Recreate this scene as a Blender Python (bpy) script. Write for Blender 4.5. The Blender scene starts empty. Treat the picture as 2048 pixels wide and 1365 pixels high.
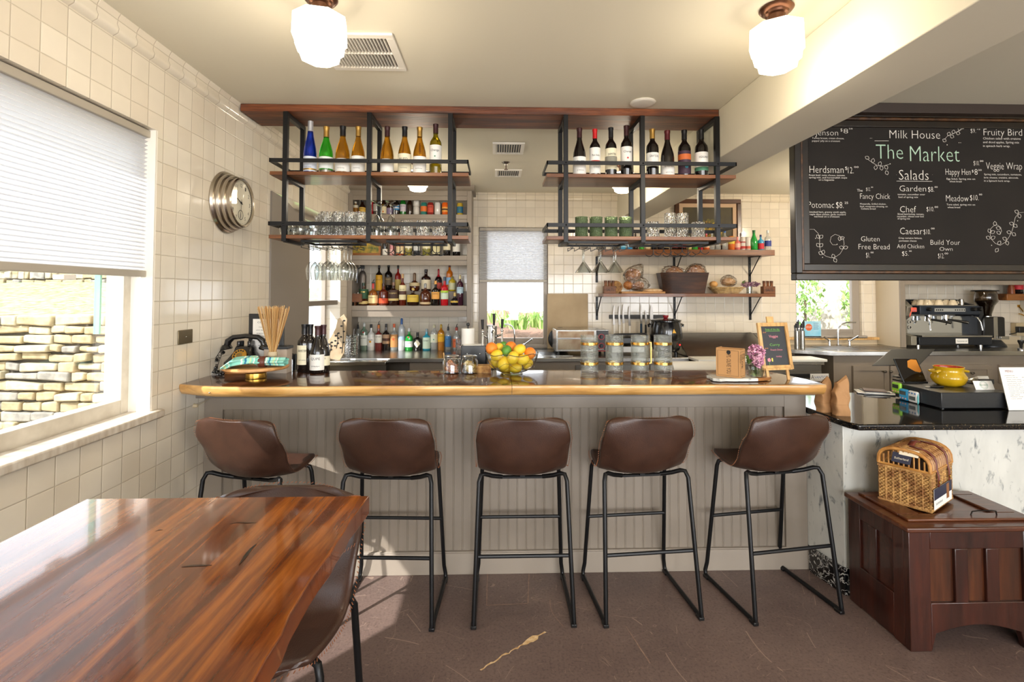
import bpy, math, random
from math import sin, cos, pi, radians
from mathutils import Vector, Matrix
SC = bpy.context.scene
COL = SC.collection
# ---------------------------------------------------------------- camera
H = 1.545
def _basis(yaw, pitch, roll):
    f = Vector((sin(yaw)*cos(pitch), cos(yaw)*cos(pitch), sin(pitch)))
    r = Vector((cos(yaw), -sin(yaw), 0)); u = r.cross(f)
    c, s = cos(roll), sin(roll)
    return c*r - s*u, s*r + c*u, f
CR, CU, CF = _basis(radians(1.718), radians(1.738), radians(-.078))
FPX, V0 = 1016.0, 556.6
cam_d = bpy.data.cameras.new('camera'); cam = bpy.data.objects.new('camera', cam_d); COL.objects.link(cam)
cam_d.sensor_width = 36; cam_d.lens = FPX*36/2048; cam_d.shift_y = -(682.5 - V0)/2048
cam_d.clip_start = .02; cam_d.clip_end = 200
cam.matrix_world = Matrix(((CR.x, CU.x, -CF.x, 0), (CR.y, CU.y, -CF.y, 0), (CR.z, CU.z, -CF.z, H), (0, 0, 0, 1)))
SC.camera = cam
# ---------------------------------------------------------------- view, sky, sun, sky portals, added fill
vs = SC.view_settings
vs.view_transform = 'Standard'; vs.look = 'None'; vs.gamma = 1; vs.use_curve_mapping = False
vs.exposure = 0.35
w = bpy.data.worlds.new('world'); SC.world = w; w.use_nodes = True
bgn = w.node_tree.nodes['Background']; bgn.inputs[0].default_value = (.86, .93, 1, 1); bgn.inputs[1].default_value = 3.2
def lamp(name, kind, loc, direction, power, color=(1, 1, 1), size=1, size_y=None, angle=None):
    d = bpy.data.lights.new(name, kind); d.energy = power; d.color = color
    if kind == 'AREA':
        d.shape = 'RECTANGLE'; d.size = size; d.size_y = size_y or size
    if kind == 'SUN': d.angle = angle or .01
    if kind == 'POINT': d.shadow_soft_size = size
    o = bpy.data.objects.new(name, d); COL.objects.link(o); o.location = loc
    if direction is not None: o.rotation_euler = Vector(direction).to_track_quat('-Z', 'Y').to_euler()
    return o
lamp('sun', 'SUN', (-8, -6, 9), (.50, .53, -.685), 7.0, (1, .98, .94), angle=.012)
# unseen fill lamps added in window openings behind the camera; portals at other windows
for lx in (-.2, 2.2, 4.6):
    lamp('fill_light', 'AREA', (lx, -3.42, 1.55), (0, 1, .04), 90, (.98, .98, 1), 1.7, 1.8)
portals = (((-1.74, 1.72, 1.65), (1, 0, 0), 1.4, 1.3), ((-1.78, 4.8, 1.6), (1, 0, 0), .85, 1.2), ((.19, 5.95, 1.6), (0, -1, 0), .8, 1.35), ((3.9, 5.95, 1.7), (0, -1, 0), .8, 1.25))
for p_, d_, a_, b_ in portals:
    o_ = lamp('daylight_portal', 'AREA', p_, d_, 1, size=a_, size_y=b_); o_.data.cycles.is_portal = True
# ---------------------------------------------------------------- pixel helpers: a photo pixel met with a real plane
def ray(x, y): return CF + CR*((x-1024)/FPX) - CU*((y-V0)/FPX)
def at(x, y, X=None, Y=None, Z=None):
    d = ray(x, y)
    t = X/d.x if X is not None else (Y/d.y if Y is not None else (Z-H)/d.z)
    q = d*t; return Vector((q.x, q.y, q.z+H))
def gx(x, Y, y=588): return at(x, y, Y=Y).x
def gz(y, Y, x=1024): return at(x, y, Y=Y).z
def lin(c):
    if isinstance(c, str):
        c = c.lstrip('#'); c = tuple(int(c[i:i+2], 16)/255 for i in (0, 2, 4))
    return tuple(v/12.92 if v <= .04045 else ((v+.055)/1.055)**2.4 for v in c) + (1,)
# ---------------------------------------------------------------- materials
MC = {}
def nt(name):
    m = bpy.data.materials.new(name); m.use_nodes = True
    t = m.node_tree; return m, t, t.nodes['Principled BSDF'], t.nodes, t.links
def setp(b, rough=.5, metal=0, **k):
    b.inputs['Roughness'].default_value = rough; b.inputs['Metallic'].default_value = metal
    for a, v in k.items():
        n = {'trans': 'Transmission Weight', 'coat': 'Coat Weight', 'ior': 'IOR', 'sss': 'Subsurface Weight', 'spec': 'Specular IOR Level', 'alpha': 'Alpha', 'sheen': 'Sheen Weight', 'crough': 'Coat Roughness', 'aniso': 'Anisotropic'}[a]
        b.inputs[n].default_value = v
def mat(name, col='#808080', rough=.5, metal=0, emit=None, noise=None, bump=0, bscale=60, **k):
    key = name
    if key in MC: return MC[key]
    m, t, b, N, L = nt(name)
    b.inputs['Base Color'].default_value = lin(col); setp(b, rough, metal, **k)
    if noise or bump:
        tc = N.new('ShaderNodeTexCoord')
    if noise:
        c2, sc = noise[0], noise[1]; st = noise[2] if len(noise) > 2 else (1, 1, 1); det = noise[3] if len(noise) > 3 else 4
        mp = N.new('ShaderNodeMapping'); mp.inputs['Scale'].default_value = st; L.new(tc.outputs['Object'], mp.inputs[0])
        nz = N.new('ShaderNodeTexNoise'); nz.inputs['Scale'].default_value = sc; nz.inputs['Detail'].default_value = det; L.new(mp.outputs[0], nz.inputs['Vector'])
        cr = N.new('ShaderNodeValToRGB'); cr.color_ramp.elements[0].position = .32; cr.color_ramp.elements[1].position = .68
        cr.color_ramp.elements[0].color = lin(col); cr.color_ramp.elements[1].color = lin(c2)
        L.new(nz.outputs[0], cr.inputs[0]); L.new(cr.outputs[0], b.inputs['Base Color'])
    if bump:
        n2 = N.new('ShaderNodeTexNoise'); n2.inputs['Scale'].default_value = bscale; n2.inputs['Detail'].default_value = 3; L.new(tc.outputs['Object'], n2.inputs['Vector'])
        bp = N.new('ShaderNodeBump'); bp.inputs['Strength'].default_value = bump; bp.inputs['Distance'].default_value = .01
        L.new(n2.outputs[0], bp.inputs['Height']); L.new(bp.outputs[0], b.inputs['Normal'])
    if emit:
        b.inputs['Emission Color'].default_value = lin(emit[0]); b.inputs['Emission Strength'].default_value = emit[1]
    MC[key] = m; return m
def wood(name, cols, along='x', scale=6, stretch=14, rough=.35, coat=0, bump=.1, ring=1.0):
    """grain of stretched noise running along one axis"""
    if name in MC: return MC[name]
    m, t, b, N, L = nt(name); setp(b, rough, 0, coat=coat, crough=.04)
    tc = N.new('ShaderNodeTexCoord'); mp = N.new('ShaderNodeMapping'); L.new(tc.outputs['Object'], mp.inputs[0])
    s = [stretch]*3; s['xyz'.index(along)] = 1; mp.inputs['Scale'].default_value = s
    nz = N.new('ShaderNodeTexNoise'); nz.inputs['Scale'].default_value = scale/6; nz.inputs['Detail'].default_value = 9; nz.inputs['Roughness'].default_value = .62
    nz.inputs['Distortion'].default_value = .6*ring
    L.new(mp.outputs[0], nz.inputs['Vector'])
    cr = N.new('ShaderNodeValToRGB'); e = cr.color_ramp.elements; n = len(cols)
    e[0].position = .28; e[0].color = lin(cols[0]); e[1].position = .72; e[1].color = lin(cols[-1])
    for i in range(1, n-1):
        q = e.new(.28+.44*i/(n-1)); q.color = lin(cols[i])
    L.new(nz.outputs[0], cr.inputs[0])
    n3 = N.new('ShaderNodeTexNoise'); n3.inputs['Scale'].default_value = scale; n3.inputs['Detail'].default_value = 6; L.new(mp.outputs[0], n3.inputs['Vector'])
    mx = N.new('ShaderNodeMix'); mx.data_type = 'RGBA'; mx.blend_type = 'MULTIPLY'; mx.inputs[0].default_value = .55
    c3 = N.new('ShaderNodeValToRGB'); c3.color_ramp.elements[0].position = .36; c3.color_ramp.elements[0].color = (.42, .36, .32, 1); c3.color_ramp.elements[1].position = .56; c3.color_ramp.elements[1].color = (1, 1, 1, 1)
    L.new(n3.outputs[0], c3.inputs[0]); L.new(cr.outputs[0], mx.inputs[6]); L.new(c3.outputs[0], mx.inputs[7]); L.new(mx.outputs[2], b.inputs['Base Color'])
    if bump:
        bp = N.new('ShaderNodeBump'); bp.inputs['Strength'].default_value = bump; bp.inputs['Distance'].default_value = .004
        L.new(n3.outputs[0], bp.inputs['Height']); L.new(bp.outputs[0], b.inputs['Normal'])
    MC[name] = m; return m
def tiles(name, axes, col1='#e6dece', col2='#ded4c2', mort='#c6bba8', rough=.13, size=.1105, off=(0, 0)):
    """square glazed tiles laid on the plane spanned by two world axes"""
    if name in MC: return MC[name]
    m, t, b, N, L = nt(name); setp(b, rough, 0)
    tc = N.new('ShaderNodeTexCoord'); sp = N.new('ShaderNodeSeparateXYZ'); cb = N.new('ShaderNodeCombineXYZ')
    L.new(tc.outputs['Object'], sp.inputs[0]); L.new(sp.outputs['XYZ'.index(axes[0])], cb.inputs[0]); L.new(sp.outputs['XYZ'.index(axes[1])], cb.inputs[1])
    ad = N.new('ShaderNodeVectorMath'); ad.operation = 'ADD'; ad.inputs[1].default_value = (off[0]+22.1, off[1]+22.1, 0); L.new(cb.outputs[0], ad.inputs[0])
    nz = N.new('ShaderNodeTexNoise'); nz.inputs['Scale'].default_value = 9; L.new(tc.outputs['Object'], nz.inputs['Vector'])
    br = N.new('ShaderNodeTexBrick'); br.offset = 0; br.squash = 1
    for k, v in (('Scale', 1), ('Mortar Size', .0016), ('Mortar Smooth', .2), ('Brick Width', size), ('Row Height', size), ('Bias', 0)): br.inputs[k].default_value = v
    br.inputs['Color1'].default_value = lin(col1); br.inputs['Color2'].default_value = lin(col2); br.inputs['Mortar'].default_value = lin(mort)
    L.new(ad.outputs[0], br.inputs['Vector'])
    mx = N.new('ShaderNodeMix'); mx.data_type = 'RGBA'; mx.blend_type = 'MULTIPLY'; mx.inputs[0].default_value = .10
    L.new(br.outputs['Color'], mx.inputs[6]); L.new(nz.outputs[0], mx.inputs[7]); L.new(mx.outputs[2], b.inputs['Base Color'])
    b2 = N.new('ShaderNodeTexBrick'); b2.offset = 0
    for k, v in (('Scale', 1), ('Mortar Size', .004), ('Mortar Smooth', 1), ('Brick Width', size), ('Row Height', size)): b2.inputs[k].default_value = v
    b2.inputs['Color1'].default_value = (1, 1, 1, 1); b2.inputs['Color2'].default_value = (1, 1, 1, 1); b2.inputs['Mortar'].default_value = (0, 0, 0, 1)
    L.new(ad.outputs[0], b2.inputs['Vector'])
    n2 = N.new('ShaderNodeTexNoise'); n2.inputs['Scale'].default_value = 7; n2.inputs['Detail'].default_value = 1; L.new(tc.outputs['Object'], n2.inputs['Vector'])
    mm = N.new('ShaderNodeMath'); mm.operation = 'MULTIPLY_ADD'; mm.inputs[1].default_value = .55; L.new(n2.outputs[0], mm.inputs[0]); L.new(b2.outputs['Color'], mm.inputs[2])
    bp = N.new('ShaderNodeBump'); bp.inputs['Strength'].default_value = .5; bp.inputs['Distance'].default_value = .003; L.new(mm.outputs[0], bp.inputs['Height']); L.new(bp.outputs[0], b.inputs['Normal'])
    MC[name] = m; return m
def thin_glass(name, tint='#ffffff', refl=1.0, rough=.01, bump=0, bs=80, body=None, bodyw=0.0):
    """thin-walled glass: clear pane plus Fresnel reflection (same for every ray)"""
    if name in MC: return MC[name]
    m, t, b, N, L = nt(name); N.remove(b); out = [n for n in N if n.type == 'OUTPUT_MATERIAL'][0]
    tr = N.new('ShaderNodeBsdfTransparent'); tr.inputs[0].default_value = lin(tint)
    gl = N.new('ShaderNodeBsdfGlossy'); gl.inputs['Roughness'].default_value = rough
    lw = N.new('ShaderNodeLayerWeight'); lw.inputs[0].default_value = .5
    pw = N.new('ShaderNodeMath'); pw.operation = 'POWER'; pw.inputs[1].default_value = 4.5 if refl < 1.3 else 3.0; L.new(lw.outputs['Facing'], pw.inputs[0])
    fr = N.new('ShaderNodeMath'); fr.operation = 'MULTIPLY_ADD'; fr.inputs[1].default_value = .9; fr.inputs[2].default_value = .045; L.new(pw.outputs[0], fr.inputs[0])
    mu = N.new('ShaderNodeMath'); mu.operation = 'MULTIPLY'; mu.inputs[1].default_value = refl; mu.use_clamp = True; L.new(fr.outputs[0], mu.inputs[0])
    if bump:
        tc = N.new('ShaderNodeTexCoord'); n2 = N.new('ShaderNodeTexVoronoi'); n2.inputs['Scale'].default_value = bs; L.new(tc.outputs['Object'], n2.inputs['Vector'])
        bp = N.new('ShaderNodeBump'); bp.inputs['Strength'].default_value = bump; bp.inputs['Distance'].default_value = .01
        L.new(n2.outputs[0], bp.inputs['Height']); L.new(bp.outputs[0], gl.inputs['Normal']); L.new(bp.outputs[0], lw.inputs['Normal'])
    a = tr.outputs[0]
    if body:
        df = N.new('ShaderNodeBsdfPrincipled'); df.inputs['Base Color'].default_value = lin(body); df.inputs['Roughness'].default_value = .2
        m0 = N.new('ShaderNodeMixShader'); m0.inputs[0].default_value = bodyw; L.new(a, m0.inputs[1]); L.new(df.outputs[0], m0.inputs[2]); a = m0.outputs[0]
    ms = N.new('ShaderNodeMixShader'); L.new(mu.outputs[0], ms.inputs[0]); L.new(a, ms.inputs[1]); L.new(gl.outputs[0], ms.inputs[2]); L.new(ms.outputs[0], out.inputs[0])
    MC[name] = m; return m
# ---------------------------------------------------------------- mesh builder
class MB:
    def __init__(s): s.v = []; s.f = []; s.m = []
    def add(s, vs_, fs, mi=0, M=None):
        b = len(s.v)
        s.v += [tuple(M @ Vector(p)) if M is not None else tuple(p) for p in vs_]
        s.f += [tuple(b+i for i in f) for f in fs]; s.m += [mi]*len(fs); return s
    def box(s, x0, x1, y0, y1, z0, z1, mi=0, M=None):
        if x0 > x1: x0, x1 = x1, x0
        if y0 > y1: y0, y1 = y1, y0
        if z0 > z1: z0, z1 = z1, z0
        V = [(x, y, z) for z in (z0, z1) for y in (y0, y1) for x in (x0, x1)]
        return s.add(V, [(0, 2, 3, 1), (4, 5, 7, 6), (0, 1, 5, 4), (2, 6, 7, 3), (0, 4, 6, 2), (1, 3, 7, 5)], mi, M)
    def cbox(s, c, d, mi=0, M=None):
        return s.box(c[0]-d[0]/2, c[0]+d[0]/2, c[1]-d[1]/2, c[1]+d[1]/2, c[2]-d[2]/2, c[2]+d[2]/2, mi, M)
    def lathe(s, prof, n=24, c=(0, 0, 0), mi=0, M=None, sy=1.0, a0=0):
        V = []; F = []; idx = []
        for r, z in prof:
            if r < 1e-6: idx.append([len(V)]*n); V.append((c[0], c[1], c[2]+z))
            else:
                idx.append([len(V)+k for k in range(n)])
                V += [(c[0]+r*cos(a0+2*pi*k/n), c[1]+sy*r*sin(a0+2*pi*k/n), c[2]+z) for k in range(n)]
        for i in range(len(prof)-1):
            for k in range(n):
                q = [idx[i][k], idx[i][(k+1) % n], idx[i+1][(k+1) % n], idx[i+1][k]]
                u = []
                for t in q:
                    if t not in u: u.append(t)
                if len(u) > 2: F.append(tuple(u))
        return s.add(V, F, mi, M)
    def cyl(s, p0, p1, r0, r1=None, n=16, mi=0, M=None, cap=True):
        r1 = r0 if r1 is None else r1
        p0 = Vector(p0); p1 = Vector(p1); d = p1-p0
        q = d.to_track_quat('Z', 'Y').to_matrix().to_4x4(); T = Matrix.Translation(p0) @ q
        if M is not None: T = M @ T
        h = d.length
        pr = ([(0, 0)] if cap else []) + [(r0, 0), (r1, h)] + ([(0, h)] if cap else [])
        return s.lathe(pr, n, mi=mi, M=T)
    def tube(s, pts, r, n=8, mi=0, M=None, closed=False, cap=True):
        P = [Vector(p) for p in pts]; V = []; F = []; k = len(P); prev = None
        for i, p in enumerate(P):
            a = P[(i-1) % k] if (closed or i > 0) else p; b = P[(i+1) % k] if (closed or i < k-1) else p
            d = (b-a).normalized()
            if prev is None:
                u = d.orthogonal().normalized()
            else:
                u = prev - d*prev.dot(d)
                u = u.normalized() if u.length > 1e-6 else d.orthogonal().normalized()
            prev = u; w_ = d.cross(u)
            rr = r[i] if isinstance(r, (list, tuple)) else r
            V += [p + u*rr*cos(2*pi*j/n) + w_*rr*sin(2*pi*j/n) for j in range(n)]
        m_ = k if closed else k-1
        for i in range(m_):
            for j in range(n):
                F.append((i*n+j, i*n+(j+1) % n, ((i+1) % k)*n+(j+1) % n, ((i+1) % k)*n+j))
        if cap and not closed:
            F.append(tuple(reversed(range(n)))); F.append(tuple((k-1)*n+j for j in range(n)))
        return s.add(V, F, mi, M)
    def prism(s, poly, z0, z1, mi=0, M=None, axis='z'):
        """poly in the plane across the axis; axis y: poly=(x,z), axis x: poly=(y,z)"""
        def P(a, b, h): return (a, b, h) if axis == 'z' else ((a, h, b) if axis == 'y' else (h, a, b))
        n = len(poly); V = [P(a, b, z0) for a, b in poly] + [P(a, b, z1) for a, b in poly]
        F = [tuple(range(n))[::-1], tuple(range(n, 2*n))] + [(i, (i+1) % n, n+(i+1) % n, n+i) for i in range(n)]
        return s.add(V, F, mi, M)
    def grid(s, fn, nu, nv, mi=0, M=None, flip=False):
        V = [fn(i/nu, j/nv) for i in range(nu+1) for j in range(nv+1)]
        F = [(i*(nv+1)+j, (i+1)*(nv+1)+j, (i+1)*(nv+1)+j+1, i*(nv+1)+j+1) for i in range(nu) for j in range(nv)]
        if flip: F = [f[::-1] for f in F]
        return s.add(V, F, mi, M)
    def ball(s, c, r, n=20, m_=12, mi=0, M=None):
        rx, ry, rz = r if isinstance(r, tuple) else (r, r, r)
        T = Matrix.Translation(c) @ Matrix.Diagonal((rx, ry, rz, 1))
        if M is not None: T = M @ T
        return s.lathe([(max(0, sin(pi*i/m_)) if 0 < i < m_ else 0, -cos(pi*i/m_)) for i in range(m_+1)], n, mi=mi, M=T)
    def build(s, name, mats, parent=None, loc=None, ang=40, bevel=0, seg=2, smooth=True, rot=None, solid=0, subd=0):
        me = bpy.data.meshes.new(name); me.from_pydata(s.v, [], s.f); me.validate()
        if not isinstance(mats, (list, tuple)): mats = [mats]
        for m in mats: me.materials.append(m)
        if len(mats) > 1 and len(me.polygons) == len(s.m): me.polygons.foreach_set('material_index', s.m)
        import bmesh
        bm = bmesh.new(); bm.from_mesh(me); bmesh.ops.recalc_face_normals(bm, faces=bm.faces); bm.to_mesh(me); bm.free()
        if smooth:
            me.polygons.foreach_set('use_smooth', [True]*len(me.polygons)); me.set_sharp_from_angle(angle=radians(ang))
        me.update()
        o = bpy.data.objects.new(name, me); COL.objects.link(o)
        if parent is not None: o.parent = parent
        if loc is not None: o.location = loc
        if rot is not None: o.rotation_euler = rot
        if solid:
            q = o.modifiers.new('solid', 'SOLIDIFY'); q.thickness = solid; q.offset = 0
        if bevel:
            q = o.modifiers.new('bevel', 'BEVEL'); q.width = bevel; q.segments = seg; q.limit_method = 'ANGLE'; q.angle_limit = radians(40)
        if subd:
            q = o.modifiers.new('sub', 'SUBSURF'); q.levels = subd; q.render_levels = subd
        return o
def tag(o, label=None, cat=None, group=None, kind=None):
    if label: o['label'] = label
    if cat: o['category'] = cat
    if group: o['group'] = group
    if kind: o['kind'] = kind
    return o
def struct(o): o['kind'] = 'structure'; return o
def thing(name, label, cat, loc=(0, 0, 0), rotz=0, group=None):
    o = bpy.data.objects.new(name, None); COL.objects.link(o); o.location = loc; o.rotation_euler = (0, 0, rotz); o.empty_display_size = .1
    return tag(o, label, cat, group)
def dup(root, loc=None, rotz=None, label=None, group=None):
    def cp(o, par):
        c = o.copy(); COL.objects.link(c); c.parent = par
        for ch in list(KIDS.get(o.name, [])) or [x for x in o.children]: cp(ch, c)
        return c
    r = cp(root, None)
    if loc is not None: r.location = loc
    if rotz is not None: r.rotation_euler = (0, 0, rotz)
    if label: r['label'] = label
    if group: r['group'] = group
    return r
KIDS = {}
FCACHE = {}
def text_mb(mb, s, x0, z0, width, height, y=0.0, mi=0, M=None, R=None, thin=0, vertical=False):
    """letters standing in the x-z plane at depth y (facing -y), or bent round a cylinder of radius R"""
    key = (s, thin)
    if key not in FCACHE:
        c = bpy.data.curves.new('letters', 'FONT'); c.body = s; c.size = 1; c.resolution_u = 2; c.offset = -thin; c.fill_mode = 'BOTH'
        o = bpy.data.objects.new('letters', c); me = o.to_mesh()
        V = [tuple(p.co) for p in me.vertices]; F = [tuple(p.vertices) for p in me.polygons]
        o.to_mesh_clear(); bpy.data.objects.remove(o); bpy.data.curves.remove(c)
        xs = [p[0] for p in V] or [0, 1]
        FCACHE[key] = (V, F, min(xs), max(xs))
    V, F, a, b = FCACHE[key]
    sx = width/max(1e-6, b-a); sz = height/.70
    P = []
    for p in V:
        X = x0 + (p[0]-a)*sx; Zz = z0 + p[1]*sz
        if vertical: X, Zz = x0 + p[1]*sz, z0 - (p[0]-a)*sx
        if R: P.append((R*sin(X/R), y-R*cos(X/R), Zz))
        else: P.append((X, y, Zz))
    return mb.add(P, F, mi, M)
# ---------------------------------------------------------------- common materials
XL, YB, CEIL = -1.60, 5.85, 2.71
tile_left = tiles('glazed_tile_side', 'YZ', off=(-.035, .042)); tile_back = tiles('glazed_tile_back', 'XZ', '#e2d8c6', '#d9cebc', '#bdb2a0')
paint = mat('cream_paint', '#dfd9c6', .6, bump=.03, bscale=40)
taupe = mat('taupe_paint', '#83786b', .45, noise=('#8a7f72', 5)); taupe_d = mat('taupe_panel', '#7c746a', .5)
frame_m = mat('window_frame_paint', '#9a9084', .4); white_p = mat('white_paint', '#e9e4da', .4)
black = mat('black_steel', '#1b1b1c', .38, .55); black_p = mat('black_plastic', '#111112', .3); steel = mat('stainless', '#b5b3ae', .25, 1, noise=('#a3a19c', 3, (1, 30, 1)))
steel_d = mat('dull_stainless', '#8e8a83', .3, 1); chrome = mat('chrome', '#d8d8d8', .08, 1); brass = mat('brass', '#c69a48', .25, 1); gold = mat('gold_band', '#c9a35a', .2, 1)
bronze = mat('bronze_fitting', '#6e4c3a', .3, .9); nickel = mat('brushed_nickel', '#a8a097', .28, 1)
pane = thin_glass('window_glass'); clearg = thin_glass('clear_glass', '#eef1f0', 2.6, .03); crystal = thin_glass('cut_crystal', '#e9ecec', 3.2, .05, bump=1.0, bs=70)
beam_wood = wood('reclaimed_beam_wood', ['#2a140a', '#6a3616', '#94542a'], 'x', 8, 10, .5, bump=.5)
shelf_wood = wood('shelf_wood', ['#4e2a10', '#7c481c', '#9c6228'], 'x', 5, 14, .35, .15)
walnut = wood('bar_walnut', ['#2e190e', '#4e2c18', '#6d4024'], 'x', 7, 22, .16, .6, .04)
sap = wood('pale_sapwood', ['#a8763a', '#cf9e5a', '#e8c48c'], 'x', 4, 8, .3, .3, .05)
table_wood = wood('glossy_table_wood', ['#34180a', '#703612', '#a65f22', '#bc7834'], 'y', 7, 13, .12, .55, 0, 1.6)
table_edge = wood('table_edge_wood', ['#4a200d', '#763814', '#93501f'], 'y', 6, 13, .25, .5)
chest_wood = wood('old_oak', ['#210d08', '#38170d', '#4a2112'], 'x', 6, 9, .3, .35, .2); chest_v = wood('old_oak_upright', ['#200c08', '#36160d', '#481f12'], 'z', 6, 9, .3, .35, .2)
pale_wood = wood('pale_wood', ['#b98a50', '#d3a768', '#e2bd85'], 'z', 6, 10, .5); crate_wood = wood('crate_wood', ['#4d2a12', '#7a4820', '#96602e'], 'x', 6, 10, .5)
leather = mat('brown_leather', '#38231a', .36, noise=('#422a1f', 14), bump=.12, bscale=260)
stitch = mat('tan_stitching', '#8a5230', .6)
paper = mat('white_paper', '#ece9e2', .7); kraft = mat('kraft_paper', '#b98752', .75, noise=('#a87846', 6)); ink = mat('black_ink', '#141414', .6)
# ---------------------------------------------------------------- shell of the room
fl = nt('worn_linoleum'); m, t, b, N, L = fl
setp(b, .42, 0); tc = N.new('ShaderNodeTexCoord')
n1 = N.new('ShaderNodeTexNoise'); n1.inputs['Scale'].default_value = 2.2; n1.inputs['Detail'].default_value = 8; L.new(tc.outputs['Object'], n1.inputs['Vector'])
r1 = N.new('ShaderNodeValToRGB'); r1.color_ramp.elements[0].position = .3; r1.color_ramp.elements[0].color = lin('#5f4e49'); r1.color_ramp.elements[1].position = .7; r1.color_ramp.elements[1].color = lin('#75625a'); L.new(n1.outputs[0], r1.inputs[0])
n2 = N.new('ShaderNodeTexNoise'); n2.inputs['Scale'].default_value = 90; n2.inputs['Detail'].default_value = 4; L.new(tc.outputs['Object'], n2.inputs['Vector'])
r2 = N.new('ShaderNodeValToRGB'); r2.color_ramp.elements[0].position = .34; r2.color_ramp.elements[0].color = (.62, .60, .6, 1); r2.color_ramp.elements[1].position = .5; r2.color_ramp.elements[1].color = (1, 1, 1, 1); L.new(n2.outputs[0], r2.inputs[0])
mx = N.new('ShaderNodeMix'); mx.data_type = 'RGBA'; mx.blend_type = 'MULTIPLY'; mx.inputs[0].default_value = .8; L.new(r1.outputs[0], mx.inputs[6]); L.new(r2.outputs[0], mx.inputs[7])
prev = mx.outputs[2]
for sc_, wd, dis, dp in ((1.3, .0016, 2.5, .45), (3.1, .0022, 3.2, .35), (7.0, .0045, 4.0, .35), (17.0, .010, 6.0, .30)):   # long and short scratches
    nd = N.new('ShaderNodeTexNoise'); nd.inputs['Scale'].default_value = sc_*.8; nd.inputs['Detail'].default_value = 1
    L.new(tc.outputs['Object'], nd.inputs['Vector'])
    vm = N.new('ShaderNodeVectorMath'); vm.operation = 'MULTIPLY_ADD'; vm.inputs[1].default_value = (dis*.2, dis*.2, 0); L.new(nd.outputs['Color'], vm.inputs[0]); L.new(tc.outputs['Object'], vm.inputs[2])
    vo = N.new('ShaderNodeTexVoronoi'); vo.feature = 'DISTANCE_TO_EDGE'; vo.inputs['Scale'].default_value = sc_; L.new(vm.outputs[0], vo.inputs['Vector'])
    ma = N.new('ShaderNodeMath'); ma.operation = 'LESS_THAN'; ma.inputs[1].default_value = wd; L.new(vo.outputs[0], ma.inputs[0])
    n4 = N.new('ShaderNodeTexNoise'); n4.inputs['Scale'].default_value = sc_*2.6; L.new(tc.outputs['Object'], n4.inputs['Vector'])
    g = N.new('ShaderNodeMath'); g.operation = 'GREATER_THAN'; g.inputs[1].default_value = .54; L.new(n4.outputs[0], g.inputs[0])
    mu = N.new('ShaderNodeMath'); mu.operation = 'MULTIPLY'; L.new(ma.outputs[0], mu.inputs[0]); L.new(g.outputs[0], mu.inputs[1])
    m2 = N.new('ShaderNodeMath'); m2.operation = 'MULTIPLY'; m2.inputs[1].default_value = dp; L.new(mu.outputs[0], m2.inputs[0])
    mz = N.new('ShaderNodeMix'); mz.data_type = 'RGBA'; L.new(m2.outputs[0], mz.inputs[0]); L.new(prev, mz.inputs[6]); mz.inputs[7].default_value = lin('#b8a08c'); prev = mz.outputs[2]
L.new(prev, b.inputs['Base Color'])
bp = N.new('ShaderNodeBump'); bp.inputs['Strength'].default_value = .15; bp.inputs['Distance'].default_value = .003; L.new(n2.outputs[0], bp.inputs['Height']); L.new(bp.outputs[0], b.inputs['Normal'])
floor_m = m
floor = struct(MB().box(XL-.2, 6.2, -3.5, YB+.15, -.1, 0).build('floor', floor_m))
# worn patches of the lino: bare crack and old square mark
mb = MB(); rnd = random.Random(4)
A = at(962, 1340, Z=0); B = at(1045, 1290, Z=0); C_ = at(1092, 1264, Z=0)
def ribbon(mb, P, wd, z=.0012, mi=0):
    up = []; dn = []
    for i, p in enumerate(P):
        q = P[min(i+1, len(P)-1)]-P[max(i-1, 0)]; n_ = Vector((-q.y, q.x, 0)).normalized(); k = wd[i]
        up.append((p.x+n_.x*k*rnd.uniform(.4, 1.2), p.y+n_.y*k*rnd.uniform(.4, 1.2), z)); dn.append((p.x-n_.x*k*rnd.uniform(.4, 1.2), p.y-n_.y*k*rnd.uniform(.4, 1.2), z))
    n = len(P); mb.add(up+dn, [(i, i+1, n+i+1, n+i) for i in range(n-1)], mi)
P = [A.lerp(B, i/14) for i in range(15)] + [B.lerp(C_, i/8) for i in range(1, 9)]
P = [p + Vector((rnd.uniform(-.004, .004), rnd.uniform(-.006, .006), 0)) for p in P]
ribbon(mb, P, [.003+.004*rnd.random()+(.011 if 15 <= i <= 18 else 0) for i in range(len(P))])
mb.build('bare_crack', mat('bare_subfloor', '#c69a62', .8, noise=('#e0c79c', 60)), floor, smooth=False)
mb = MB(); z = .001
c4 = [at(975, 1148, Z=0), at(1058, 1148, Z=0), at(1056, 1208, Z=0), at(973, 1212, Z=0)]
for i in range(4):
    a, b2_ = c4[i], c4[(i+1) % 4]; ribbon(mb, [a.lerp(b2_, k/12) for k in range(13)], [.0025]*13, z)
for (u, v_, uu, vv) in ((1420, 1292//1, 1310, 1385), ):
    pass
ribbon(mb, [at(1252, 1254, Z=0).lerp(at(1300, 1328, Z=0), k/12) for k in range(13)], [.0015+.002*k/12 for k in range(13)], z)
ribbon(mb, [at(1100, 1200, Z=0).lerp(at(1127, 1254, Z=0), k/12) + Vector((-.02*sin(k/12*pi), 0, 0)) for k in range(13)], [.0018]*13, z)
mb.build('scuff_mark', mat('scuffed_lino', '#9a8270', .6, noise=('#84695a', 50)), floor, smooth=False)

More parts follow.
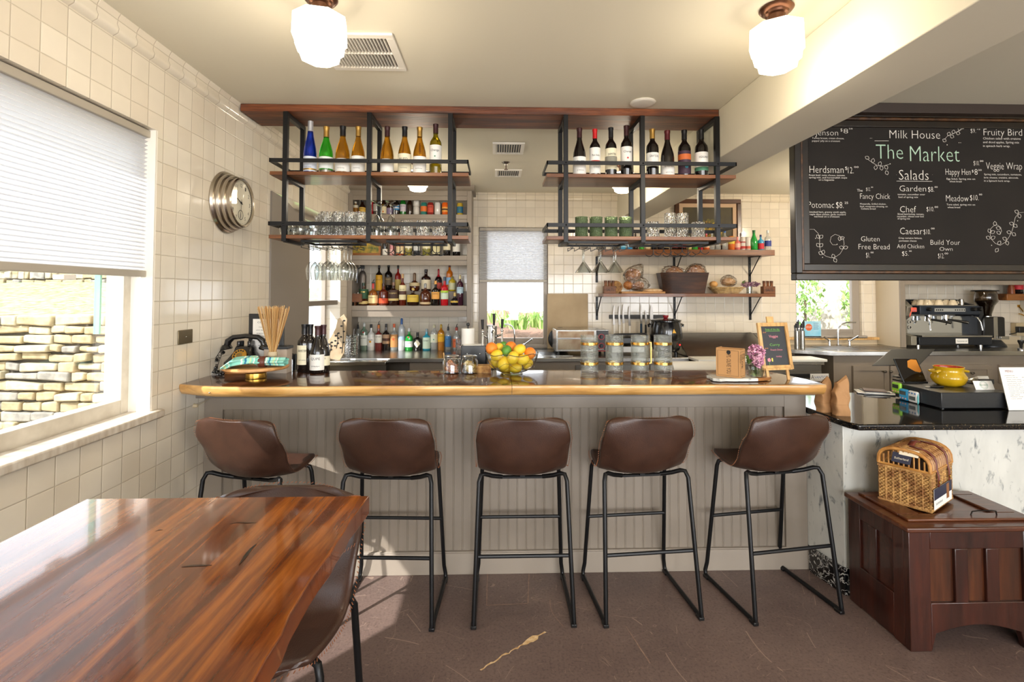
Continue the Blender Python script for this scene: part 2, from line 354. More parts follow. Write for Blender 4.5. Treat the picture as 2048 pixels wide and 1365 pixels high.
struct(MB().box(XL-.2, 6.2, -3.5, YB+.15, CEIL, CEIL+.1).build('ceiling', paint))
OW = (1.02, 2.425, .99, 2.31)       # first window opening in the left wall: y0,y1,z0,z1
O2 = (3.62, 5.25, .95, 2.27)
mb = MB(); T = .22
def wl(y0, y1, z0, z1): mb.box(XL-T, XL, y0, y1, z0, z1)
wl(-3.5, OW[0], 0, CEIL); wl(OW[0], OW[1], 0, OW[2]); wl(OW[0], OW[1], OW[3], CEIL); wl(OW[1], O2[0], 0, CEIL)
wl(O2[0], O2[1], 0, O2[2]); wl(O2[0], O2[1], O2[3], CEIL); wl(O2[1], YB+.15, 0, CEIL)
struct(mb.build('wall_left', tile_left, smooth=False))
# rounded cove course along the top of the side wall
mb = MB(); pr = [(0, 0), (.02, .012), (.024, .03), (.016, .05), (.02, .075), (.03, .093), (0, .093)]
mb.prism([(XL+a, 2.617+b_) for a, b_ in pr], -3.5, YB, axis='y')
struct(mb.build('trim_1', tiles('glazed_cove_tile', 'YZ', size=.1105, off=(-.035, .3)), ang=60))
mb = MB(); mb.prism([(YB-a, 2.617+b_) for a, b_ in pr], XL, 1.40, axis='x'); mb.prism([(YB-a, 2.617+b_) for a, b_ in pr], 1.71, 6.2, axis='x')
struct(mb.build('trim_2', tiles('glazed_cove_tile_back', 'XZ', '#e4d8c2', '#dccfb8', '#a99c86', off=(0, .3)), ang=60))
W2 = (-.21, .592, .955, 2.31); W3 = (3.50, 4.285, 1.055, 2.31)
mb = MB(); y0, y1 = YB, YB+.15
for a, b_, c, d in ((XL, W2[0], 0, CEIL), (W2[0], W2[1], 0, W2[2]), (W2[0], W2[1], W2[3], CEIL), (W2[1], W3[0], 0, CEIL), (W3[0], W3[1], 0, W3[2]), (W3[0], W3[1], W3[3], CEIL), (W3[1], 6.2, 0, CEIL)):
    mb.box(a, b_, y0, y1, c, d)
struct(mb.build('wall_back', tile_back, smooth=False))
struct(MB().box(6.2, 6.35, -3.5, YB+.15, 0, CEIL).build('wall_right', paint))
mb = MB()
for a, b_, c, d in ((XL-.2, -1.1, 0, CEIL), (-1.1, .7, 0, .6), (-1.1, .7, 2.5, CEIL), (.7, 1.3, 0, CEIL), (1.3, 3.1, 0, .6), (1.3, 3.1, 2.5, CEIL), (3.1, 3.7, 0, CEIL), (3.7, 5.5, 0, .6), (3.7, 5.5, 2.5, CEIL), (5.5, 6.35, 0, CEIL)):
    mb.box(a, b_, -3.65, -3.5, c, d)
struct(mb.build('wall_front', paint, smooth=False))
# boxed soffit running from front to back
struct(MB().box(1.40, 1.71, -3.5, YB, 2.40, CEIL).build('trim_3', paint, bevel=.004))
# ---------------------------------------------------------------- windows
def cell_shade(mb, fn, n):
    pass
wx = XL-.13
w1 = MB()
w1.box(wx-.03, wx+.03, OW[0], OW[0]+.05, OW[2], OW[3]); w1.box(wx-.03, wx+.03, OW[1]-.055, OW[1], OW[2], OW[3])
w1.box(wx-.029, wx+.029, OW[0]+.05, OW[1]-.055, OW[2], OW[2]+.07); w1.box(wx-.029, wx+.029, OW[0]+.05, OW[1]-.055, OW[3]-.06, OW[3])
w1 = struct(w1.build('window_1', mat('old_window_paint', '#cfc7b8', .4, noise=('#b9b0a0', 12)), bevel=.004))
MB().box(wx-.004, wx+.002, OW[0]+.05, OW[1]-.055, OW[2]+.07, OW[3]-.06).build('window_pane', pane, w1)
MB().box(wx-.08, wx-.055, OW[1]-.083, OW[1]-.073, 1.36, OW[3]-.06).build('green_outer_jamb', mat('green_trim_paint', '#6fae94', .5), w1)
mb = MB(); mb.box(XL-.10, XL+.035, OW[0]-.04, OW[1]+.045, OW[2]-.03, OW[2]+.008)
mb.build('window_sill', mat('marble_sill', '#d9d2c6', .3, noise=('#b5a896', 9, (1, 3, 1))), w1, bevel=.008)
for yy in (OW[0], OW[1]):
    s_ = 1 if yy == OW[1] else -1
    MB().box(XL-.10, XL-.001, yy-.012*(s_ > 0), yy+.012*(s_ < 0), OW[2], OW[3]).build('plaster_reveal', white_p, w1)
def shade(name, axis, a0, a1, z0, z1, pos, label, rail, fabric, depth=.018, step=.019):
    t_ = thing(name, label, 'window blind', ((pos, (a0+a1)/2, z0) if axis == 'y' else ((a0+a1)/2, pos, z0)))
    n = int((z1-z0)/step); mb = MB(); hw = (a1-a0)/2
    pts = []
    for i in range(n+1): pts += [(depth/2, (z1-z0)*i/n), (-depth/2, (z1-z0)*(i+.5)/n)]
    pts = pts[:-1]; V = []
    for d, z in pts:
        for a in (-hw, hw): V.append((d, a, z) if axis == 'y' else (a, d, z))
    mb.add(V, [(2*i, 2*i+1, 2*i+3, 2*i+2) for i in range(len(pts)-1)]); mb.build('pleated_fabric', fabric, t_, ang=20)
    for nm, zz, hh, dd in (('bottom_rail', -.026, .03, .03), ('head_rail', z1-z0-.002, .034, .04)):
        m_ = MB()
        if axis == 'y': m_.box(-dd/2, dd/2, -hw, hw, zz, zz+hh)
        else: m_.box(-hw, hw, -dd/2, dd/2, zz, zz+hh)
        m_.build(nm, rail, t_, bevel=.003)
    return t_
def fabric_mat(name, col):
    m, t, b, N, L = nt(name); N.remove(b); out = [n for n in N if n.type == 'OUTPUT_MATERIAL'][0]
    d = N.new('ShaderNodeBsdfDiffuse'); d.inputs[0].default_value = lin(col); tr = N.new('ShaderNodeBsdfTranslucent'); tr.inputs[0].default_value = lin(col)
    ms = N.new('ShaderNodeMixShader'); ms.inputs[0].default_value = .36; L.new(d.outputs[0], ms.inputs[1]); L.new(tr.outputs[0], ms.inputs[2]); L.new(ms.outputs[0], out.inputs[0]); return m
fab = fabric_mat('shade_fabric', '#e2e3e6'); rail = mat('shade_rail', '#a9a193', .4)
s1 = shade('cellular_shade', 'y', OW[0]+.012, OW[1]-.012, 1.645, OW[3]-.036, XL-.045, 'large white pleated shade half lowered over the big side window', rail, fab)
MB().box(-.01, .03, -.03, .03, -.05, -.03).build('pull_tab', white_p, s1, loc=(.0, .25, 0), bevel=.003)
shade('cellular_shade', 'x', W2[0]+.01, W2[1]-.01, 1.70, W2[3]-.036, YB+.03, 'small white pleated shade over the window behind the beer tap', rail, fab)
def back_window(n, W, top, zm):
    wy = YB+.06; m_ = MB(); a, b_, c, d = W
    for q in ((a, a+.10 if n == 2 else a+.03, c, d), (b_-.05 if n == 2 else b_-.085, b_, c, d), (a+(.10 if n == 2 else .03), b_-(.05 if n == 2 else .085), c, c+.075), (a+(.10 if n == 2 else .03), b_-(.05 if n == 2 else .085), d-.04, d)):
        m_.box(q[0], q[1], wy-.025, wy+.025, q[2], q[3])
    o = struct(m_.build('window_%d' % n, frame_m, bevel=.004))
    MB().box(a+.02, b_-.04, wy-.003, wy+.003, c+.07, d-.03).build('window_pane', pane, o)
    MB().box(a-.02, b_+.03, YB-.05, YB+.04, c-.03, c+.004).build('window_sill', frame_m, o, bevel=.004)
    return o
back_window(2, W2, 2.31, 0); back_window(3, W3, 2.31, 0)
# second opening of the left wall: grey panel, bright pane, ledge and plaster head
mb = MB(); mb.prism([(3.62, .0), (4.36, .0), (4.36, 2.10), (4.30, 2.15), (4.15, 2.17), (4.0, 2.21), (3.85, 2.25), (3.74, 2.262), (3.62, 2.27)], XL-.03, XL+.012, axis='x')
struct(mb.build('trim_4', mat('grey_partition_board', '#857c72', .55, bump=.1, bscale=300), bevel=.003))
w4 = MB(); x4 = XL-.16
for q in ((4.36, 4.40, .95, 2.27), (5.21, 5.25, .95, 2.27), (4.40, 5.21, .95, 1.0), (4.40, 5.21, 2.22, 2.27)): w4.box(x4-.02, x4+.02, *q)
w4 = struct(w4.build('window_4', frame_m))
MB().box(x4-.003, x4+.003, 3.62, 5.21, 1.0, 2.22).build('window_pane', pane, w4)
MB().box(XL-.15, XL-.02, 4.37, 5.24, 1.43, 1.475).build('window_ledge', taupe_d, w4, bevel=.003)
# ---------------------------------------------------------------- outdoors
struct(MB().box(-40, 40, -30, -3.7, -.5, -.25).build('ground', mat('gravel', '#b9ad98', .9)))
o = struct(MB().box(-30, XL-.25, -3.7, 30, -.5, -.25).box(XL-.25, 40, YB+.2, 30, -.5, -.25).build('ground', mat('garden_soil', '#8c7a62', .9, noise=('#a08e72', 6))))
def stone_wall(name, label, x0, x1, z0, z1, y, rotz, loc, rows, seed, ctop='#d8c8a0'):
    rnd = random.Random(seed); mb = MB(); h = (z1-z0)/rows; z = z0
    for r in range(rows):
        x = x0; hh = h*rnd.uniform(.85, 1.15)
        while x < x1:
            w_ = rnd.uniform(.08, .34); g_ = .006; tp = min(z+hh, z1+.03)
            d = rnd.uniform(0, .05); mi = rnd.choice([0, 0, 1, 2])
            k = [rnd.uniform(-.014, .014) for _ in range(8)]
            V = [(x+g_, y-d, z+g_+k[0]), (x+w_-g_, y-d+k[1], z+g_+k[2]), (x+w_-g_, y-d+k[1], tp-g_+k[3]), (x+g_, y-d, tp-g_+k[4])]
            V += [(p[0], y+.3, p[2]) for p in V]
            mb.add(V, [(0, 1, 2, 3), (7, 6, 5, 4), (0, 4, 5, 1), (1, 5, 6, 2), (2, 6, 7, 3), (3, 7, 4, 0)], mi); x += w_
        z += hh
        if z > z1: break
    mb.box(x0, x1, y+.03, y+.29, z0, z1-.02, 3)
    o = mb.build(name, [mat('fieldstone_warm', '#b0a27e', .9, noise=('#8c7e60', 14)), mat('fieldstone_grey', '#989488', .9, noise=('#77736a', 14)), mat('fieldstone_pale', '#bcb296', .9, noise=('#9c9276', 14)), mat('wall_joint', '#4a4438', .95)], bevel=.014, seg=2)
    o.location = loc; o.rotation_euler = (0, 0, rotz); return tag(o, label, 'stone wall')
stone_wall('dry_stone_wall', 'low dry-stacked stone wall right outside the big side window', -3.4, 2.0, -.3, 1.33, 0, radians(-6), (-4.6, 4.55, 0), 20, 3)
stone_wall('dry_stone_wall', 'grey upper stone wall beyond the lawn outside the side window', -3, 3.0, 1.35, 2.4, 0, radians(-8), (-6.6, 9.0, 0), 7, 8)
mb = MB()
def hill(u, v): return (-12+9.6*u, 5.45+2.9*v, 1.22+.45*v-(.05*sin(u*9)))
mb.grid(hill, 14, 10)
tag(mb.build('lawn', mat('spring_grass', '#5f8a38', .9, noise=('#9cb878', 14), bump=.5, bscale=90)), 'green lawn sloping up behind the low stone wall', 'grass', kind='stuff')
def leafy(mb, c, r, n, size, rnd, mi=0):
    for i in range(n):
        a, b_, d = rnd.uniform(0, 2*pi), rnd.uniform(-1, 1), rnd.random()**.4
        p = Vector((c[0]+r[0]*d*cos(a)*math.sqrt(1-b_*b_), c[1]+r[1]*d*sin(a)*math.sqrt(1-b_*b_), c[2]+r[2]*d*b_))
        R_ = Matrix.Rotation(rnd.uniform(0, 6.3), 4, 'Z') @ Matrix.Rotation(rnd.uniform(0, 3.1), 4, 'X'); s = size*rnd.uniform(.6, 1.3)
        V = [p + (R_ @ Vector(q)) for q in ((0, -s, 0), (s*.45, 0, s*.12), (0, s, 0), (-s*.45, 0, s*.12))]
        mb.add(V, [(0, 1, 2, 3)], mi if rnd.random() < .6 else mi+1)
rnd = random.Random(11); leafm = [mat('leaf_green', '#7ba44e', .6), mat('leaf_light', '#bcd88a', .6)]
# garden bed behind the window over the sinks
gb = thing('raised_garden_bed', 'raised bed with low stone edge outside the small shaded window', 'garden bed', (.2, 7.4, -.25))
mb = MB(); mb.box(-2.6, 2.6, .0, .3, 0, 1.12); mb.build('stone_edge', mat('bed_stone', '#cbbf9f', .9, noise=('#9c917a', 5), bump=.8, bscale=14), gb, bevel=.02)
mb = MB(); mb.grid(lambda u, v: (-2.6+5.2*u, .25+2.2*v, 1.10+.35*v+.03*sin(u*30)), 30, 8); mb.build('soil', mat('mulch', '#6e5140', .95, noise=('#8a6a55', 30)), gb)
for i, (x, y, n) in enumerate(((1010, 7.9, 4), (1028, 7.8, 6), (1047, 7.75, 6), (1068, 7.9, 6), (1083, 7.8, 5), (985, 8.2, 3), (1120, 8, 4))):
    X = gx(x, y); mb = MB(); base = .98+(y-7.65)*.16
    for k in range(n*7):
        a = rnd.uniform(0, 6.28); L_ = rnd.uniform(.16, .30); d = Vector((cos(a), sin(a), 0)); w_ = Vector((-sin(a), cos(a), 0))*.016; lean = rnd.uniform(.05, .16)
        o0 = d*rnd.uniform(0, .1); P = [o0, o0+d*lean*.4+Vector((0, 0, L_*.6)), o0+d*lean+Vector((0, 0, L_))]
        mb.add([P[0]-w_*.6, P[0]+w_*.6, P[1]+w_, P[1]-w_, P[2]], [(0, 1, 2, 3), (3, 2, 4)], 0 if rnd.random() < .5 else 1)
    tag(mb.build('leafy_plant', leafm, loc=(X, y, base)), ['young leafy plant standing in the bed behind the tap', 'leafy green plant left in the bed window view', 'full leafy plant in the middle of the window bed', 'leafy plant right of centre in the window bed', 'pale leafy plant at the right edge of the window view', 'small sparse plant at the left edge of the window view', 'leafy plant in the bed just past the window edge'][i], 'plant', 'leafy plants in the garden bed')
# tree and shrubs outside the right window
tr_ = MB(); tr_.tube([at(1665, 700, Y=8.6), at(1660, 640, Y=8.6), at(1668, 600, Y=8.65), at(1672, 560, Y=8.7), at(1680, 500, Y=8.8), at(1690, 400, Y=8.9)], [.42, .36, .31, .32, .30, .25], 14)
tr_.v = [(p[0], p[1], p[2]) for p in tr_.v]
tag(tr_.build('tree_trunk', mat('pale_bark', '#b8b0a2', .9, noise=('#8f877a', 9, (3, 3, 1)), bump=1, bscale=18)), 'thick pale tree trunk seen through the right-hand window', 'tree')
for i, (x, y, Y, rr) in enumerate(((1610, 590, 8.0, (.32, .3, .5)), (1716, 600, 7.9, (.22, .3, .55)))):
    mb = MB(); p = at(x, y, Y=Y); leafy(mb, (0, 0, 0), rr, 420, .05, rnd); mb.tube([(0, 0, -p.z-.2), (0, 0, 0)], .02, 6, 2)
    tag(mb.build('leafy_shrub', leafm+[mat('twig', '#5a4a38', .8)], loc=p), ['tall green shrub left of the trunk beyond the right-hand window', 'green shrub right of the trunk beyond the right-hand window'][i], 'shrub')
# ---------------------------------------------------------------- bar counter
BZ = 1.085; YP = 2.867
bar = thing('bar_counter', 'long bar with glossy walnut top, pale live edge and taupe beadboard front', 'bar counter', (0, 2.8, 0))
bx_ = lambda mb, x0, x1, y0, y1, z0, z1, mi=0: mb.box(x0, x1, y0-2.8, y1-2.8, z0, z1, mi)
x0, x1 = XL, 1.755
mb = MB(); bx_(mb, x0, x1, YP+.012, 3.02, 0, .985); mb.build('carcass', taupe, bar)
mb = MB()
pz = [(x0+.085+i*.0505) for i in range(65)]
xe = x1-.125
V = []; xs = []
x = x0+.10
pr = [(x0+.09, 0)]
while x < xe-.01:
    pr += [(x-.0045, 0), (x-.0034, .002), (x-.0022, 0), (x+.0022, 0), (x+.0034, .002), (x+.0045, 0)]; x += .0505
pr.append((xe+.005, 0))
mb.add([(a, YP-2.8+d, z) for z in (.115, .915) for a, d in pr], [(i, i+1, len(pr)+i+1, len(pr)+i) for i in range(len(pr)-1)])
mb.build('beadboard_panel', taupe, bar, ang=20)
mb = MB(); bx_(mb, x0+.001, x0+.10, YP-.016, YP+.012, .12, .985); bx_(mb, xe, x1, YP-.016, YP+.012, .12, .985); bx_(mb, x0+.10, xe, YP-.0155, YP+.012, .905, .985)
mb.build('stile_frame', taupe, bar, bevel=.002)
mb = MB(); bx_(mb, x0+.001, x1, YP-.022, YP+.012, 0, .115); bx_(mb, x0+.001, x1, YP-.019, YP+.012, .115, .122); mb.build('skirting', mat('taupe_skirting', '#968b7e', .4), bar, bevel=.002)
mb = MB(); bx_(mb, x0+.001, x1, YP-.10, 3.0, .985, 1.030); mb.build('apron', mat('dark_apron', '#6d645b', .5), bar, bevel=.002)
# the live-edge slab, two boards meeting at x = .077
def edge_y(x):
    e = 2.548+.004*sin(x*7.1)+.006*sin(x*2.3+1)+.002*sin(x*19)
    if x < -1.30: e += .075*((-1.30-x)/.30)**1.6
    return e
def slab(xa, xb, name):
    n = 40; mb = MB(); prof = [(0.0, 1.083), (-.004, 1.072), (.004, 1.050), (.018, 1.034), (.03, 1.030)]
    V = []; pe = []
    for i in range(n+1):
        x = xa+(xb-xa)*i/n; e = edge_y(x); pe.append((x, e))
        yb = 3.055 if x < 1.60 else 3.055-(x-1.60)*5.0
        pts = [(yb, 1.030), (yb, 1.085), (e+.01, 1.085)] + [(e+a+.002*sin(x*23), z) for a, z in prof]
        V += [(x, p[0]-2.8, p[1]) for p in pts]
    k = len(pts)
    for i in range(n):
        for j in range(k):
            a, b_ = i*k+j, i*k+(j+1) % k
            mb.add([], [], 0); mb.f.append((a, b_, b_+k, a+k)); mb.m.append(1 if j >= 2 and j < k-1 else 0)
    mb.v = V; mb.f.append(tuple(range(k))); mb.m.append(0); mb.f.append(tuple(n*k+j for j in range(k))[::-1]); mb.m.append(1 if xb > 1 else 0)
    return mb.build(name, [walnut, sap], bar, ang=50)
slab(x0+.002, .0765, 'live_edge_board'); slab(.0785, 1.67, 'live_edge_board')
mb = MB(); mb.ball((-1.41, edge_y(-1.41)-2.8-.002, 1.055), .004, 10, 6); mb.build('screw_head', nickel, bar)
# ---------------------------------------------------------------- pony wall, granite, marble
mb = MB(); mb.prism([(1.757, 2.845), (1.800, 2.612), (6.19, 2.575), (6.19, 2.80), (1.757, 2.90)], 0, .868)
marble = nt('white_marble'); m, t, b, N, L = marble; setp(b, .25, 0); tc = N.new('ShaderNodeTexCoord')
mp = N.new('ShaderNodeMapping'); mp.inputs['Scale'].default_value = (1, 1, .45); mp.inputs['Rotation'].default_value = (.3, .8, .4); L.new(tc.outputs['Object'], mp.inputs[0])
def vein(scale, dist, lo, hi, ca, cb, N=N, L=L, mp=mp):
    n_ = N.new('ShaderNodeTexNoise'); n_.inputs['Scale'].default_value = scale; n_.inputs['Detail'].default_value = 6; n_.inputs['Distortion'].default_value = dist; n_.inputs['Roughness'].default_value = .6; L.new(mp.outputs[0], n_.inputs['Vector'])
    c_ = N.new('ShaderNodeValToRGB'); e = c_.color_ramp.elements; e[0].position = lo; e[0].color = lin(ca); e[1].position = hi; e[1].color = lin(cb); L.new(n_.outputs[0], c_.inputs[0]); return c_
v1 = vein(24, .5, .30, .42, '#7e8284', '#dad9d3'); v2 = vein(2.2, .4, .3, .6, '#bcbdba', '#f2f2ee')
mx = N.new('ShaderNodeMix'); mx.data_type = 'RGBA'; mx.blend_type = 'MULTIPLY'; mx.inputs[0].default_value = .7; L.new(v1.outputs[0], mx.inputs[6]); L.new(v2.outputs[0], mx.inputs[7]); L.new(mx.outputs[2], b.inputs['Base Color'])
marble = m
sc_ = thing('service_counter', 'marble-clad service counter with speckled black granite top by the wooden chest', 'counter', (2.5, 2.8, 0))
mb.v = [(p[0]-2.5, p[1]-2.8, p[2]) for p in mb.v]; mb.build('marble_cladding', marble, sc_, bevel=.003)
mb = MB(); mb.prism([(1.755, 2.855), (1.797, 2.609), (1.785, 2.600), (1.745, 2.82)], 0, .135); mb.box(1.785, 1.83, 2.596, 2.614, 0, .135); mb.v = [(p[0]-2.5, p[1]-2.8, p[2]) for p in mb.v]
bm_ = nt('black_veined_marble'); m, t, b, N, L = bm_; setp(b, .2, 0); tc = N.new('ShaderNodeTexCoord'); vv = N.new('ShaderNodeTexNoise'); vv.inputs['Scale'].default_value = 16; vv.inputs['Detail'].default_value = 5; vv.inputs['Distortion'].default_value = 2.2; L.new(tc.outputs['Object'], vv.inputs['Vector'])
cr = N.new('ShaderNodeValToRGB'); e = cr.color_ramp.elements; e[0].position = .47; e[0].color = lin('#0c0c0d'); e[1].position = .53; e[1].color = lin('#0c0c0d'); q = e.new(.5); q.color = lin('#d9d6cf'); L.new(vv.outputs[0], cr.inputs[0]); L.new(cr.outputs[0], b.inputs['Base Color'])
mb.build('black_skirting', m, sc_, bevel=.002)
gr = nt('black_granite'); m, t, b, N, L = gr; setp(b, .07, 0); tc = N.new('ShaderNodeTexCoord')
vo = N.new('ShaderNodeTexNoise'); vo.inputs['Scale'].default_value = 160; vo.inputs['Detail'].default_value = 3; L.new(tc.outputs['Object'], vo.inputs['Vector'])
cr = N.new('ShaderNodeValToRGB'); e = cr.color_ramp.elements; e[0].position = .60; e[0].color = lin('#0d0d0e'); e[1].position = .74; e[1].color = lin('#7d6a4c'); L.new(vo.outputs[0], cr.inputs[0]); L.new(cr.outputs[0], b.inputs['Base Color'])
granite = m; GZ = .90
mb = MB(); mb.prism([(1.758, 3.28), (1.758, 2.60), (1.765, 2.52), (1.79, 2.475), (6.19, 2.445), (6.19, 3.28)], .869, GZ); mb.v = [(p[0]-2.5, p[1]-2.8, p[2]) for p in mb.v]
mb.build('granite_top', granite, sc_, bevel=.008, seg=3)
mb = MB(); mb.box(1.80-2.5, 6.19-2.5, .1, .44, 0, .868); mb.build('cabinet_body', taupe, sc_)
# ---------------------------------------------------------------- wooden beam and the two hanging racks
tag(MB().box(XL+.026, 1.398, 3.129, 3.412, 2.662, 2.708).build('wooden_beam', beam_wood, bevel=.004), 'rough reclaimed wood beam board under the ceiling carrying the bottle racks', 'beam')
def rack(name, label, posts, sx0, sx1):
    X0 = (sx0+sx1)/2; t_ = thing(name, label, 'hanging shelf rack', (X0, 3.275, 1.86)); o = (X0, 3.275, 1.86)
    def B(mb, a, b_, c, d, e_, f_): mb.box(a-o[0], b_-o[0], c-o[1], d-o[1], e_-o[2], f_-o[2])
    for x in posts:
        mb = MB(); w_ = .014
        for yy in ((3.120, 3.150), (3.392, 3.420)): B(mb, x-w_, x+w_, yy[0], yy[1], 1.862, 2.655)
        for zz in (1.858, 2.243, 2.632): B(mb, x-w_, x+w_, 3.15, 3.392, zz, zz+.026)
        B(mb, x-w_, x+w_, 3.12, 3.42, 2.652, 2.661)
        mb.build('upright_frame', black, t_, bevel=.0015)
    for z in (2.268, 1.884-.006):
        mb = MB(); B(mb, sx0, sx1, 3.150, 3.392, z, z+.024); B(mb, sx0, sx1, 3.124, 3.15, z+.001, z+.023); B(mb, sx0, sx1, 3.392, 3.418, z+.001, z+.023)
        mb.build('shelf_board', shelf_wood, t_, bevel=.0015)
    for z in (2.345, 1.957):
        mb = MB(); B(mb, sx0, sx1, 3.112, 3.120, z, z+.024); B(mb, sx0, sx1, 3.42, 3.428, z, z+.024); B(mb, sx0, sx0+.008, 3.112, 3.428, z, z+.024); B(mb, sx1-.008, sx1, 3.112, 3.428, z, z+.024)
        mb.build('guard_rail', black, t_, bevel=.001)
        for x in posts:
            MB().ball((x-o[0], 3.111-o[1], z+.012-o[2]), .0055, 8, 5).build('bolt', black, t_)
    return t_
rack('bottle_rack', 'left hanging rack of black steel and wood holding white wines', (-1.297, -.787, -.289), -1.388, -.176)
rack('bottle_rack', 'right hanging rack of black steel and wood holding red wines', (.428, .910, 1.383), .308, 1.50)
S1, S2 = 2.292, 1.902
# ---------------------------------------------------------------- stools
def stool(label, loc, rz, group='brown leather bar stools'):
    t_ = thing('bar_stool', label, 'bar stool', loc, rz, group)
    prof = [(-.206, .955, .176), (-.204, .945, .196), (-.200, .928, .209), (-.19, .87, .222), (-.172, .79, .228), (-.15, .725, .226), (-.105, .670, .222), (-.04, .652, .220), (.04, .660, .218), (.12, .672, .212), (.185, .678, .196), (.225, .668, .165)]
    n = len(prof)-1
    def ev(s):
        k = min(int(s*n), n-1); f = s*n-k; a, b_ = prof[k], prof[k+1]; return [a[i]*(1-f)+b_[i]*f for i in range(3)]
    def fn(u, v):
        y, z, hw = ev(u); tt = 2*v-1; x = hw*tt
        back = max(0, 1-u/.42); mid = math.exp(-((u-.46)/.14)**2)
        y += (.062*back+.035*mid)*tt*tt; z += (.072*mid+.016*(1-min(1, back*2)))*abs(tt)**2.2
        if u < .2: z -= .022*(1-u/.2)*abs(tt)**5
        if u > .9: y -= .04*((u-.9)/.1)*tt*tt
        return (x, y, z)
    mb = MB().grid(fn, 30, 18); sh = mb.build('seat_shell', leather, t_, solid=.022, subd=1)
    rim = [fn(u/40, 0) for u in range(1, 40)] + [fn(1, v/14) for v in range(0, 15)] + [fn(u/40, 1) for u in range(39, 0, -1)] + [fn(0, v/14) for v in range(14, -1, -1)]
    mb = MB()
    for i in range(len(rim)):
        a = Vector(rim[i]); b_ = Vector(rim[(i+1) % len(rim)]); c = Vector((0, .02, .76)); L_ = (b_-a).length; k = max(1, int(L_/.009))
        for j in range(k):
            p = a.lerp(b_, (j+.5)/k); d = (b_-a).normalized()*.0028; out = (p-c).normalized()*.0125
            mb.tube([p-d+out*.55, p+d+out*.95], .0011, 4)
    mb.build('rim_stitching', stitch, sh)
    mb = MB()
    for i in range(46):
        v = .02+.96*i/46; a = Vector(fn(.445, v))+Vector((0, .010, .0105)); b_ = Vector(fn(.455, v+.008))+Vector((0, .010, .0105)); mb.tube([a, b_], .0011, 4)
    mb.build('seam_stitching', stitch, sh)
    for s in (-1, 1):
        # one bent sled loop: rear leg, floor runner, front leg
        pts = []
        def q(*p): pts.append(Vector(p))
        q(s*.10, -.05, .636); q(s*.15, -.075, .650); q(s*.185, -.10, .668); q(s*.203, -.112, .668); q(s*.212, -.126, .64)
        q(s*.232, -.207, .035); q(s*.2325, -.209, .020); q(s*.2325, -.199, .012); q(s*.232, -.18, .012)
        q(s*.232, .185, .012); q(s*.232, .205, .016); q(s*.231, .213, .034); q(s*.224, .205, .08)
        q(s*.203, .135, .625); q(s*.196, .13, .650); q(s*.175, .12, .660); q(s*.12, .10, .652)
        MB().tube(pts, .0105, 10).build('leg_loop', black, t_)
        for yy in (-.195, .195): MB().box(s*.232-.013, s*.232+.013, yy-.02, yy+.02, 0, .016).build('foot_glide', black_p, t_, bevel=.003)
    MB().tube([(-.215, -.163, .335-.03), (.215, -.163, .305)], .009, 8).build('stretcher', black, t_)
    MB().tube([(-.215, .169, .345), (.215, .169, .345)], .009, 8).build('footrest', black, t_)
    mb = MB(); mb.box(-.11, .11, -.06, -.04, .630, .640); mb.box(-.14, .14, .095, .12, .644, .656); mb.box(-.012, .012, -.07, .12, .638, .648); mb.build('under_bracket', black, t_)
    return t_
st = stool('bar stool closest to the tiled wall, its seat turned to the right', (-1.185, 2.605, 0), radians(-14))
for x, y, a, lb in ((-.515, 2.60, -3, 'second bar stool from the tiled wall, partly behind the stool at the table'), (.129, 2.598, 0, 'middle bar stool, square to the bar below the fruit bowl'),
                    (.722, 2.61, 5, 'bar stool in front of the gold-banded glasses, turned slightly left'), (1.405, 2.62, 9, 'bar stool at the right end of the bar beside the marble')):
    dup(st, (x, y, 0), radians(a), lb)
dup(st, (-.625, 1.395, 0), radians(180), 'bar stool tucked against the near glossy wooden table, facing it')
# ---------------------------------------------------------------- near table
tb = thing('high_table', 'glossy reddish hardwood high table in the left foreground under the window', 'table', (-.62, .40, 0))
n = 34; V = []
mb = MB(); x0, x1, y0, y1 = -.325, .318, -.95, .817
F = []
def ex(y): return x1+.004*sin(y*9)+.0025*sin(y*23+1)+.0015*sin(y*61)
pts = [(x0, y0), ] ; rr = random.Random(5)
poly = [(x0, y0)]+[(ex(y0+(y1-y0)*i/40), y0+(y1-y0)*i/40) for i in range(41)]+[(x0, y1)]
mb.prism(poly, 1.028, 1.070); tt = mb.build('table_top', [table_wood, table_edge], tb, bevel=.003)
for p in tt.data.polygons: p.material_index = 0 if abs(p.normal.z) > .5 else 1
mb = MB()
def sliver(pp, w_):
    P = [at(x, y, Z=1.07) for x, y in pp]; P = [(p.x+.62, p.y-.40) for p in P]; n = len(P); up = []; dn = []
    for i, p in enumerate(P):
        a = P[max(0, i-1)]; b_ = P[min(n-1, i+1)]; d = Vector((b_[0]-a[0], b_[1]-a[1])).normalized(); k = w_*sin(pi*(i+.25)/(n-.5))
        up.append((p[0]-d.y*k, p[1]+d.x*k, 1.0706)); dn.append((p[0]+d.y*k, p[1]-d.x*k, 1.0706))
    mb.add(up+dn, [(i, i+1, n+i+1, n+i) for i in range(n-1)])
sliver([(478, 1131), (488, 1118), (495, 1108), (503, 1098), (513, 1089)], .0035); sliver([(363, 1135), (382, 1133), (404, 1132), (424, 1132)], .003); sliver([(458, 1049), (476, 1046), (495, 1047), (516, 1046)], .002); sliver([(310, 1064), (318, 1061), (326, 1061)], .0015)
mb.build('resin_filled_crack', mat('dark_resin', '#1d120c', .1), tb, smooth=False)
for x in (-.24, .05):
    for y in (-.80, .60):
        MB().box(x-.025, x+.025, y-.025, y+.025, 0, 1.016).build('leg', black, tb, bevel=.003)
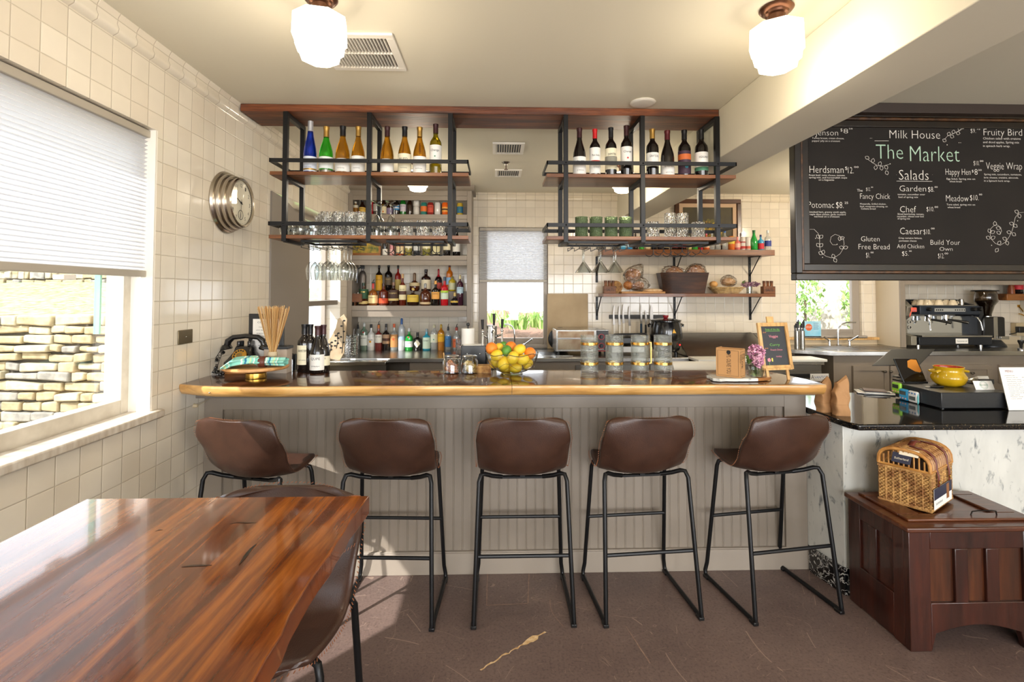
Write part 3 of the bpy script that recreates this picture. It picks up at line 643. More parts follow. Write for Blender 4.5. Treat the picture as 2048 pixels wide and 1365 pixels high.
mb = MB(); mb.box(-.24, .05, -.81, -.79, .97, 1.016); mb.box(-.24, .05, .59, .61, .97, 1.016); mb.box(-.12, -.10, -.8, .6, .98, 1.027); mb.build('under_frame', black, tb)
# ---------------------------------------------------------------- old chest
CX, CY = 2.36, 2.40
ch = thing('wooden_chest', 'dark old panelled wooden chest with arched base standing on the right', 'chest', (CX, CY, 0))
L_, R_, Fy, By = -.57, .04, -.213, .168; Hc = .515
mb = MB()   # front face rails and stiles with an arched apron
def fr_box(a, b_, z0, z1, y0=Fy, y1=Fy+.03, mi=0): mb.box(a, b_, y0, y1, z0, z1, mi)
fr_box(L_, L_+.095, 0, Hc); fr_box(R_-.095, R_, 0, Hc); fr_box(L_+.095, R_-.095, .435, Hc)
wi = R_-L_-.19
arch = [(L_+.095, .205)]+[(R_-.095, .205)]+[(R_-.095, .0)]+[(R_-.105, .035), (R_-.115, .07)]+[(L_+.115+(wi-.04)*(1-k/16), .075+.035*sin(pi*k/16)) for k in range(17)]+[(L_+.105, .035), (L_+.095, 0)]
arch2 = [(a, z) for a, z in arch]
mb.prism(arch2, Fy, Fy+.03, axis='y')
for k in range(1, 3):
    xx = L_+.095+wi*k/3; fr_box(xx-.029, xx+.029, .205, .435, Fy, Fy+.03)
mb.build('front_frame', chest_v, ch, bevel=.003)
mb = MB(); mb.box(L_+.05, R_-.05, Fy+.014, Fy+.026, .19, .44); mb.build('front_panel', wood('oak_panel', ['#2a150c', '#47230f', '#5d3318'], 'z', 6, 9, .3, .3, .2), ch)
for s, xx in ((0, L_), (1, R_)):
    mb = MB(); a, b_ = (xx, xx+.028) if s == 0 else (xx-.028, xx)
    mb.box(a, b_, Fy+.03, Fy+.09, 0, Hc); mb.box(a, b_, By-.08, By, 0, Hc); mb.box(a, b_, Fy+.09, By-.08, .435, Hc); mb.box(a, b_, Fy+.09, By-.08, .005, .20); mb.box(a, b_, -.02, .03, .20, .435)
    mb.build('side_frame', chest_v, ch, bevel=.003)
    MB().box(a+.010, b_-.010, Fy+.05, By-.05, .18, .45).build('side_panel', chest_wood, ch)
MB().box(L_+.03, R_-.03, By-.02, By-.002, .06, Hc).build('back_panel', chest_wood, ch)
MB().box(L_+.03, R_-.03, Fy+.03, By-.02, .10, .115).build('bottom_board', chest_wood, ch)
lid_w = wood('worn_oak_lid', ['#2e150b', '#522813', '#70401f'], 'x', 7, 9, .35, .3, .2)
lid = MB().box(L_-.022, R_+.022, Fy-.022, By, Hc, Hc+.022).build('lid', lid_w, ch, bevel=.006, seg=3)
mb = MB(); a, b_, c, d = L_+.03, R_-.03, Fy+.035, By-.03
mb.box(a, b_, c, c+.06, Hc+.022, Hc+.034); mb.box(a, b_, d-.05, d, Hc+.022, Hc+.034); mb.box(a, a+.10, c+.06, d-.05, Hc+.022, Hc+.034); mb.box(b_-.10, b_, c+.06, d-.05, Hc+.022, Hc+.034)
mb.build('lid_moulding', lid_w, lid, bevel=.004)
mb = MB(); mb.tube([(-.06, -.16, Hc+.034), (-.055, -.162, Hc+.05), (-.03, -.165, Hc+.054), (.03, -.165, Hc+.054), (.055, -.162, Hc+.05), (.06, -.16, Hc+.034)], .003, 6, M=Matrix.Translation((-.16, .02, 0))); mb.build('lid_handle', mat('dark_iron', '#2a241f', .5, .7), lid)
# ---------------------------------------------------------------- wicker picnic basket
wick = mat('wicker', '#c89c5c', .55, noise=('#7c4f26', 30)); wick_d = mat('dark_wicker', '#7a4a22', .5, noise=('#9c6a38', 30))
BL, BW, BH = .285, .20, .165
c0 = at(1858, 1022, Z=.551); ang = radians(33); d2 = Vector((cos(ang), sin(ang), 0)); d1 = Vector((-sin(ang), cos(ang), 0))
mid = Vector((c0.x-.012, c0.y-.024, .551)) + d2*BL/2 + d1*BW/2
bk = thing('picnic_basket', 'wicker picnic basket with brown straps and paper tags on the wooden chest', 'basket', (mid.x, mid.y, .551), ang)
mb = MB()
rw = 20
for r in range(rw):
    z = .006+r*BH/rw
    for side in range(4):
        Ln, off = (BL, BW/2) if side % 2 == 0 else (BW, BL/2); n = 22; P = []
        for i in range(n+1):
            s = -Ln/2+Ln*i/n; k = .0032*(1 if (i+r) % 2 else -1); dd = off+k
            P.append([(s, -dd, z), (dd, s, z), (-s, dd, z), (-dd, -s, z)][side])
        mb.tube(P, .0034, 5)
mb.build('woven_body', wick, bk)
mb = MB()
for side in range(4):
    Ln, off = (BL, BW/2) if side % 2 == 0 else (BW, BL/2); n = 11 if side % 2 == 0 else 7
    for i in range(n+1):
        s = -Ln/2+Ln*i/n; p = [(s, -off), (off, s), (-s, off), (-off, -s)][side]; mb.tube([(p[0], p[1], 0), (p[0], p[1], BH)], .0042, 6)
for z in (0.004, BH): mb.tube([(-BL/2, -BW/2, z), (BL/2, -BW/2, z), (BL/2, BW/2, z), (-BL/2, BW/2, z)], .0075, 8, closed=True)
mb.build('stakes_and_rim', wick, bk)
MB().box(-BL/2+.004, BL/2-.004, -BW/2+.004, BW/2-.004, .002, BH-.002).build('shade_core', mat('basket_shadow', '#4b2f18', .8), bk)  # solid dark core, its colour standing in for the shade inside the weave
lidb = MB(); nA = 12
def lidp(u, a): # u along length, a 0..1 over the arch
    th = pi*a; c = cos(th); return (u, -BW/2*math.copysign(abs(c)**.75, c)*1.02, BH+.012+.082*abs(sin(th))**.6)
for i in range(25):
    u = -BL/2+BL*i/24; lidb.tube([tuple(Vector(lidp(u, k/nA))+Vector((0, 0, .0025*(1 if (k+i) % 2 else -1)))) for k in range(nA+1)], .0042, 5, mi=i % 2)
for k in range(2, nA-1, 2): lidb.tube([lidp(-BL/2, k/nA), lidp(BL/2, k/nA)], .004, 5)
lid = lidb.build('arched_lid', [wick_d, wick], bk)
mb = MB()
for ux in (-BL/2, BL/2):
    mb.tube([lidp(ux, k/nA) for k in range(nA+1)], .008, 8)
    for j in range(9):
        yy = -BW/2+BW*(j+1)/10; zz = BH+.012+.082*max(.05, 1-(2*yy/BW)**2)**.5*.93; mb.tube([(ux*.995, yy, BH+.012), (ux*.995, yy, zz)], .0036, 5)
    mb.tube([(ux, -BW/2, BH+.012), (ux, BW/2, BH+.012)], .006, 6)
for s in (-1, 1): mb.tube([(-BL/2, s*BW/2*1.02, BH+.012), (BL/2, s*BW/2*1.02, BH+.012)], .007, 8)
mb.build('lid_braid', mat('golden_wicker', '#a06a2c', .45, noise=('#c08b48', 30)), lid)
strap = mat('strap_leather', '#6b3022', .35)
def band(mb, P, w_, axis, th=.003):
    V = []; n = len(P)
    for p in P:
        for s in (-1, 1):
            q = list(p); q[axis] += s*w_/2; V.append(tuple(q))
    mb.add(V, [(2*i, 2*i+1, 2*i+3, 2*i+2) for i in range(n-1)])
mb = MB()
band(mb, [(-.055+.11*k/12, .0, BH+.095+.016*sin(pi*k/12)) for k in range(13)], .024, 1)
mb.build('carry_handle', strap, bk, solid=.006)
for s in (-.075, .07):
    P = [(s, lidp(0, k/nA)[1]-.004, lidp(0, k/nA)[2]+.007) for k in range(6, -1, -1)]+[(s, -BW/2-.013, BH-.01-.012*k) for k in range(5)]
    mb = MB(); band(mb, P, .017, 0); mb.build('closing_strap', strap, bk, solid=.004)
    MB().box(s-.010, s+.010, -BW/2-.020, -BW/2-.015, BH-.045, BH-.03).build('buckle', brass, bk, bevel=.001)
mb = MB(); yb = -BW/2-.010; mb.box(-.135, .105, yb-.0012, yb, .012, .105, 0); mb.box(-.135, .105, yb-.0016, yb-.0012, .055, .105, 1); mb.box(.03, .065, yb-.0020, yb-.0016, .03, .098, 2)
tgc = mb.build('card_tag', [paper, mat('navy_ink', '#23263c', .6), mat('tan_print', '#8a5a34', .6)], bk)
mb = MB(); text_mb(mb, 'Sutherland', -.115, .030, .09, .012, yb-.0014); mb.build('card_lettering', ink, tgc)
mb = MB(); T_ = Matrix.Translation((-BL/2-.013, -.005, BH+.060)) @ Matrix.Rotation(-pi/2, 4, 'Z') @ Matrix.Rotation(radians(-32), 4, 'X'); mb.box(-.045, .03, -.001, 0, -.028, .020, 1, T_); mb.box(-.02, .055, -.0025, -.0015, .012, .045, 0, T_); text_mb(mb, 'Sutherland', -.035, -.012, .055, .010, -.0015, 0, T_)
mb.build('hang_tag', [mat('cream_card', '#e6dcc4', .7), mat('navy_ink', '#23263c', .6)], bk)
# ---------------------------------------------------------------- wall clock
ck = thing('wall_clock', 'round brushed metal wall clock with ribbed deep case on the tiled wall', 'clock', (XL+.001, 3.03, 2.078), radians(90))
MR = Matrix.Rotation(radians(90), 4, 'X')   # lathe axis towards -y (local), which is +x in the room
prof = [(0, 0), (.178, 0), (.182, .008), (.176, .020), (.166, .022), (.168, .034), (.164, .046), (.154, .048), (.157, .060), (.153, .072), (.144, .074), (.146, .098), (.139, .104), (.132, .102), (.131, .092)]
MB().lathe(prof, 64, M=MR).build('clock_case', mat('ribbed_nickel', '#b7aea2', .22, 1), ck)
MB().lathe([(0, .088), (.131, .088)], 64, M=MR).build('clock_face', mat('clock_white', '#e9e2d2', .5), ck)
mb = MB()
for i in range(12):
    a = radians(90-30*(i+1)); s_ = str(i+1); w_ = .013 if len(s_) == 1 else .022
    if i+1 == 6: continue
    text_mb(mb, s_, .103*cos(a)-w_/2, .103*sin(a)-.011, w_, .022, -.0892)
for i in range(60):
    a = 2*pi*i/60; mb.ball((.122*cos(a), -.0892, .122*sin(a)), .0013, 6, 4)
mb.lathe([(.026, .0886), (.026, .0894), (.029, .0894), (.029, .0886)], 32, M=Matrix.Translation((0, 0, -.072)) @ MR)
mb.build('numerals', ink, ck)
def hand(mb, a, ln, w_, y, c=(0, 0), tail=.02):
    a = radians(90-a); d = Vector((cos(a), 0, sin(a))); n_ = Vector((-sin(a), 0, cos(a))); c = Vector((c[0], y, c[1]))
    mb.add([c-d*tail-n_*w_, c-d*tail+n_*w_, c+d*ln*.8+n_*w_*.8, c+d*ln, c+d*ln*.8-n_*w_*.8], [(0, 1, 2, 3, 4)])
mb = MB(); hand(mb, 292, .075, .003, -.091); mb.build('hour_hand', ink, ck)
mb = MB(); hand(mb, 186, .105, .002, -.0925); mb.build('minute_hand', ink, ck)
mb = MB(); hand(mb, 186, .022, .0012, -.090, (0, -.072), .01); mb.cyl((0, -.0885, 0), (0, -.094, 0), .006, n=12); mb.build('seconds_hand', ink, ck)
MB().lathe([(0, .0985), (.136, .0985)], 48, M=MR).build('clock_glass', thin_glass('clock_lens', '#f8f8f4', .7, .02), ck)
# switch plate
sw = thing('wall_plate', 'small brass blank plate on the tiled wall above the bar end', 'wall plate', (XL+.001, at(369, 674, X=XL).y, at(369, 674, X=XL).z), radians(90))
MB().box(-.06, .06, -.006, 0, -.036, .036).build('plate', mat('aged_brass', '#7c7059', .35, .8), sw, bevel=.003); MB().ball((0, -.007, 0), .004, 8, 5).build('screw', steel, sw)
ws = MB(); ws.cyl((XL, at(388, 812, X=XL).y, at(388, 812, X=XL).z), (XL+.02, at(388, 812, X=XL).y, at(388, 812, X=XL).z), .012, .008, 12)
p0 = at(388, 812, X=XL)+Vector((.018, 0, 0)); ws.tube([p0, p0+Vector((.012, .07, .015)), p0+Vector((.012, .15, .03))], .0015, 5)
tag(ws.build('wall_hook', mat('old_ivory', '#b8a888', .5)), 'small hook with thin wire on the tiles just under the bar end', 'hook')
# ---------------------------------------------------------------- lamps
glow = mat('opal_glass_lit', '#fff6e4', .35, emit=('#fff0d8', 3.2))
def schoolhouse(label, x, y, power):
    t_ = thing('ceiling_lamp', label, 'ceiling lamp', (x, y, CEIL), radians(12), 'schoolhouse ceiling lamps')
    MB().lathe([(0, 0), (.062, 0), (.066, -.008), (.058, -.018), (.048, -.022), (.044, -.030), (.034, -.034), (.032, -.062), (.050, -.068), (.054, -.078), (.040, -.082), (0, -.082)], 32).build('fitter', bronze, t_)
    # stepped octagonal opal shade, open inside
    MB().lathe([(.048, -.072), (.104, -.088), (.107, -.172), (.098, -.182), (.094, -.212), (.080, -.224), (.075, -.248), (.055, -.258), (0, -.266)], 8, a0=pi/8).build('glass_shade', glow, t_, ang=15)
    l = lamp('bulb', 'POINT', (0, 0, -.31), None, power, (1, .86, .66), .07); l.parent = t_
    return t_
schoolhouse('opal glass ceiling lamp over the left half of the room beside the large vent', -.695, 1.985, 10)
schoolhouse('opal glass ceiling lamp next to the boxed soffit', 1.135, 2.0, 10)
schoolhouse('opal glass ceiling lamp behind the left bottle rack', -.70, 4.5, 9)
schoolhouse('opal glass ceiling lamp behind the right bottle rack', 1.13, 4.5, 9)
schoolhouse('unseen opal glass ceiling lamp added beyond the chalkboard to brighten the sinks', 3.5, 4.4, 55)  # hidden lamp added behind the chalkboard, boosted to brighten the kitchen side
# ---------------------------------------------------------------- ceiling fittings
duct = mat('duct_dark', '#2b2a2c', .5, .3)
def vent(label, x0, x1, y0, y1, n, two):
    t_ = thing('ceiling_vent', label, 'vent', ((x0+x1)/2, (y0+y1)/2, CEIL)); w_, d = (x1-x0)/2, (y1-y0)/2; f = .035 if two else .028
    mb = MB(); z0, z1 = -.012, -.0005
    mb.box(-w_, w_, -d, -d+f, z0, z1); mb.box(-w_, w_, d-f, d, z0, z1); mb.box(-w_, -w_+f, -d+f, d-f, z0, z1); mb.box(w_-f, w_, -d+f, d-f, z0, z1)
    if two: mb.box(-w_+f, w_-f, -.004, .004, z0, z1)
    mb.build('frame', white_p, t_, bevel=.002)
    MB().box(-w_+f, w_-f, -d+f, d-f, -.0009, -.0004).build('duct_opening', duct, t_)
    mb = MB()
    for i in range(n):
        x = -w_+f+(2*w_-2*f)*(i+.5)/n
        mb.box(-.0015, .0015, -d+f, d-f, -.014, -.002, 0, Matrix.Translation((x, 0, 0)) @ Matrix.Rotation(radians(25), 4, 'Y'))
    mb.build('louvre_blades', white_p, t_)
vent('large two-row white ceiling vent beside the left lamp', -.835, -.47, 2.25, 2.62, 19, True)
vent('small white ceiling vent nearer the beam', -.035, .215, 3.875, 4.18, 10, False)
vent('small white ceiling vent past the sprinkler head', -.02, .235, 4.72, 5.0, 10, False)
mb = MB(); mb.lathe([(0, 0), (.075, 0), (.077, -.004), (.07, -.010), (.06, -.012), (0, -.012)], 40)
tag(mb.build('ceiling_speaker', white_p, loc=(.885, 3.03, CEIL-.0005)), 'flat round white ceiling speaker in front of the beam', 'speaker')
sp = thing('sprinkler_head', 'metal fire sprinkler between the two small ceiling vents', 'sprinkler', (.08, 4.48, CEIL))
MB().lathe([(0, 0), (.04, 0), (.036, -.006), (.016, -.016), (.012, -.03), (0, -.03)], 20).build('escutcheon', chrome, sp)
mb = MB(); mb.cyl((0, 0, -.03), (0, 0, -.062), .004, n=8); mb.lathe([(0, -.062), (.018, -.062), (.018, -.065), (0, -.065)], 12); mb.build('deflector', bronze, sp)
sd = MB().lathe([(0, 0), (.05, 0), (.05, -.02), (.04, -.03), (0, -.03)], 24)
# ---------------------------------------------------------------- glassware and bottles
SH = {
 'bordeaux': [(0, 0), (.92, 0), (1, .02), (1, .60), (.93, .66), (.62, .72), (.42, .76), (.385, .80), (.385, .955), (.43, .96), (.43, .99), (.36, 1), (0, 1)],
 'burgundy': [(0, 0), (.92, 0), (1, .02), (1, .42), (.93, .50), (.74, .60), (.52, .69), (.40, .76), (.37, .80), (.36, .955), (.41, .96), (.41, .99), (.36, 1), (0, 1)],
 'hock': [(0, 0), (.92, 0), (1, .02), (1, .40), (.9, .50), (.68, .62), (.50, .72), (.42, .80), (.38, .86), (.38, .99), (0, 1)],
 'beer': [(0, 0), (.92, 0), (1, .03), (1, .52), (.9, .60), (.58, .70), (.42, .78), (.40, .93), (.44, .94), (.44, .99), (0, 1)],
 'liquor': [(0, 0), (.93, 0), (1, .02), (1, .58), (.92, .64), (.55, .69), (.34, .73), (.31, .78), (.31, .97), (.28, 1), (0, 1)],
 'squat': [(0, 0), (.80, 0), (.94, .03), (1, .3), (.96, .50), (.78, .60), (.40, .67), (.25, .71), (.23, .76), (.23, .97), (0, 1)],
 'tall': [(0, 0), (.92, 0), (1, .02), (1, .66), (.9, .72), (.5, .78), (.34, .81), (.33, .97), (0, 1)],
 'pot': [(0, 0), (.7, 0), (.96, .08), (1, .24), (.9, .42), (.55, .52), (.3, .57), (.28, .62), (.28, .97), (0, 1)],
 'can': [(0, 0), (.78, 0), (.86, .03), (1, .07), (1, .88), (.86, .96), (.84, 1), (.78, .985), (0, .985)],
 'jarb': [(0, 0), (.9, 0), (1, .03), (1, .74), (.86, .82), (.6, .84), (.6, 1), (0, 1)],
}
BM = {}
def bmat(col, clear=False):
    k = 'bottle_%s_%s' % (col.strip('#'), clear)
    if clear: return thin_glass(k, '#ffffff', 1.6, .05, body=col, bodyw=.45)
    if k not in MC:
        mat(k, col, .08, 0, coat=.3)
    return MC[k]
def amber(name, col, dens):
    """coloured wine glass full of wine: refracting tinted solid"""
    if name in MC: return MC[name]
    m, t, b, N, L = nt(name); b.inputs['Base Color'].default_value = lin(col); setp(b, .02, 0, trans=.88, ior=1.2, coat=.6, crough=.03); MC[name] = m; return m
def lmat(col): return mat('label_'+col.strip('#'), col, .6)
def bottle(label, x, y, z, R, Hh, shape, glass, cap, capf=.16, lab=None, lz=(.12, .42), txt=None, sub=None, txtc=None, band=None, cat='bottle', group=None, name=None, sy=1.0, n=20, spout=False, rz=0, disc=None):
    t_ = thing(name or ('beverage_can' if shape == 'can' else 'bottle'), label, cat, (x, y, z), rz, group)
    pr = [(r*R, h*Hh) for r, h in SH[shape]]
    MB().lathe(pr, n, sy=sy).build('can_body' if shape == 'can' else 'bottle_body', glass, t_, ang=60)
    def rad(h):
        q = SH[shape]
        for a, b_ in zip(q[1:-1], q[2:]):
            if a[1] <= h <= b_[1] and b_[1] > a[1]: return (a[0]+(b_[0]-a[0])*(h-a[1])/(b_[1]-a[1]))*R
        return q[-2][0]*R
    if shape == 'can':
        MB().lathe([(0, Hh*.99), (R*.80, Hh*.99), (R*.84, Hh*1.004), (R*.80, Hh*1.006), (R*.76, Hh*.992)], n).build('can_lid', steel, t_)
    elif cap is not None:
        hs = [1-capf+capf*i/6 for i in range(7)]; rr = [rad(min(h, .985))*1.05+.0006 for h in hs]
        MB().lathe([(rr[0], hs[0]*Hh)]+[(rr[i], hs[i]*Hh) for i in range(7)]+[(0, Hh*1.004)], n, sy=1).build('bottle_cap', cap, t_)
    if lab is not None:
        k = 14; a0, a1 = -pi/2-1.75, -pi/2+1.75; r = R*1.012+.0003
        def lf(u, v): a = a0+(a1-a0)*v; return (r*cos(a), sy*r*sin(a), Hh*(lz[0]+(lz[1]-lz[0])*u))
        lo = MB().grid(lf, 1, k).build('label', lab, t_)
        lb = MB(); used = False
        if txt:
            w_ = min(R*1.5, R*.30*len(txt)+.004); text_mb(lb, txt, -w_/2, Hh*(lz[0]+(lz[1]-lz[0])*.66), w_, min(.014, Hh*(lz[1]-lz[0])*.17), 0, 0, R=r+.0006); used = True
        if sub:
            w_ = R*1.1; text_mb(lb, sub, -w_/2, Hh*(lz[0]+(lz[1]-lz[0])*.22), w_, min(.007, Hh*(lz[1]-lz[0])*.08), 0, 0, R=r+.0006); used = True
        if used: lb.build('label_lettering', txtc or ink, lo)
        if band:
            bm_, b0, b1 = band
            def bf(u, v): a = a0+(a1-a0)*v; rr = r+.0007; return (rr*cos(a), sy*rr*sin(a), Hh*(lz[0]+(lz[1]-lz[0])*(b0+(b1-b0)*u)))
            MB().grid(bf, 1, k).build('label_band', bm_, lo)
        if disc:
            dm, dz, dr = disc; rr = r+.001; mbd = MB(); V = [(rr*sin(0), -rr*sy, 0)]
            P = [(dr*cos(2*pi*i/18), dr*sin(2*pi*i/18)) for i in range(18)]
            V = [(0, -rr*sy, Hh*dz)] + [(rr*sin(p/rr), -rr*sy*cos(p/rr), Hh*dz+q) for p, q in P]
            mbd.add(V, [(0, 1+i, 1+(i+1) % 18) for i in range(18)]); mbd.build('label_emblem', dm, lo)
    if spout:
        mb = MB(); mb.cyl((0, 0, Hh*.98), (0, 0, Hh*1.03), R*.28, R*.3, 12); mb.tube([(0, 0, Hh*1.02), (0, 0, Hh*1.09), (R*.25, 0, Hh*1.15)], [R*.12, R*.10, R*.07], 8); mb.build('pour_spout', black_p, t_)
    return t_
gold_f = mat('gold_foil', '#c29a52', .3, .8); blk_f = mat('black_foil', '#17171a', .35, .3); brn_f = mat('maroon_foil', '#3c1f22', .35, .3); red_f = mat('red_foil', '#c01a20', .35, .2); sil_f = mat('silver_foil', '#cfd2d8', .3, .6)
wine_a = amber('amber_wine_glass', '#b07a18', .5); dark_w = bmat('#15110f'); olive = bmat('#3a3416')
YR = 3.235
def onrack(px, top, wpx, shape, glass, cap, lab, lz, label, base=S1, Y=YR, **k):
    z1 = at(px, top, Y=Y).z; R = wpx/2*Y/1016; x = at(px, 340, Y=Y).x
    return bottle(label, x, Y, base, R, z1-base, shape, glass, cap, lab=lab, lz=lz, **k)
W = lmat('#e8e6e0'); CRM = lmat('#e3dcc0')
gA = 'white wine bottles on the left rack'; gB = 'red wine bottles on the right rack'
onrack(620, 243, 25, 'hock', amber('blue_bottle_glass', '#1238b8', 1), sil_f, lmat('#cfd6e2'), (.06, .33), 'cobalt blue wine bottle with white cap, first at the left on the rack', group=gA, txt='SAINT M', sub='RIESLING', band=(gold_f, .08, .18), capf=.19)
onrack(652, 254, 27, 'burgundy', amber('green_bottle_glass', '#38b82a', 1), gold_f, lmat('#dfe4e0'), (.12, .36), 'bright green wine bottle with bronze foil beside the blue bottle', group=gA, capf=.22, band=(steel, -.35, -.12))
onrack(685, 253, 28, 'burgundy', wine_a, blk_f, W, (.06, .32), 'amber wine bottle with black foil and white label beside the green one', group=gA, capf=.2, txt='Domaine', sub='Chardonnay')
onrack(716, 254, 26, 'burgundy', wine_a, gold_f, W, (.05, .38), 'amber wine bottle with gold foil left of the middle upright', group=gA, capf=.2, txt='CHATEAU', sub='chardonnay')
onrack(774, 254, 26, 'burgundy', wine_a, brn_f, W, (.06, .32), 'amber wine bottle with round neck medallion just right of the middle upright', group=gA, capf=.2, txt='Fisher', disc=(gold_f, .26, .006))
onrack(809, 254, 26, 'burgundy', wine_a, blk_f, CRM, (.05, .43), 'wine bottle with tall cream RUED label and black foil', group=gA, capf=.2, txt='RUED', sub='Chardonnay')
onrack(839, 255, 26, 'burgundy', wine_a, gold_f, W, (.05, .38), 'amber wine bottle with gold foil and white label beside the RUED bottle', group=gA, capf=.2, txt='CHATEAU', sub='chardonnay')
onrack(871, 249, 24, 'bordeaux', amber('olive_wine_glass', '#8a7a14', 1), brn_f, W, (.22, .58), 'tall olive bottle with white Change label at the right end of the left rack', group=gA, capf=.18, txt='Change', disc=(mat('green_print', '#4f8a6a', .6), .36, .005))
gq = [(1159, 257, 26, 'burgundy', brn_f, W, (.03, .40), 'QUPE', 'SYRAH', 'dark wine bottle with black-ruled QUPE label, first on the right rack', {}),
      (1190, 259, 22, 'bordeaux', red_f, W, (.07, .60), 'Mont Atelier', 'red blend', 'dark wine bottle with bright red foil and tall white label', {'band': (mat('red_print', '#b8322c', .6), .44, .50)}),
      (1222, 256, 23, 'bordeaux', blk_f, CRM, (.15, .57), 'DARMSTERN', None, 'dark wine bottle with grey engraved village label on the right rack', {'band': (mat('grey_print', '#8d8a7c', .7), .25, .62)}),
      (1253, 252, 23, 'bordeaux', brn_f, W, (.24, .58), 'Change', None, 'tallest dark wine bottle with white Change label and red emblem', {'disc': (mat('red_print', '#b8322c', .6), .36, .006)}),
      (1305, 259, 25, 'bordeaux', gold_f, W, (.22, .50), 'GRAYSON', 'MERLOT', 'dark wine bottle with gold foil and grey-white label right of the upright', {}),
      (1335, 262, 27, 'burgundy', mat('wine_foil', '#571a20', .35, .3), W, (.03, .30), 'BLOOD ROOT', 'pinot noir', 'sloping dark wine bottle with wine-red foil and low white label', {}),
      (1369, 261, 25, 'bordeaux', blk_f, lmat('#3c2436'), (.07, .55), None, None, 'dark wine bottle with colourful orange and purple picture label', {'band': (mat('orange_print', '#c4622a', .6), .62, .86), 'disc': (mat('teal_print', '#2f7f96', .6), .22, .012)}),
      (1403, 260, 26, 'bordeaux', blk_f, W, (.14, .52), 'HIGHLANDS', None, 'dark wine bottle with white and green striped label at the right end', {'band': (mat('green_print', '#5f9a68', .6), 0, .2)})]
for px, top, wp, shp, cp, lb, lz, tx, sb, lab_, kw in gq:
    onrack(px, top, wp, shp, dark_w, cp, lb, lz, lab_, txt=tx, sub=sb, group=gB, capf=.2, **kw)
# drinking glasses
def tumbler_mb(R, Hh, t=.003, flip=False, base=.01, taper=.0, facets=0):
    n = facets or 24; r0 = R*(1-taper)
    pr = [(0, 0), (r0*.96, 0), (r0, .003), (R, Hh), (R-t, Hh), (r0-t, base), (0, base)]
    if flip: pr = [(r, Hh-z) for r, z in pr]
    return MB().lathe(pr, n)
cut_glass = nt('cut_crystal_solid'); m, t, b, N, L = cut_glass; setp(b, .03, 0, trans=1, ior=1.45); b.inputs['Base Color'].default_value = (.96, .97, .97, 1)
tc = N.new('ShaderNodeTexCoord'); mp = N.new('ShaderNodeMapping'); mp.inputs['Scale'].default_value = (1, 1, .45); vo = N.new('ShaderNodeTexVoronoi'); vo.inputs['Scale'].default_value = 95; L.new(tc.outputs['Object'], mp.inputs[0]); L.new(mp.outputs[0], vo.inputs['Vector']); bp = N.new('ShaderNodeBump'); bp.inputs['Strength'].default_value = 1; bp.inputs['Distance'].default_value = .006; L.new(vo.outputs[0], bp.inputs['Height']); L.new(bp.outputs[0], b.inputs['Normal'])
cut_glass = m
def glass(name, label, mb, m_, x, y, z, cat='glass', group=None, ang=50):
    return tag(mb.build(name, m_, loc=(x, y, z), ang=ang), label, cat, group)
def rx(px, Y, py=460): return at(px, py, Y=Y).x
# stemless glasses upside down at the left end of the lower shelf
sl = [(.0, 0), (.031, 0), (.038, .02), (.040, .05), (.034, .085), (.022, .093), (0, .094)]
slp = [(.031, 0), (.038, .02), (.041, .045), (.036, .078), (.022, .090), (0, .092)]
for i, (px, Y) in enumerate(((573, 3.20), (601, 3.20), (630, 3.20), (588, 3.33), (614, 3.33))):
    glass('stemless_glass', ['upturned stemless wine glass at the left end of the lower shelf', 'upturned stemless wine glass, middle of the front row of three', 'upturned stemless wine glass beside the tall crystal tumblers', 'upturned stemless wine glass in the back row nearer the wall', 'upturned stemless wine glass in the back row nearer the tumblers'][i], MB().lathe(slp, 28), clearg, rx(px, Y), Y, S2, group='stemless wine glasses upside down')
HB = []
for i, (px, Y) in enumerate(((652, 3.19), (676, 3.19), (700, 3.19), (722, 3.19), (646, 3.28), (668, 3.28), (691, 3.28), (712, 3.28), (640, 3.37), (662, 3.37), (683, 3.37), (704, 3.37))):
    r = ['front', 'middle', 'back'][i//4]; c = ['first', 'second', 'third', 'fourth'][i % 4]
    glass('crystal_highball', '%s tall cut crystal tumbler from the left in the %s row' % (c, r), tumbler_mb(.0335, .150, .004, facets=16), cut_glass, rx(px, Y), Y, S2, group='tall cut crystal tumblers', ang=10)
fl_p = [(.024, 0), (.027, .05), (.025, .095), (.014, .125), (.005, .134), (.004, .14), (.004, .205), (.008, .212), (.030, .221), (.031, .223), (0, .2235)]
for i, (px, Y) in enumerate(((753, 3.20), (781, 3.20), (762, 3.33), (788, 3.34))):
    glass('champagne_flute', ['upturned champagne flute in front, beside the middle upright', 'upturned champagne flute in front, nearer the short tumblers', 'upturned champagne flute behind, nearer the middle upright', 'upturned champagne flute behind, nearer the short tumblers'][i], MB().lathe(fl_p, 24), clearg, rx(px, Y), Y, S2, group='champagne flutes upside down')
for i, px in enumerate((813, 846, 877)):
    glass('rocks_glass', ['short cut crystal tumbler beside the flutes on the left rack', 'middle short cut crystal tumbler of the left rack', 'short cut crystal tumbler nearest the right end of the left rack'][i], tumbler_mb(.041, .098, .005, facets=14), cut_glass, rx(px, 3.2), 3.2, S2, group='short cut crystal tumblers', ang=10)
for i, (px, Y, tall) in enumerate(((1306, 3.2, 0), (1340, 3.2, 1), (1365, 3.2, 1), (1396, 3.2, 0))):
    glass('rocks_glass' if not tall else 'crystal_highball', ['short crystal tumbler just right of the middle upright, right rack', 'tall crystal tumbler beside the short one, right rack', 'tall crystal tumbler in the middle of the right bay', 'short crystal tumbler near the right end of the right rack'][i], tumbler_mb(.040 if not tall else .036, .100 if not tall else .156, .005, facets=14), cut_glass, rx(px, Y), Y, S2, group='crystal tumblers on the right rack', ang=10)
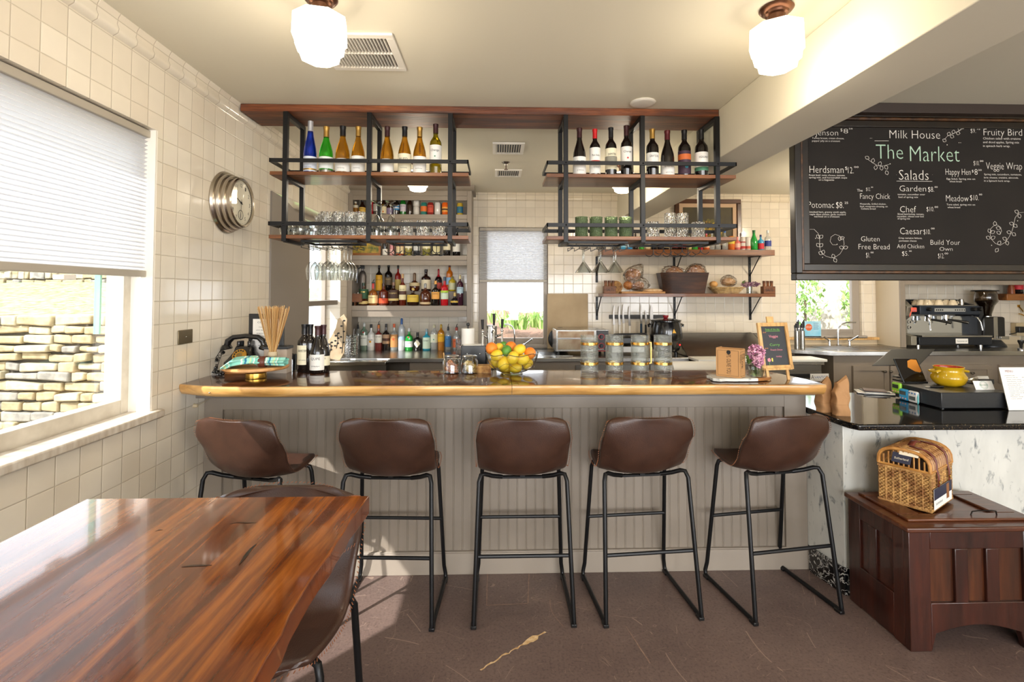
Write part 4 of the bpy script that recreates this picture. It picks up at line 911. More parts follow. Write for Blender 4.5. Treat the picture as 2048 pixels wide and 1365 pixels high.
gg = nt('green_pressed_glass'); m, t, b, N, L = gg; b.inputs['Base Color'].default_value = lin('#7c8f6a'); setp(b, .12, 0, trans=.55, ior=1.3)
tc = N.new('ShaderNodeTexCoord'); vo = N.new('ShaderNodeTexVoronoi'); vo.inputs['Scale'].default_value = 150; L.new(tc.outputs['Object'], vo.inputs['Vector']); bp = N.new('ShaderNodeBump'); bp.inputs['Strength'].default_value = .8; bp.inputs['Distance'].default_value = .004; L.new(vo.outputs[0], bp.inputs['Height']); L.new(bp.outputs[0], b.inputs['Normal']); green_g = m
for i, px in enumerate((1163, 1192, 1222, 1251)):
    R = .0415; pr = [(0, 0), (R*.9, 0), (R*.97, .004)]
    for k in range(22): z = .008+k*.0054; pr += [(R*.97, z), (R, z+.0027)]
    pr += [(R, .128), (R-.004, .129), (R-.005, .012), (0, .012)]
    glass('green_tumbler', ['green beaded glass tumbler at the left end, right rack', 'second green beaded tumbler from the left', 'third green beaded tumbler from the left', 'green beaded glass tumbler nearest the middle upright'][i], MB().lathe(pr, 28), green_g, rx(px, 3.2), 3.2, S2, group='green beaded tumblers', ang=25)
# ---- racks for stemmed glasses screwed under the shelves
def stem_rack(label, x0, x1, rails, curly=False):
    cx = (x0+x1)/2; t_ = thing('stemware_rack', label, 'glass rack', (cx, 3.28, 1.874)); w_ = (x1-x0)/2
    mb = MB(); mb.box(-w_, w_, -.115, -.100, -.014, 0); mb.box(-w_, w_, .100, .115, -.014, 0); mb.box(-w_, -w_+.015, -.1, .1, -.014, 0); mb.box(w_-.015, w_, -.1, .1, -.014, 0)
    mb.build('mounting_frame', black, t_, bevel=.001)
    for rl in rails:
        x = rl-cx; m_ = MB()
        if curly:
            m_.box(x-.003, x+.003, -.108, .108, -.018, -.012)
            for s in (-1, 1):
                arc = [(x+s*.028-s*.028*cos(a), -.107, -.05-.028*sin(a)) for a in [pi*k/10*.85 for k in range(11)]]
                m_.tube([(x, -.107, -.010), (x, -.107, -.05)]+arc[1:], .0026, 6)
                arc = [(p[0], .107, p[2]) for p in arc]; m_.tube([(x, .107, -.010), (x, .107, -.05)]+arc[1:], .0026, 6)
        else:
            g_ = .022
            for yy in (-.107, .107): m_.tube([(x, yy, -.008), (x, yy, -.024), (x-g_, yy, -.026), (x-g_, yy, -.045)], .0026, 6); m_.tube([(x, yy, -.024), (x+g_, yy, -.026), (x+g_, yy, -.045)], .0026, 6)
            for s in (-1, 1): m_.tube([(x+s*g_, -.107, -.045), (x+s*g_, .107, -.045)], .0026, 6)
        m_.build('wire_rail', black, t_)
    return t_
def rpx(l, Y=3.175): return [rx(p, Y, 490) for p in l]
stem_rack('stemware rack under the left end of the left shelf, full of wine glasses', rx(600, 3.16, 490), rx(714, 3.16, 490), rpx((610, 639, 671, 703)))
stem_rack('empty curl-hooked stemware rack under the right half of the left shelf', rx(772, 3.16, 490), rx(888, 3.16, 490), rpx((787, 826, 865)), True)
stem_rack('stemware rack under the green tumblers, holding martini glasses', rx(1136, 3.16, 490), rx(1257, 3.16, 490), rpx((1152, 1187, 1218, 1248)))
stem_rack('empty curl-hooked stemware rack under the crystal tumblers, right shelf', rx(1290, 3.16, 490), rx(1418, 3.16, 490), rpx((1327, 1364, 1401)), True)
wg = [(.033, -.210), (.0345, -.20), (.040, -.165), (.041, -.145), (.034, -.118), (.018, -.100), (.006, -.092), (.004, -.085), (.0038, -.012), (.009, -.004), (.033, -.0015), (.034, 0), (0, .0005)]
k = 0
for j, (p0, gname) in enumerate(((624, 'left-hand'), (655, 'middle'), (687, 'right-hand'))):
    for i, Y in enumerate((3.19, 3.265, 3.34)):
        x = rx(p0, 3.175, 490)
        glass('wine_glass', 'wine glass hanging upside down, %s in the %s rail gap' % (['front', 'second', 'rear'][i], gname), MB().lathe(wg, 28), clearg, x, Y, 1.838, group='hanging wine glasses')
mg = [(.052, -.158), (.046, -.145), (.006, -.090), (.004, -.084), (.0038, -.01), (.009, -.004), (.034, -.0015), (.035, 0), (0, .0005)]
for j, (p0, gname) in enumerate(((1169, 'left-hand'), (1203, 'middle'), (1233, 'right-hand'))):
    for i, Y in enumerate((3.20, 3.31)):
        x = rx(p0, 3.175, 490)+(.012 if i else 0)
        glass('martini_glass', 'martini glass hanging upside down, %s one in the %s rail gap' % (['front', 'rear'][i], gname), MB().lathe([(r*(1 if not j else 1), z) for r, z in mg], 28), clearg, x, Y, 1.838, group='hanging martini glasses')
# ---------------------------------------------------------------- things on the bar
def onbar(px, py): return at(px, py, Z=BZ)
# four wine bottles at the left
for px, by, ty, wp, shp, cp, lb, lz, tx, sb, lab_, cx_ in ((608, 748, 649, 26, 'bordeaux', blk_f, CRM, (.17, .57), 'DARMSTERN', 'red wine', 'dark wine bottle with tall engraved cream label, front left on the bar', 0), (622, 741, 649, 22, 'bordeaux', blk_f, None, (.2, .5), None, None, 'dark wine bottle standing behind the engraved-label bottle', 0),
     (635, 749, 652, 29, 'burgundy', brn_f, W, (.07, .40), 'QUPE', 'SYRAH', 'dark wine bottle with white black-ruled QUPE label, front on the bar', 0), (648, 742, 650, 24, 'burgundy', brn_f, CRM, (.15, .35), 'PINOT', None, 'dark wine bottle behind and right of the QUPE bottle', 0)):
    p = onbar(px, by-3); Y = p.y; R = wp/2*Y/1016
    if by < 745: Y = 3.008; p = at(px, 600, Y=Y)
    bottle(lab_, p.x, Y, BZ, R, (at(px, ty, Y=Y).z-BZ), shp, dark_w, cp, .2, lb, lz, tx, sb, group='wine bottles standing on the bar')
# jars of dried citrus
slice_o = mat('dried_orange', '#c8702a', .6, noise=('#e8c08a', 40)); slice_l = mat('dried_lemon', '#c9ad5c', .6, noise=('#efe2b8', 40)); peel = mat('dried_peel', '#a04a1c', .6)
rnd = random.Random(2)
for px, nm, sm, lab_ in ((903, 'o', slice_o, 'glass jar of dried orange slices on the bar'), (939, 'l', slice_l, 'glass jar of dried lemon slices on the bar')):
    p = onbar(px, 747); t_ = thing('garnish_jar', lab_, 'jar', (p.x, p.y, BZ)); R = .049
    MB().lathe([(0, 0), (R*.86, 0), (R, .006), (R, .068), (R*.86, .082), (R*.8, .086)], 28).build('jar_body', clearg, t_)
    MB().lathe([(R*.84, .086), (R*.88, .088), (R*.88, .100), (R*.7, .104), (0, .106)], 28).build('jar_lid', clearg, t_)
    mb = MB()
    for i in range(34):
        a, r_ = rnd.uniform(0, 6.3), rnd.uniform(0, .024); c = (r_*cos(a), r_*sin(a), .012+.05*i/34)
        T_ = Matrix.Translation(c) @ Matrix.Rotation(rnd.uniform(0, 6), 4, 'Z') @ Matrix.Rotation(rnd.uniform(0, 1.5), 4, 'X'); r1 = rnd.uniform(.015, .021)
        mb.lathe([(0, -.001), (r1*.84, -.001)], 12, M=T_); mb.lathe([(0, .001), (r1*.84, .001)], 12, M=T_); mb.lathe([(r1*.84, -.0018), (r1, -.0018), (r1, .0018), (r1*.84, .0018)], 12, mi=1, M=T_)
    mb.build('dried_slices', [sm, peel if nm == 'o' else mat('dried_lemon_rind', '#a8842e', .6)], t_)
p = onbar(888, 741); tag(MB().tube([(0, 0, .004), (.002, .01, .06), (-.006, .03, .10)], .004, 6).build('wooden_scoop', pale_wood, loc=(p.x, p.y, BZ)), 'small wooden scoop leaning behind the orange jar', 'scoop')
# caddy of napkins and paper towel behind the bar: stand on the lower bar deck
dk = MB().box(-1.52, 1.60, 3.06, 3.42, .90, .93); tag(dk.build('bartender_shelf', steel_d, bevel=.003), 'narrow stainless work shelf hidden behind the raised bar top', 'shelf')
mb = MB().box(-1.52, 1.60, 3.40, 3.42, .02, .90).box(-1.52, -1.5, 3.03, 3.40, .02, .9).box(1.58, 1.6, 3.03, 3.40, .02, .9); tag(mb.build('under_bar_cabinet', taupe_d), 'taupe under-bar cabinet on the bartender side', 'cabinet')
Yq = 3.25
def box_px(name, label, cat, x0, x1, y0, y1, Y, D, m_, zb=None, bevel=.003, group=None):
    a = at(x0, y1, Y=Y); b_ = at(x1, y0, Y=Y); zb = a.z if zb is None else zb; t_ = thing(name, label, cat, ((a.x+b_.x)/2, Y, zb), 0, group)
    return t_, (b_.x-a.x), (b_.z-zb)
nc, w_, h = box_px('napkin_caddy', 'black caddy holding white napkins behind the jars', 'caddy', 922, 972, 692, 735, Yq, .1, black_p, .93)
mb = MB(); mb.box(-w_/2, w_/2, 0, .006, 0, h); mb.box(-w_/2, w_/2, .11, .116, 0, h*.9); mb.box(-w_/2, -w_/2+.006, 0, .11, 0, h); mb.box(w_/2-.006, w_/2, 0, .11, 0, h); mb.build('caddy_body', black_p, nc, bevel=.002)
MB().box(-w_/2+.012, w_/2-.012, .02, .10, 0, h+.004).build('napkins', paper, nc, bevel=.004)
for s in (-.04, .04): MB().ball((s, -.001, h*.82), .005, 8, 5).build('rivet', chrome, nc)
pt = thing('paper_towel_holder', 'white paper towel roll on an upright holder by the window', 'paper towel', (gx(939, 3.52), 3.36, .93)); zt = gz(657, 3.36)-.93
MB().lathe([(0, 0), (.06, 0), (.06, .008), (0, .008)], 24).build('base', black_p, pt); MB().lathe([(.018, .01), (.043, .01), (.043, zt), (.018, zt)], 32).build('paper_roll', paper, pt); MB().lathe([(.006, 0), (.006, zt+.015), (.012, zt+.02), (.010, zt+.035), (0, zt+.04)], 12).build('spindle', black_p, pt)
wb = thing('wicker_tray', 'small woven tray behind the lemon jar', 'tray', (gx(965, 3.0), 2.99, BZ)); mb = MB()
for r in range(5): mb.tube([(-.05, -.03, .006+r*.008), (.05, -.03, .006+r*.008), (.05, .03, .006+r*.008), (-.05, .03, .006+r*.008)], .0045, 6, closed=True)
mb.build('woven_side', wick, wb); MB().box(-.05, .05, -.03, .03, 0, .004).build('base', wick, wb)
# fruit bowl
p = onbar(1024, 748); BX, BY = p.x, p.y+.0
R0 = 52*BY/1016; hB = at(1024, 706, Y=BY).z-BZ
bt = thing('fruit_bowl', 'scalloped clear glass bowl piled with citrus fruit on the bar', 'bowl', (BX, BY, BZ))
mb = MB(); mb.lathe([(0, .004), (.055, .004), (.06, 0), (.062, .004), (.055, .010)], 36)
def bowl(u, v):
    a = 2*pi*v; r = .05+(R0-.05)*(sin(u*pi/2)**.85); z = .010+(hB-.010)*(1-cos(u*pi/2))**.8
    z += .006*u*sin(6*a); r += .003*u*sin(6*a); return (r*cos(a), r*sin(a), z)
mb.grid(bowl, 14, 72); mb.build('bowl_glass', thin_glass('pressed_glass', '#f7fbf9', 1.8, .02), bt)
mb = MB(); mb.tube([bowl(1, i/72) for i in range(72)], .0022, 6, closed=True); mb.tube([Vector(bowl(.55, i/72))+Vector((0, 0, .012*sin(i/72*2*pi*6))) for i in range(72)], .0012, 5, closed=True); mb.build('bowl_rim', thin_glass('rim_glass', '#b8c4c0', 3, .02), bt)
def fruit_mat(n, c, c2): return mat(n, c, .38, noise=(c2, 6), bump=.25, bscale=420, sss=.05)
om, lm, gm = fruit_mat('orange_skin', '#e8741a', '#f08c28'), fruit_mat('lemon_skin', '#e6b81a', '#f0cc38'), fruit_mat('lime_skin', '#3f7a24', '#5f9636')
def fruit(kind, px, py, dy, r, label, tilt=0):
    Y = BY+dy; q = at(px, py, Y=Y); m_ = {'orange': om, 'lemon': lm, 'lime': gm}[kind]; mb = MB()
    if kind == 'orange': pr = [(r*sin(pi*i/14) if 0 < i < 14 else 0, -r*.96*cos(pi*i/14)) for i in range(15)]
    else:
        L_ = r*1.22 if kind == 'lemon' else r*1.12; pr = []
        for i in range(17):
            a = pi*i/16; z = -L_*cos(a); rr = r*sin(a)**.85 if 0 < i < 16 else 0
            pr.append((max(rr, r*.14 if i in (1, 15) else 0) if 0 < i < 16 else 0, z*1.06 if i in (0, 16) else z))
    rz = random.Random(px*7+py); M_ = Matrix.Rotation(rz.uniform(0, 3), 4, 'Z') @ Matrix.Rotation(rz.uniform(.5, 1.6), 4, 'X')
    mb.lathe(pr, 24, M=M_)
    o = mb.build(kind, m_, loc=q); tag(o, label, kind, 'citrus in the glass bowl')
    if kind == 'orange':
        MB().lathe([(0, r*.955), (.003, r*.957), (.003, r*.965), (0, r*.967)], 8, M=M_).build('stem_scar', mat('stem_green', '#6a7a3a', .7), o)
u = BY/1016
for k, px, py, dy, rp, lb in (('orange', 983, 697, -.03, 12, 'orange at the left top of the fruit bowl'), ('orange', 1022, 695, .035, 12, 'orange at the top centre of the fruit pile'), ('orange', 1060, 707, -.03, 12, 'orange at the right rim of the fruit bowl'),
      ('lime', 1006, 692, .05, 8, 'lime behind, between the left orange and the top orange'), ('lime', 1013, 702, -.045, 10, 'dark green lime in front at the centre of the fruit pile'),
      ('lemon', 998, 696, .02, 9.5, 'lemon peeking out behind the left orange'), ('lemon', 993, 711, -.07, 10.5, 'lemon on the left, just under the left orange'), ('lemon', 1039, 700, -.03, 10.5, 'lemon between the top orange and the right orange'), ('lemon', 1026, 716, -.085, 11, 'lemon at the front centre resting on the rim'), ('lemon', 1046, 720, -.075, 10.5, 'lemon at the front right below the right orange'),
      ('lemon', 1007, 727, -.06, 12, 'large lemon low in the left of the bowl'), ('lemon', 1031, 736, -.02, 11, 'lemon at the bottom right of the bowl'), ('lemon', 990, 726, 0, 10, 'lemon against the left glass side of the bowl'), ('lemon', 1056, 729, .0, 9.5, 'lemon against the right glass side of the bowl'), ('lemon', 1012, 738, .03, 10, 'lemon at the very bottom of the bowl'),
      ('lemon', 1030, 715, .05, 11, 'lemon hidden in the middle of the pile')):
    fruit(k, px, py, dy, rp*u, lb)
# four gold-banded glasses
seed_g = nt('seeded_glass'); m, t, b, N, L = seed_g; setp(b, .01, 0, trans=1, ior=1.45); b.inputs['Base Color'].default_value = (.97, .985, .98, 1)
tc = N.new('ShaderNodeTexCoord'); vo = N.new('ShaderNodeTexVoronoi'); vo.inputs['Scale'].default_value = 130; L.new(tc.outputs['Object'], vo.inputs['Vector']); rp = N.new('ShaderNodeValToRGB'); rp.color_ramp.elements[1].position = .35; L.new(vo.outputs[0], rp.inputs[0]); bp = N.new('ShaderNodeBump'); bp.inputs['Strength'].default_value = .55; bp.inputs['Distance'].default_value = .003; L.new(rp.outputs[0], bp.inputs['Height']); L.new(bp.outputs[0], b.inputs['Normal']); seeded = m
for i, px in enumerate((1179, 1229, 1280, 1326)):
    p = onbar(px, 745); R = .0515; hh = at(px, 671, Y=p.y).z-BZ
    t_ = thing('banded_glass', ['seeded glass with two gold bands, nearest the fruit bowl', 'seeded glass with two gold bands, second from the fruit bowl', 'seeded glass pitcher with two gold bands and a gold handle', 'seeded glass with two gold bands, nearest the cardboard box'][i], 'glass', (p.x, p.y, BZ), 0, 'gold-banded glasses on the bar')
    MB().lathe([(0, 0), (R*.93, 0), (R, .006), (R, hh), (R-.003, hh), (R-.004, .016), (0, .012)], 36).build('glass_body', thin_glass('seeded_thin', '#f6f8f6', 1.25, .04, bump=.4, bs=150, body='#f0f2f0', bodyw=.04), t_)
    for z in (.046, hh*.745): MB().lathe([(R+.0002, z), (R+.0022, z+.001), (R+.0022, z+.015), (R+.0002, z+.016)], 36).build('gold_band', gold, t_)
    if i == 2: mb = MB(); mb.box(R+.002, R+.016, -.004, .004, .050, .056); mb.box(R+.010, R+.018, -.004, .004, .05, hh*.82); mb.box(R+.002, R+.016, -.004, .004, hh*.80, hh*.82); mb.build('handle', gold, t_, bevel=.001)
# cake stand with towel, whisk, telephone behind
p = onbar(512, 757); SX, SY = p.x, p.y; ds = at(512, 731, Y=SY).z
cs = thing('cake_stand', 'round wooden cake stand on a brushed gold foot at the bar end', 'cake stand', (SX, SY, BZ)); hs = ds-BZ; RD = 60*SY/1016
MB().lathe([(0, hs-.018), (RD-.006, hs-.018), (RD, hs-.012), (RD, hs-.004), (RD-.004, hs), (0, hs)], 56).build('wooden_plate', wood('stand_wood', ['#a8713c', '#c48d54', '#d8a870'], 'x', 6, 8, .4), cs)
MB().lathe([(.052, 0), (.054, .006), (.052, .03), (.043, hs-.032), (.02, hs-.022), (0, hs-.0185)], 40).build('gold_foot', brass, cs)
wk = thing('broom_whisk', 'fan of straw broomcorn bound at the handle on the cake stand', 'whisk', (at(542, 722, Y=SY-.02).x, SY-.0, ds+.002)); hw = at(542, 612, Y=SY).z-ds
mb = MB(); rnd = random.Random(9)
for i in range(150):
    a, q = rnd.uniform(0, 6.28), rnd.random()**.5; c = Vector((q*.018*cos(a), q*.014*sin(a), 0)); top = Vector((q*.088*cos(a), q*.05*sin(a), hw*rnd.uniform(.94, 1)))
    P = [c, c+Vector((0, 0, .075)), c.lerp(top, .5)*.85+Vector((0, 0, hw*.09)), top]; mb.tube(P, .0011, 4, mi=i % 3)
mb.build('straw', [mat('straw', '#c9a063', .6), mat('straw_light', '#dcb980', .6), mat('straw_dark', '#a9793f', .6)], wk)
MB().lathe([(.022, .004), (.024, .01), (.023, .05), (.0245, .052), (.023, .07), (.021, .072)], 20).build('twine_binding', mat('twine', '#b9a688', .8), wk)
tw = thing('tea_towel', 'aqua striped tea towel gathered in a leather ring on the cake stand', 'towel', (at(520, 727, Y=SY-.06).x, SY-.07, ds+.002), radians(8))
tm = nt('striped_towel'); m, t, b, N, L = tm; setp(b, .85, 0); tc = N.new('ShaderNodeTexCoord'); sx = N.new('ShaderNodeSeparateXYZ'); L.new(tc.outputs['Object'], sx.inputs[0])
wv = N.new('ShaderNodeMath'); wv.operation = 'MULTIPLY'; wv.inputs[1].default_value = 9; L.new(sx.outputs[0], wv.inputs[0]); fr = N.new('ShaderNodeMath'); fr.operation = 'FRACT'; L.new(wv.outputs[0], fr.inputs[0])
cr = N.new('ShaderNodeValToRGB'); cr.color_ramp.interpolation = 'CONSTANT'; e = cr.color_ramp.elements; e[0].color = lin('#8fd0c0'); e[1].position = .35; e[1].color = lin('#e9efe2')
for ps, c in ((.42, '#8fd0c0'), (.5, '#2f7a9c'), (.58, '#9ad6c6'), (.7, '#c9d9a0'), (.76, '#8fd0c0'), (.86, '#e9efe2'), (.9, '#74bfae')): q = e.new(ps); q.color = lin(c)
L.new(fr.outputs[0], cr.inputs[0]); L.new(cr.outputs[0], b.inputs['Base Color']); towel_m = m
def tow(u, v):
    x = -.155+.29*u; wd = .030+.055*abs(u-.60)*1.4 if u < .6 else .026+.05*(u-.6); a = 2*pi*v
    fold = 1+.18*sin(5*a+u*6); y = wd*cos(a)*fold*1.15; z = .024+.020*sin(a)*fold+(.012 if u < .5 else .006)*sin(pi*u)-(.022*max(0, .12-u)/.12)
    return (x, y, max(.001, z))
MB().grid(tow, 40, 40).build('folded_cloth', towel_m, tw, subd=1)
mb = MB(); mb.grid(lambda u, v: (-.155+.29*.60-.016+.034*u, .038*cos(2*pi*v), .026+.028*sin(2*pi*v)), 2, 30); mb.build('napkin_ring', mat('ring_leather', '#5d2e20', .45), tw, solid=.003)
# telephone and what it stands on
TY = 2.975; tp = at(488, 727, Y=TY); zt0 = tp.z
mb = MB(); a = at(462, 752, Y=TY).x; b_ = at(484, 752, Y=TY).x
wbx = thing('wooden_block_box', 'dark slatted wooden box under the telephone behind the cake stand', 'box', (at(488, 740, Y=TY).x, TY, BZ)); hbx = zt0-BZ
MB().box(-.085, .085, -.05, .05, 0, hbx).build('box_body', crate_wood, wbx, bevel=.002)
mb = MB()
for k in range(4): mb.box(-.087, .087, -.052, -.050, hbx*(k+.15)/4, hbx*(k+.75)/4)
mb.build('slats', wood('slat_wood', ['#6b3d1c', '#96602e', '#b07c44'], 'x', 6, 9, .4), wbx)
bak = mat('bakelite', '#0e0e10', .15, coat=.4)
ph = thing('rotary_telephone', 'black rotary telephone with brass dial and coiled cord behind the cake stand', 'telephone', (at(488, 727, Y=TY).x, TY, zt0))
mb = MB(); n = 5; secs = [(0, .098, .075), (.012, .096, .073), (.030, .080, .06), (.065, .056, .042), (.090, .052, .032), (.098, .046, .026)]
def ph_f(u, v):
    k = min(int(u*5), 4); f = u*5-k; a, b_ = secs[k], secs[k+1]; z, hx_, hy = [a[i]*(1-f)+b_[i]*f for i in range(3)]; th = 2*pi*v; c, s = cos(th), sin(th); e = .55
    return (hx_*abs(c)**e*(1 if c > 0 else -1), hy*abs(s)**e*(1 if s > 0 else -1)+z*.18, z)
mb.grid(ph_f, 15, 40); mb.box(-.044, .044, -.008, .04, .094, .098); mb.build('body', bak, ph)
for s in (-1, 1):
    m_ = MB(); m_.box(s*.03-.009, s*.03+.009, -.012, .046, .095, .128); m_.build('cradle', bak, ph, bevel=.005)
mb = MB(); P = [(-.105, 0, .10), (-.10, 0, .125), (-.07, 0, .148), (0, 0, .155), (.07, 0, .148), (.10, 0, .125), (.105, 0, .10)]
mb.tube([(x, .017, z) for x, y, z in P], [.018, .019, .015, .0135, .015, .019, .018], 16)
for s in (-1, 1): mb.lathe([(0, 0), (.031, 0), (.033, .008), (.026, .022), (.018, .03), (0, .03)], 24, M=Matrix.Translation((s*.108, .017, .076)) @ Matrix.Rotation(radians(s*12), 4, 'Y'))
mb.build('handset', bak, ph)
MD = Matrix.Translation((.0, -.052, .050)) @ Matrix.Rotation(radians(58), 4, 'X')
dl = MB().lathe([(0, 0), (.038, 0), (.040, .003), (.038, .005), (0, .005)], 32, M=MD).build('dial', brass, ph)
mb = MB()
for i in range(10): a = radians(60+27*i); mb.lathe([(0, .0056), (.0052, .0056)], 12, M=MD @ Matrix.Translation((.029*cos(a), .029*sin(a), 0)))
mb.lathe([(0, .0058), (.016, .0058)], 20, M=MD, mi=1); mb.build('finger_holes', [ink, mat('dial_centre', '#8c7648', .4, .8)], dl)
mb = MB(); P = []; nT = 420; path = [Vector((-.108, .0, .066)), Vector((-.14, -.02, .03)), Vector((-.145, -.03, -.02)), Vector((-.13, -.04, -zt0+BZ+.018)), Vector((-.09, -.10, -zt0+BZ+.012)), Vector((-.02, -.12, -zt0+BZ+.012))]
def pth(s):
    k = min(int(s*5), 4); f = s*5-k; p0, p1, p2, p3 = path[max(k-1, 0)], path[k], path[k+1], path[min(k+2, 5)]
    return .5*((2*p1)+(p2-p0)*f+(2*p0-5*p1+4*p2-p3)*f*f+(3*p1-3*p2+p0-p3)*f**3)
for i in range(nT+1):
    s = i/nT; c = pth(s); d = (pth(min(1, s+.01))-pth(max(0, s-.01))).normalized(); u = d.cross(Vector((.2, 1, .1))).normalized(); w2 = d.cross(u); a = 2*pi*s*42; r_ = .009 if s > .06 else .009*s/.06
    P.append(c+u*r_*cos(a)+w2*r_*sin(a))
mb.tube(P, .0018, 5); mb.build('coiled_cord', bak, ph)
# framed card and black book behind
t_ = thing('framed_menu', 'black framed drinks list leaning against the tiles behind the telephone', 'picture frame', (at(530, 725, Y=3.02).x, 3.035, BZ), radians(-4)); z1 = at(530, 628, Y=3.03).z-BZ
MB().box(-.105, .105, -.008, .008, 0, z1).build('frame', black_p, t_, bevel=.003); MB().box(-.078, .078, -.0095, -.008, .03, z1-.03).build('paper_sheet', paper, t_)
mb = MB(); text_mb(mb, 'COCKTAILS', -.05, z1-.055, .10, .010, -.0102)
for k, s_ in enumerate(('negroni', 'old fashioned', 'paper plane', 'manhattan', 'bees knees', 'sidecar', 'daiquiri')): text_mb(mb, s_, -.02-.003*len(s_), z1-.08-.018*k, .006*len(s_)+.02, .006, -.0102)
mb.build('list_lettering', ink, t_)
t_ = thing('black_box', 'low black and cream box lying behind the straw broom', 'box', (at(549, 735, Y=3.0).x, 3.0, BZ)); hz = at(545, 692, Y=3.0).z-BZ
MB().box(-.045, .085, -.04, .04, 0, hz-.016).build('box_body', mat('cream_box', '#b3a595', .6), t_, bevel=.002); MB().box(-.05, .09, -.045, .045, hz-.016, hz).build('box_lid', black_p, t_, bevel=.002)
# straws in a glass
p = onbar(583, 742); t_ = thing('straw_glass', 'clear glass packed with short black straws left of the wine bottles', 'straw holder', (p.x, p.y, BZ)); hh = at(583, 708, Y=p.y).z-BZ
MB().lathe([(0, 0), (.034, 0), (.035, hh*.7), (.033, hh*.7), (.032, .004), (0, .004)], 24).build('holder_glass', clearg, t_)
mb = MB(); rnd = random.Random(3)
for i in range(44): a, q = rnd.uniform(0, 6.28), .028*rnd.random()**.5; mb.cyl((q*cos(a), q*sin(a), .005), (q*cos(a)*1.05, q*sin(a)*1.05, hh*rnd.uniform(.92, 1)), .003, n=6)
tag(mb.build('straws', mat('black_straw', '#151516', .3), t_))
# marble board with box and flowers
p = onbar(1482, 762); t_ = thing('serving_board', 'small marble and wood serving board under the cardboard box', 'serving board', (p.x, p.y, BZ))
out = [(-.165, .0), (-.15, .035), (-.16, .06), (-.13, .085), (-.06, .075), (.02, .095), (.10, .085), (.165, .055), (.175, .02), (.14, -.02), (.08, -.045), (0, -.05), (-.06, -.052), (-.10, -.045), (-.135, -.055), (-.165, -.035)]
outm = [q for q in out if q[0] < .075]+[]
om_ = [(-.165, 0), (-.15, .035), (-.16, .06), (-.13, .085), (-.06, .075), (.02, .095), (.07, .089), (.07, -.046), (0, -.05), (-.06, -.052), (-.10, -.045), (-.135, -.055), (-.165, -.035)]
MB().prism(om_, .004, .020).build('marble_part', marble, t_, bevel=.003); MB().prism([(.07, .089), (.10, .085), (.165, .055), (.175, .02), (.14, -.02), (.07, -.046)], .004, .020).build('wood_part', wood('board_wood', ['#7a4a24', '#a06a38', '#b9824a'], 'x', 6, 9, .4), t_, bevel=.003)
for q in ((-.12, -.03), (-.12, .06), (.12, .0), (.1, .06)): MB().cyl((q[0], q[1], 0), (q[0], q[1], .004), .006, n=10).build('foot', black_p, t_)
bx = thing('cardboard_box', 'open kraft cardboard box printed PS. OLIVE YOU on the marble board', 'box', (at(1465, 757, Y=p.y).x, p.y+.02, BZ+.0205), radians(-44))
hb = at(1465, 698, Y=p.y).z-BZ-.02; cb_ = mat('box_cardboard', '#b88a58', .8)
w2, d2, tk = .062, .040, .003
mb = MB(); mb.box(-w2, w2, -d2, -d2+tk, 0, hb); mb.box(w2-tk, w2, -d2+tk, d2, 0, hb*.985); mb.box(-w2, -w2+tk, -d2+tk, d2, 0, hb*1.02); mb.box(-w2+tk, w2-tk, d2-tk, d2, 0, hb); mb.box(-w2, w2, -d2, d2, 0, .002)
mb.build('box_walls', cb_, bx, bevel=.0008)
mb = MB(); e_ = .0015
def rect(mb, x0, x1, z0, z1, y, t=.0012, M=None):
    for q in ((x0, x1, z0, z0+t), (x0, x1, z1-t, z1), (x0, x0+t, z0, z1), (x1-t, x1, z0, z1)): mb.box(q[0], q[1], y-.0004, y, q[2], q[3], 0, M)
rect(mb, -w2+.008, w2-.008, .008, hb-.008, -d2)
text_mb(mb, 'PS. OLIVE YOU', -.006, hb*.80, hb*.68, .022, -d2-.0006, vertical=True)
mb.lathe([(0, 0), (.011, 0)], 20, M=Matrix.Translation((.004, -d2-.0006, hb*.88)) @ Matrix.Rotation(pi/2, 4, 'X'))
MS = Matrix.Translation((w2, 0, 0)) @ Matrix.Rotation(pi/2, 4, 'Z')
rect(mb, -d2+.005, d2-.005, .008, hb-.012, 0, M=MS)
for k, s_ in enumerate(('PS.', 'OLIVE', 'YOU')): text_mb(mb, s_, .012-.025*k-.006, hb*.83 if k == 0 else hb*.83, hb*(.24, .5, .3)[k], .021, -.0008, M=MS, vertical=True)
mb.build('printed_lettering', ink, bx, smooth=False)
fv = thing('lilac_vase', 'small square glass jar of pink lilac beside the cardboard box', 'flower vase', (at(1514, 754, Y=p.y).x, p.y+.005, BZ+.0205)); hv = at(1514, 722, Y=p.y).z-BZ-.02
MB().lathe([(0, 0), (.034, 0), (.038, .005), (.038, hv*.75), (.024, hv*.9), (.024, hv), (.022, hv), (.022, hv*.9), (.035, hv*.72), (.035, .006), (0, .006)], 8, a0=pi/8).build('jar', clearg, fv, ang=20, bevel=.002)
MB().lathe([(0, .008), (.033, .008), (.033, hv*.45), (0, hv*.45)], 8, a0=pi/8).build('water', thin_glass('water', '#dfe8c8', 1, .01), fv)
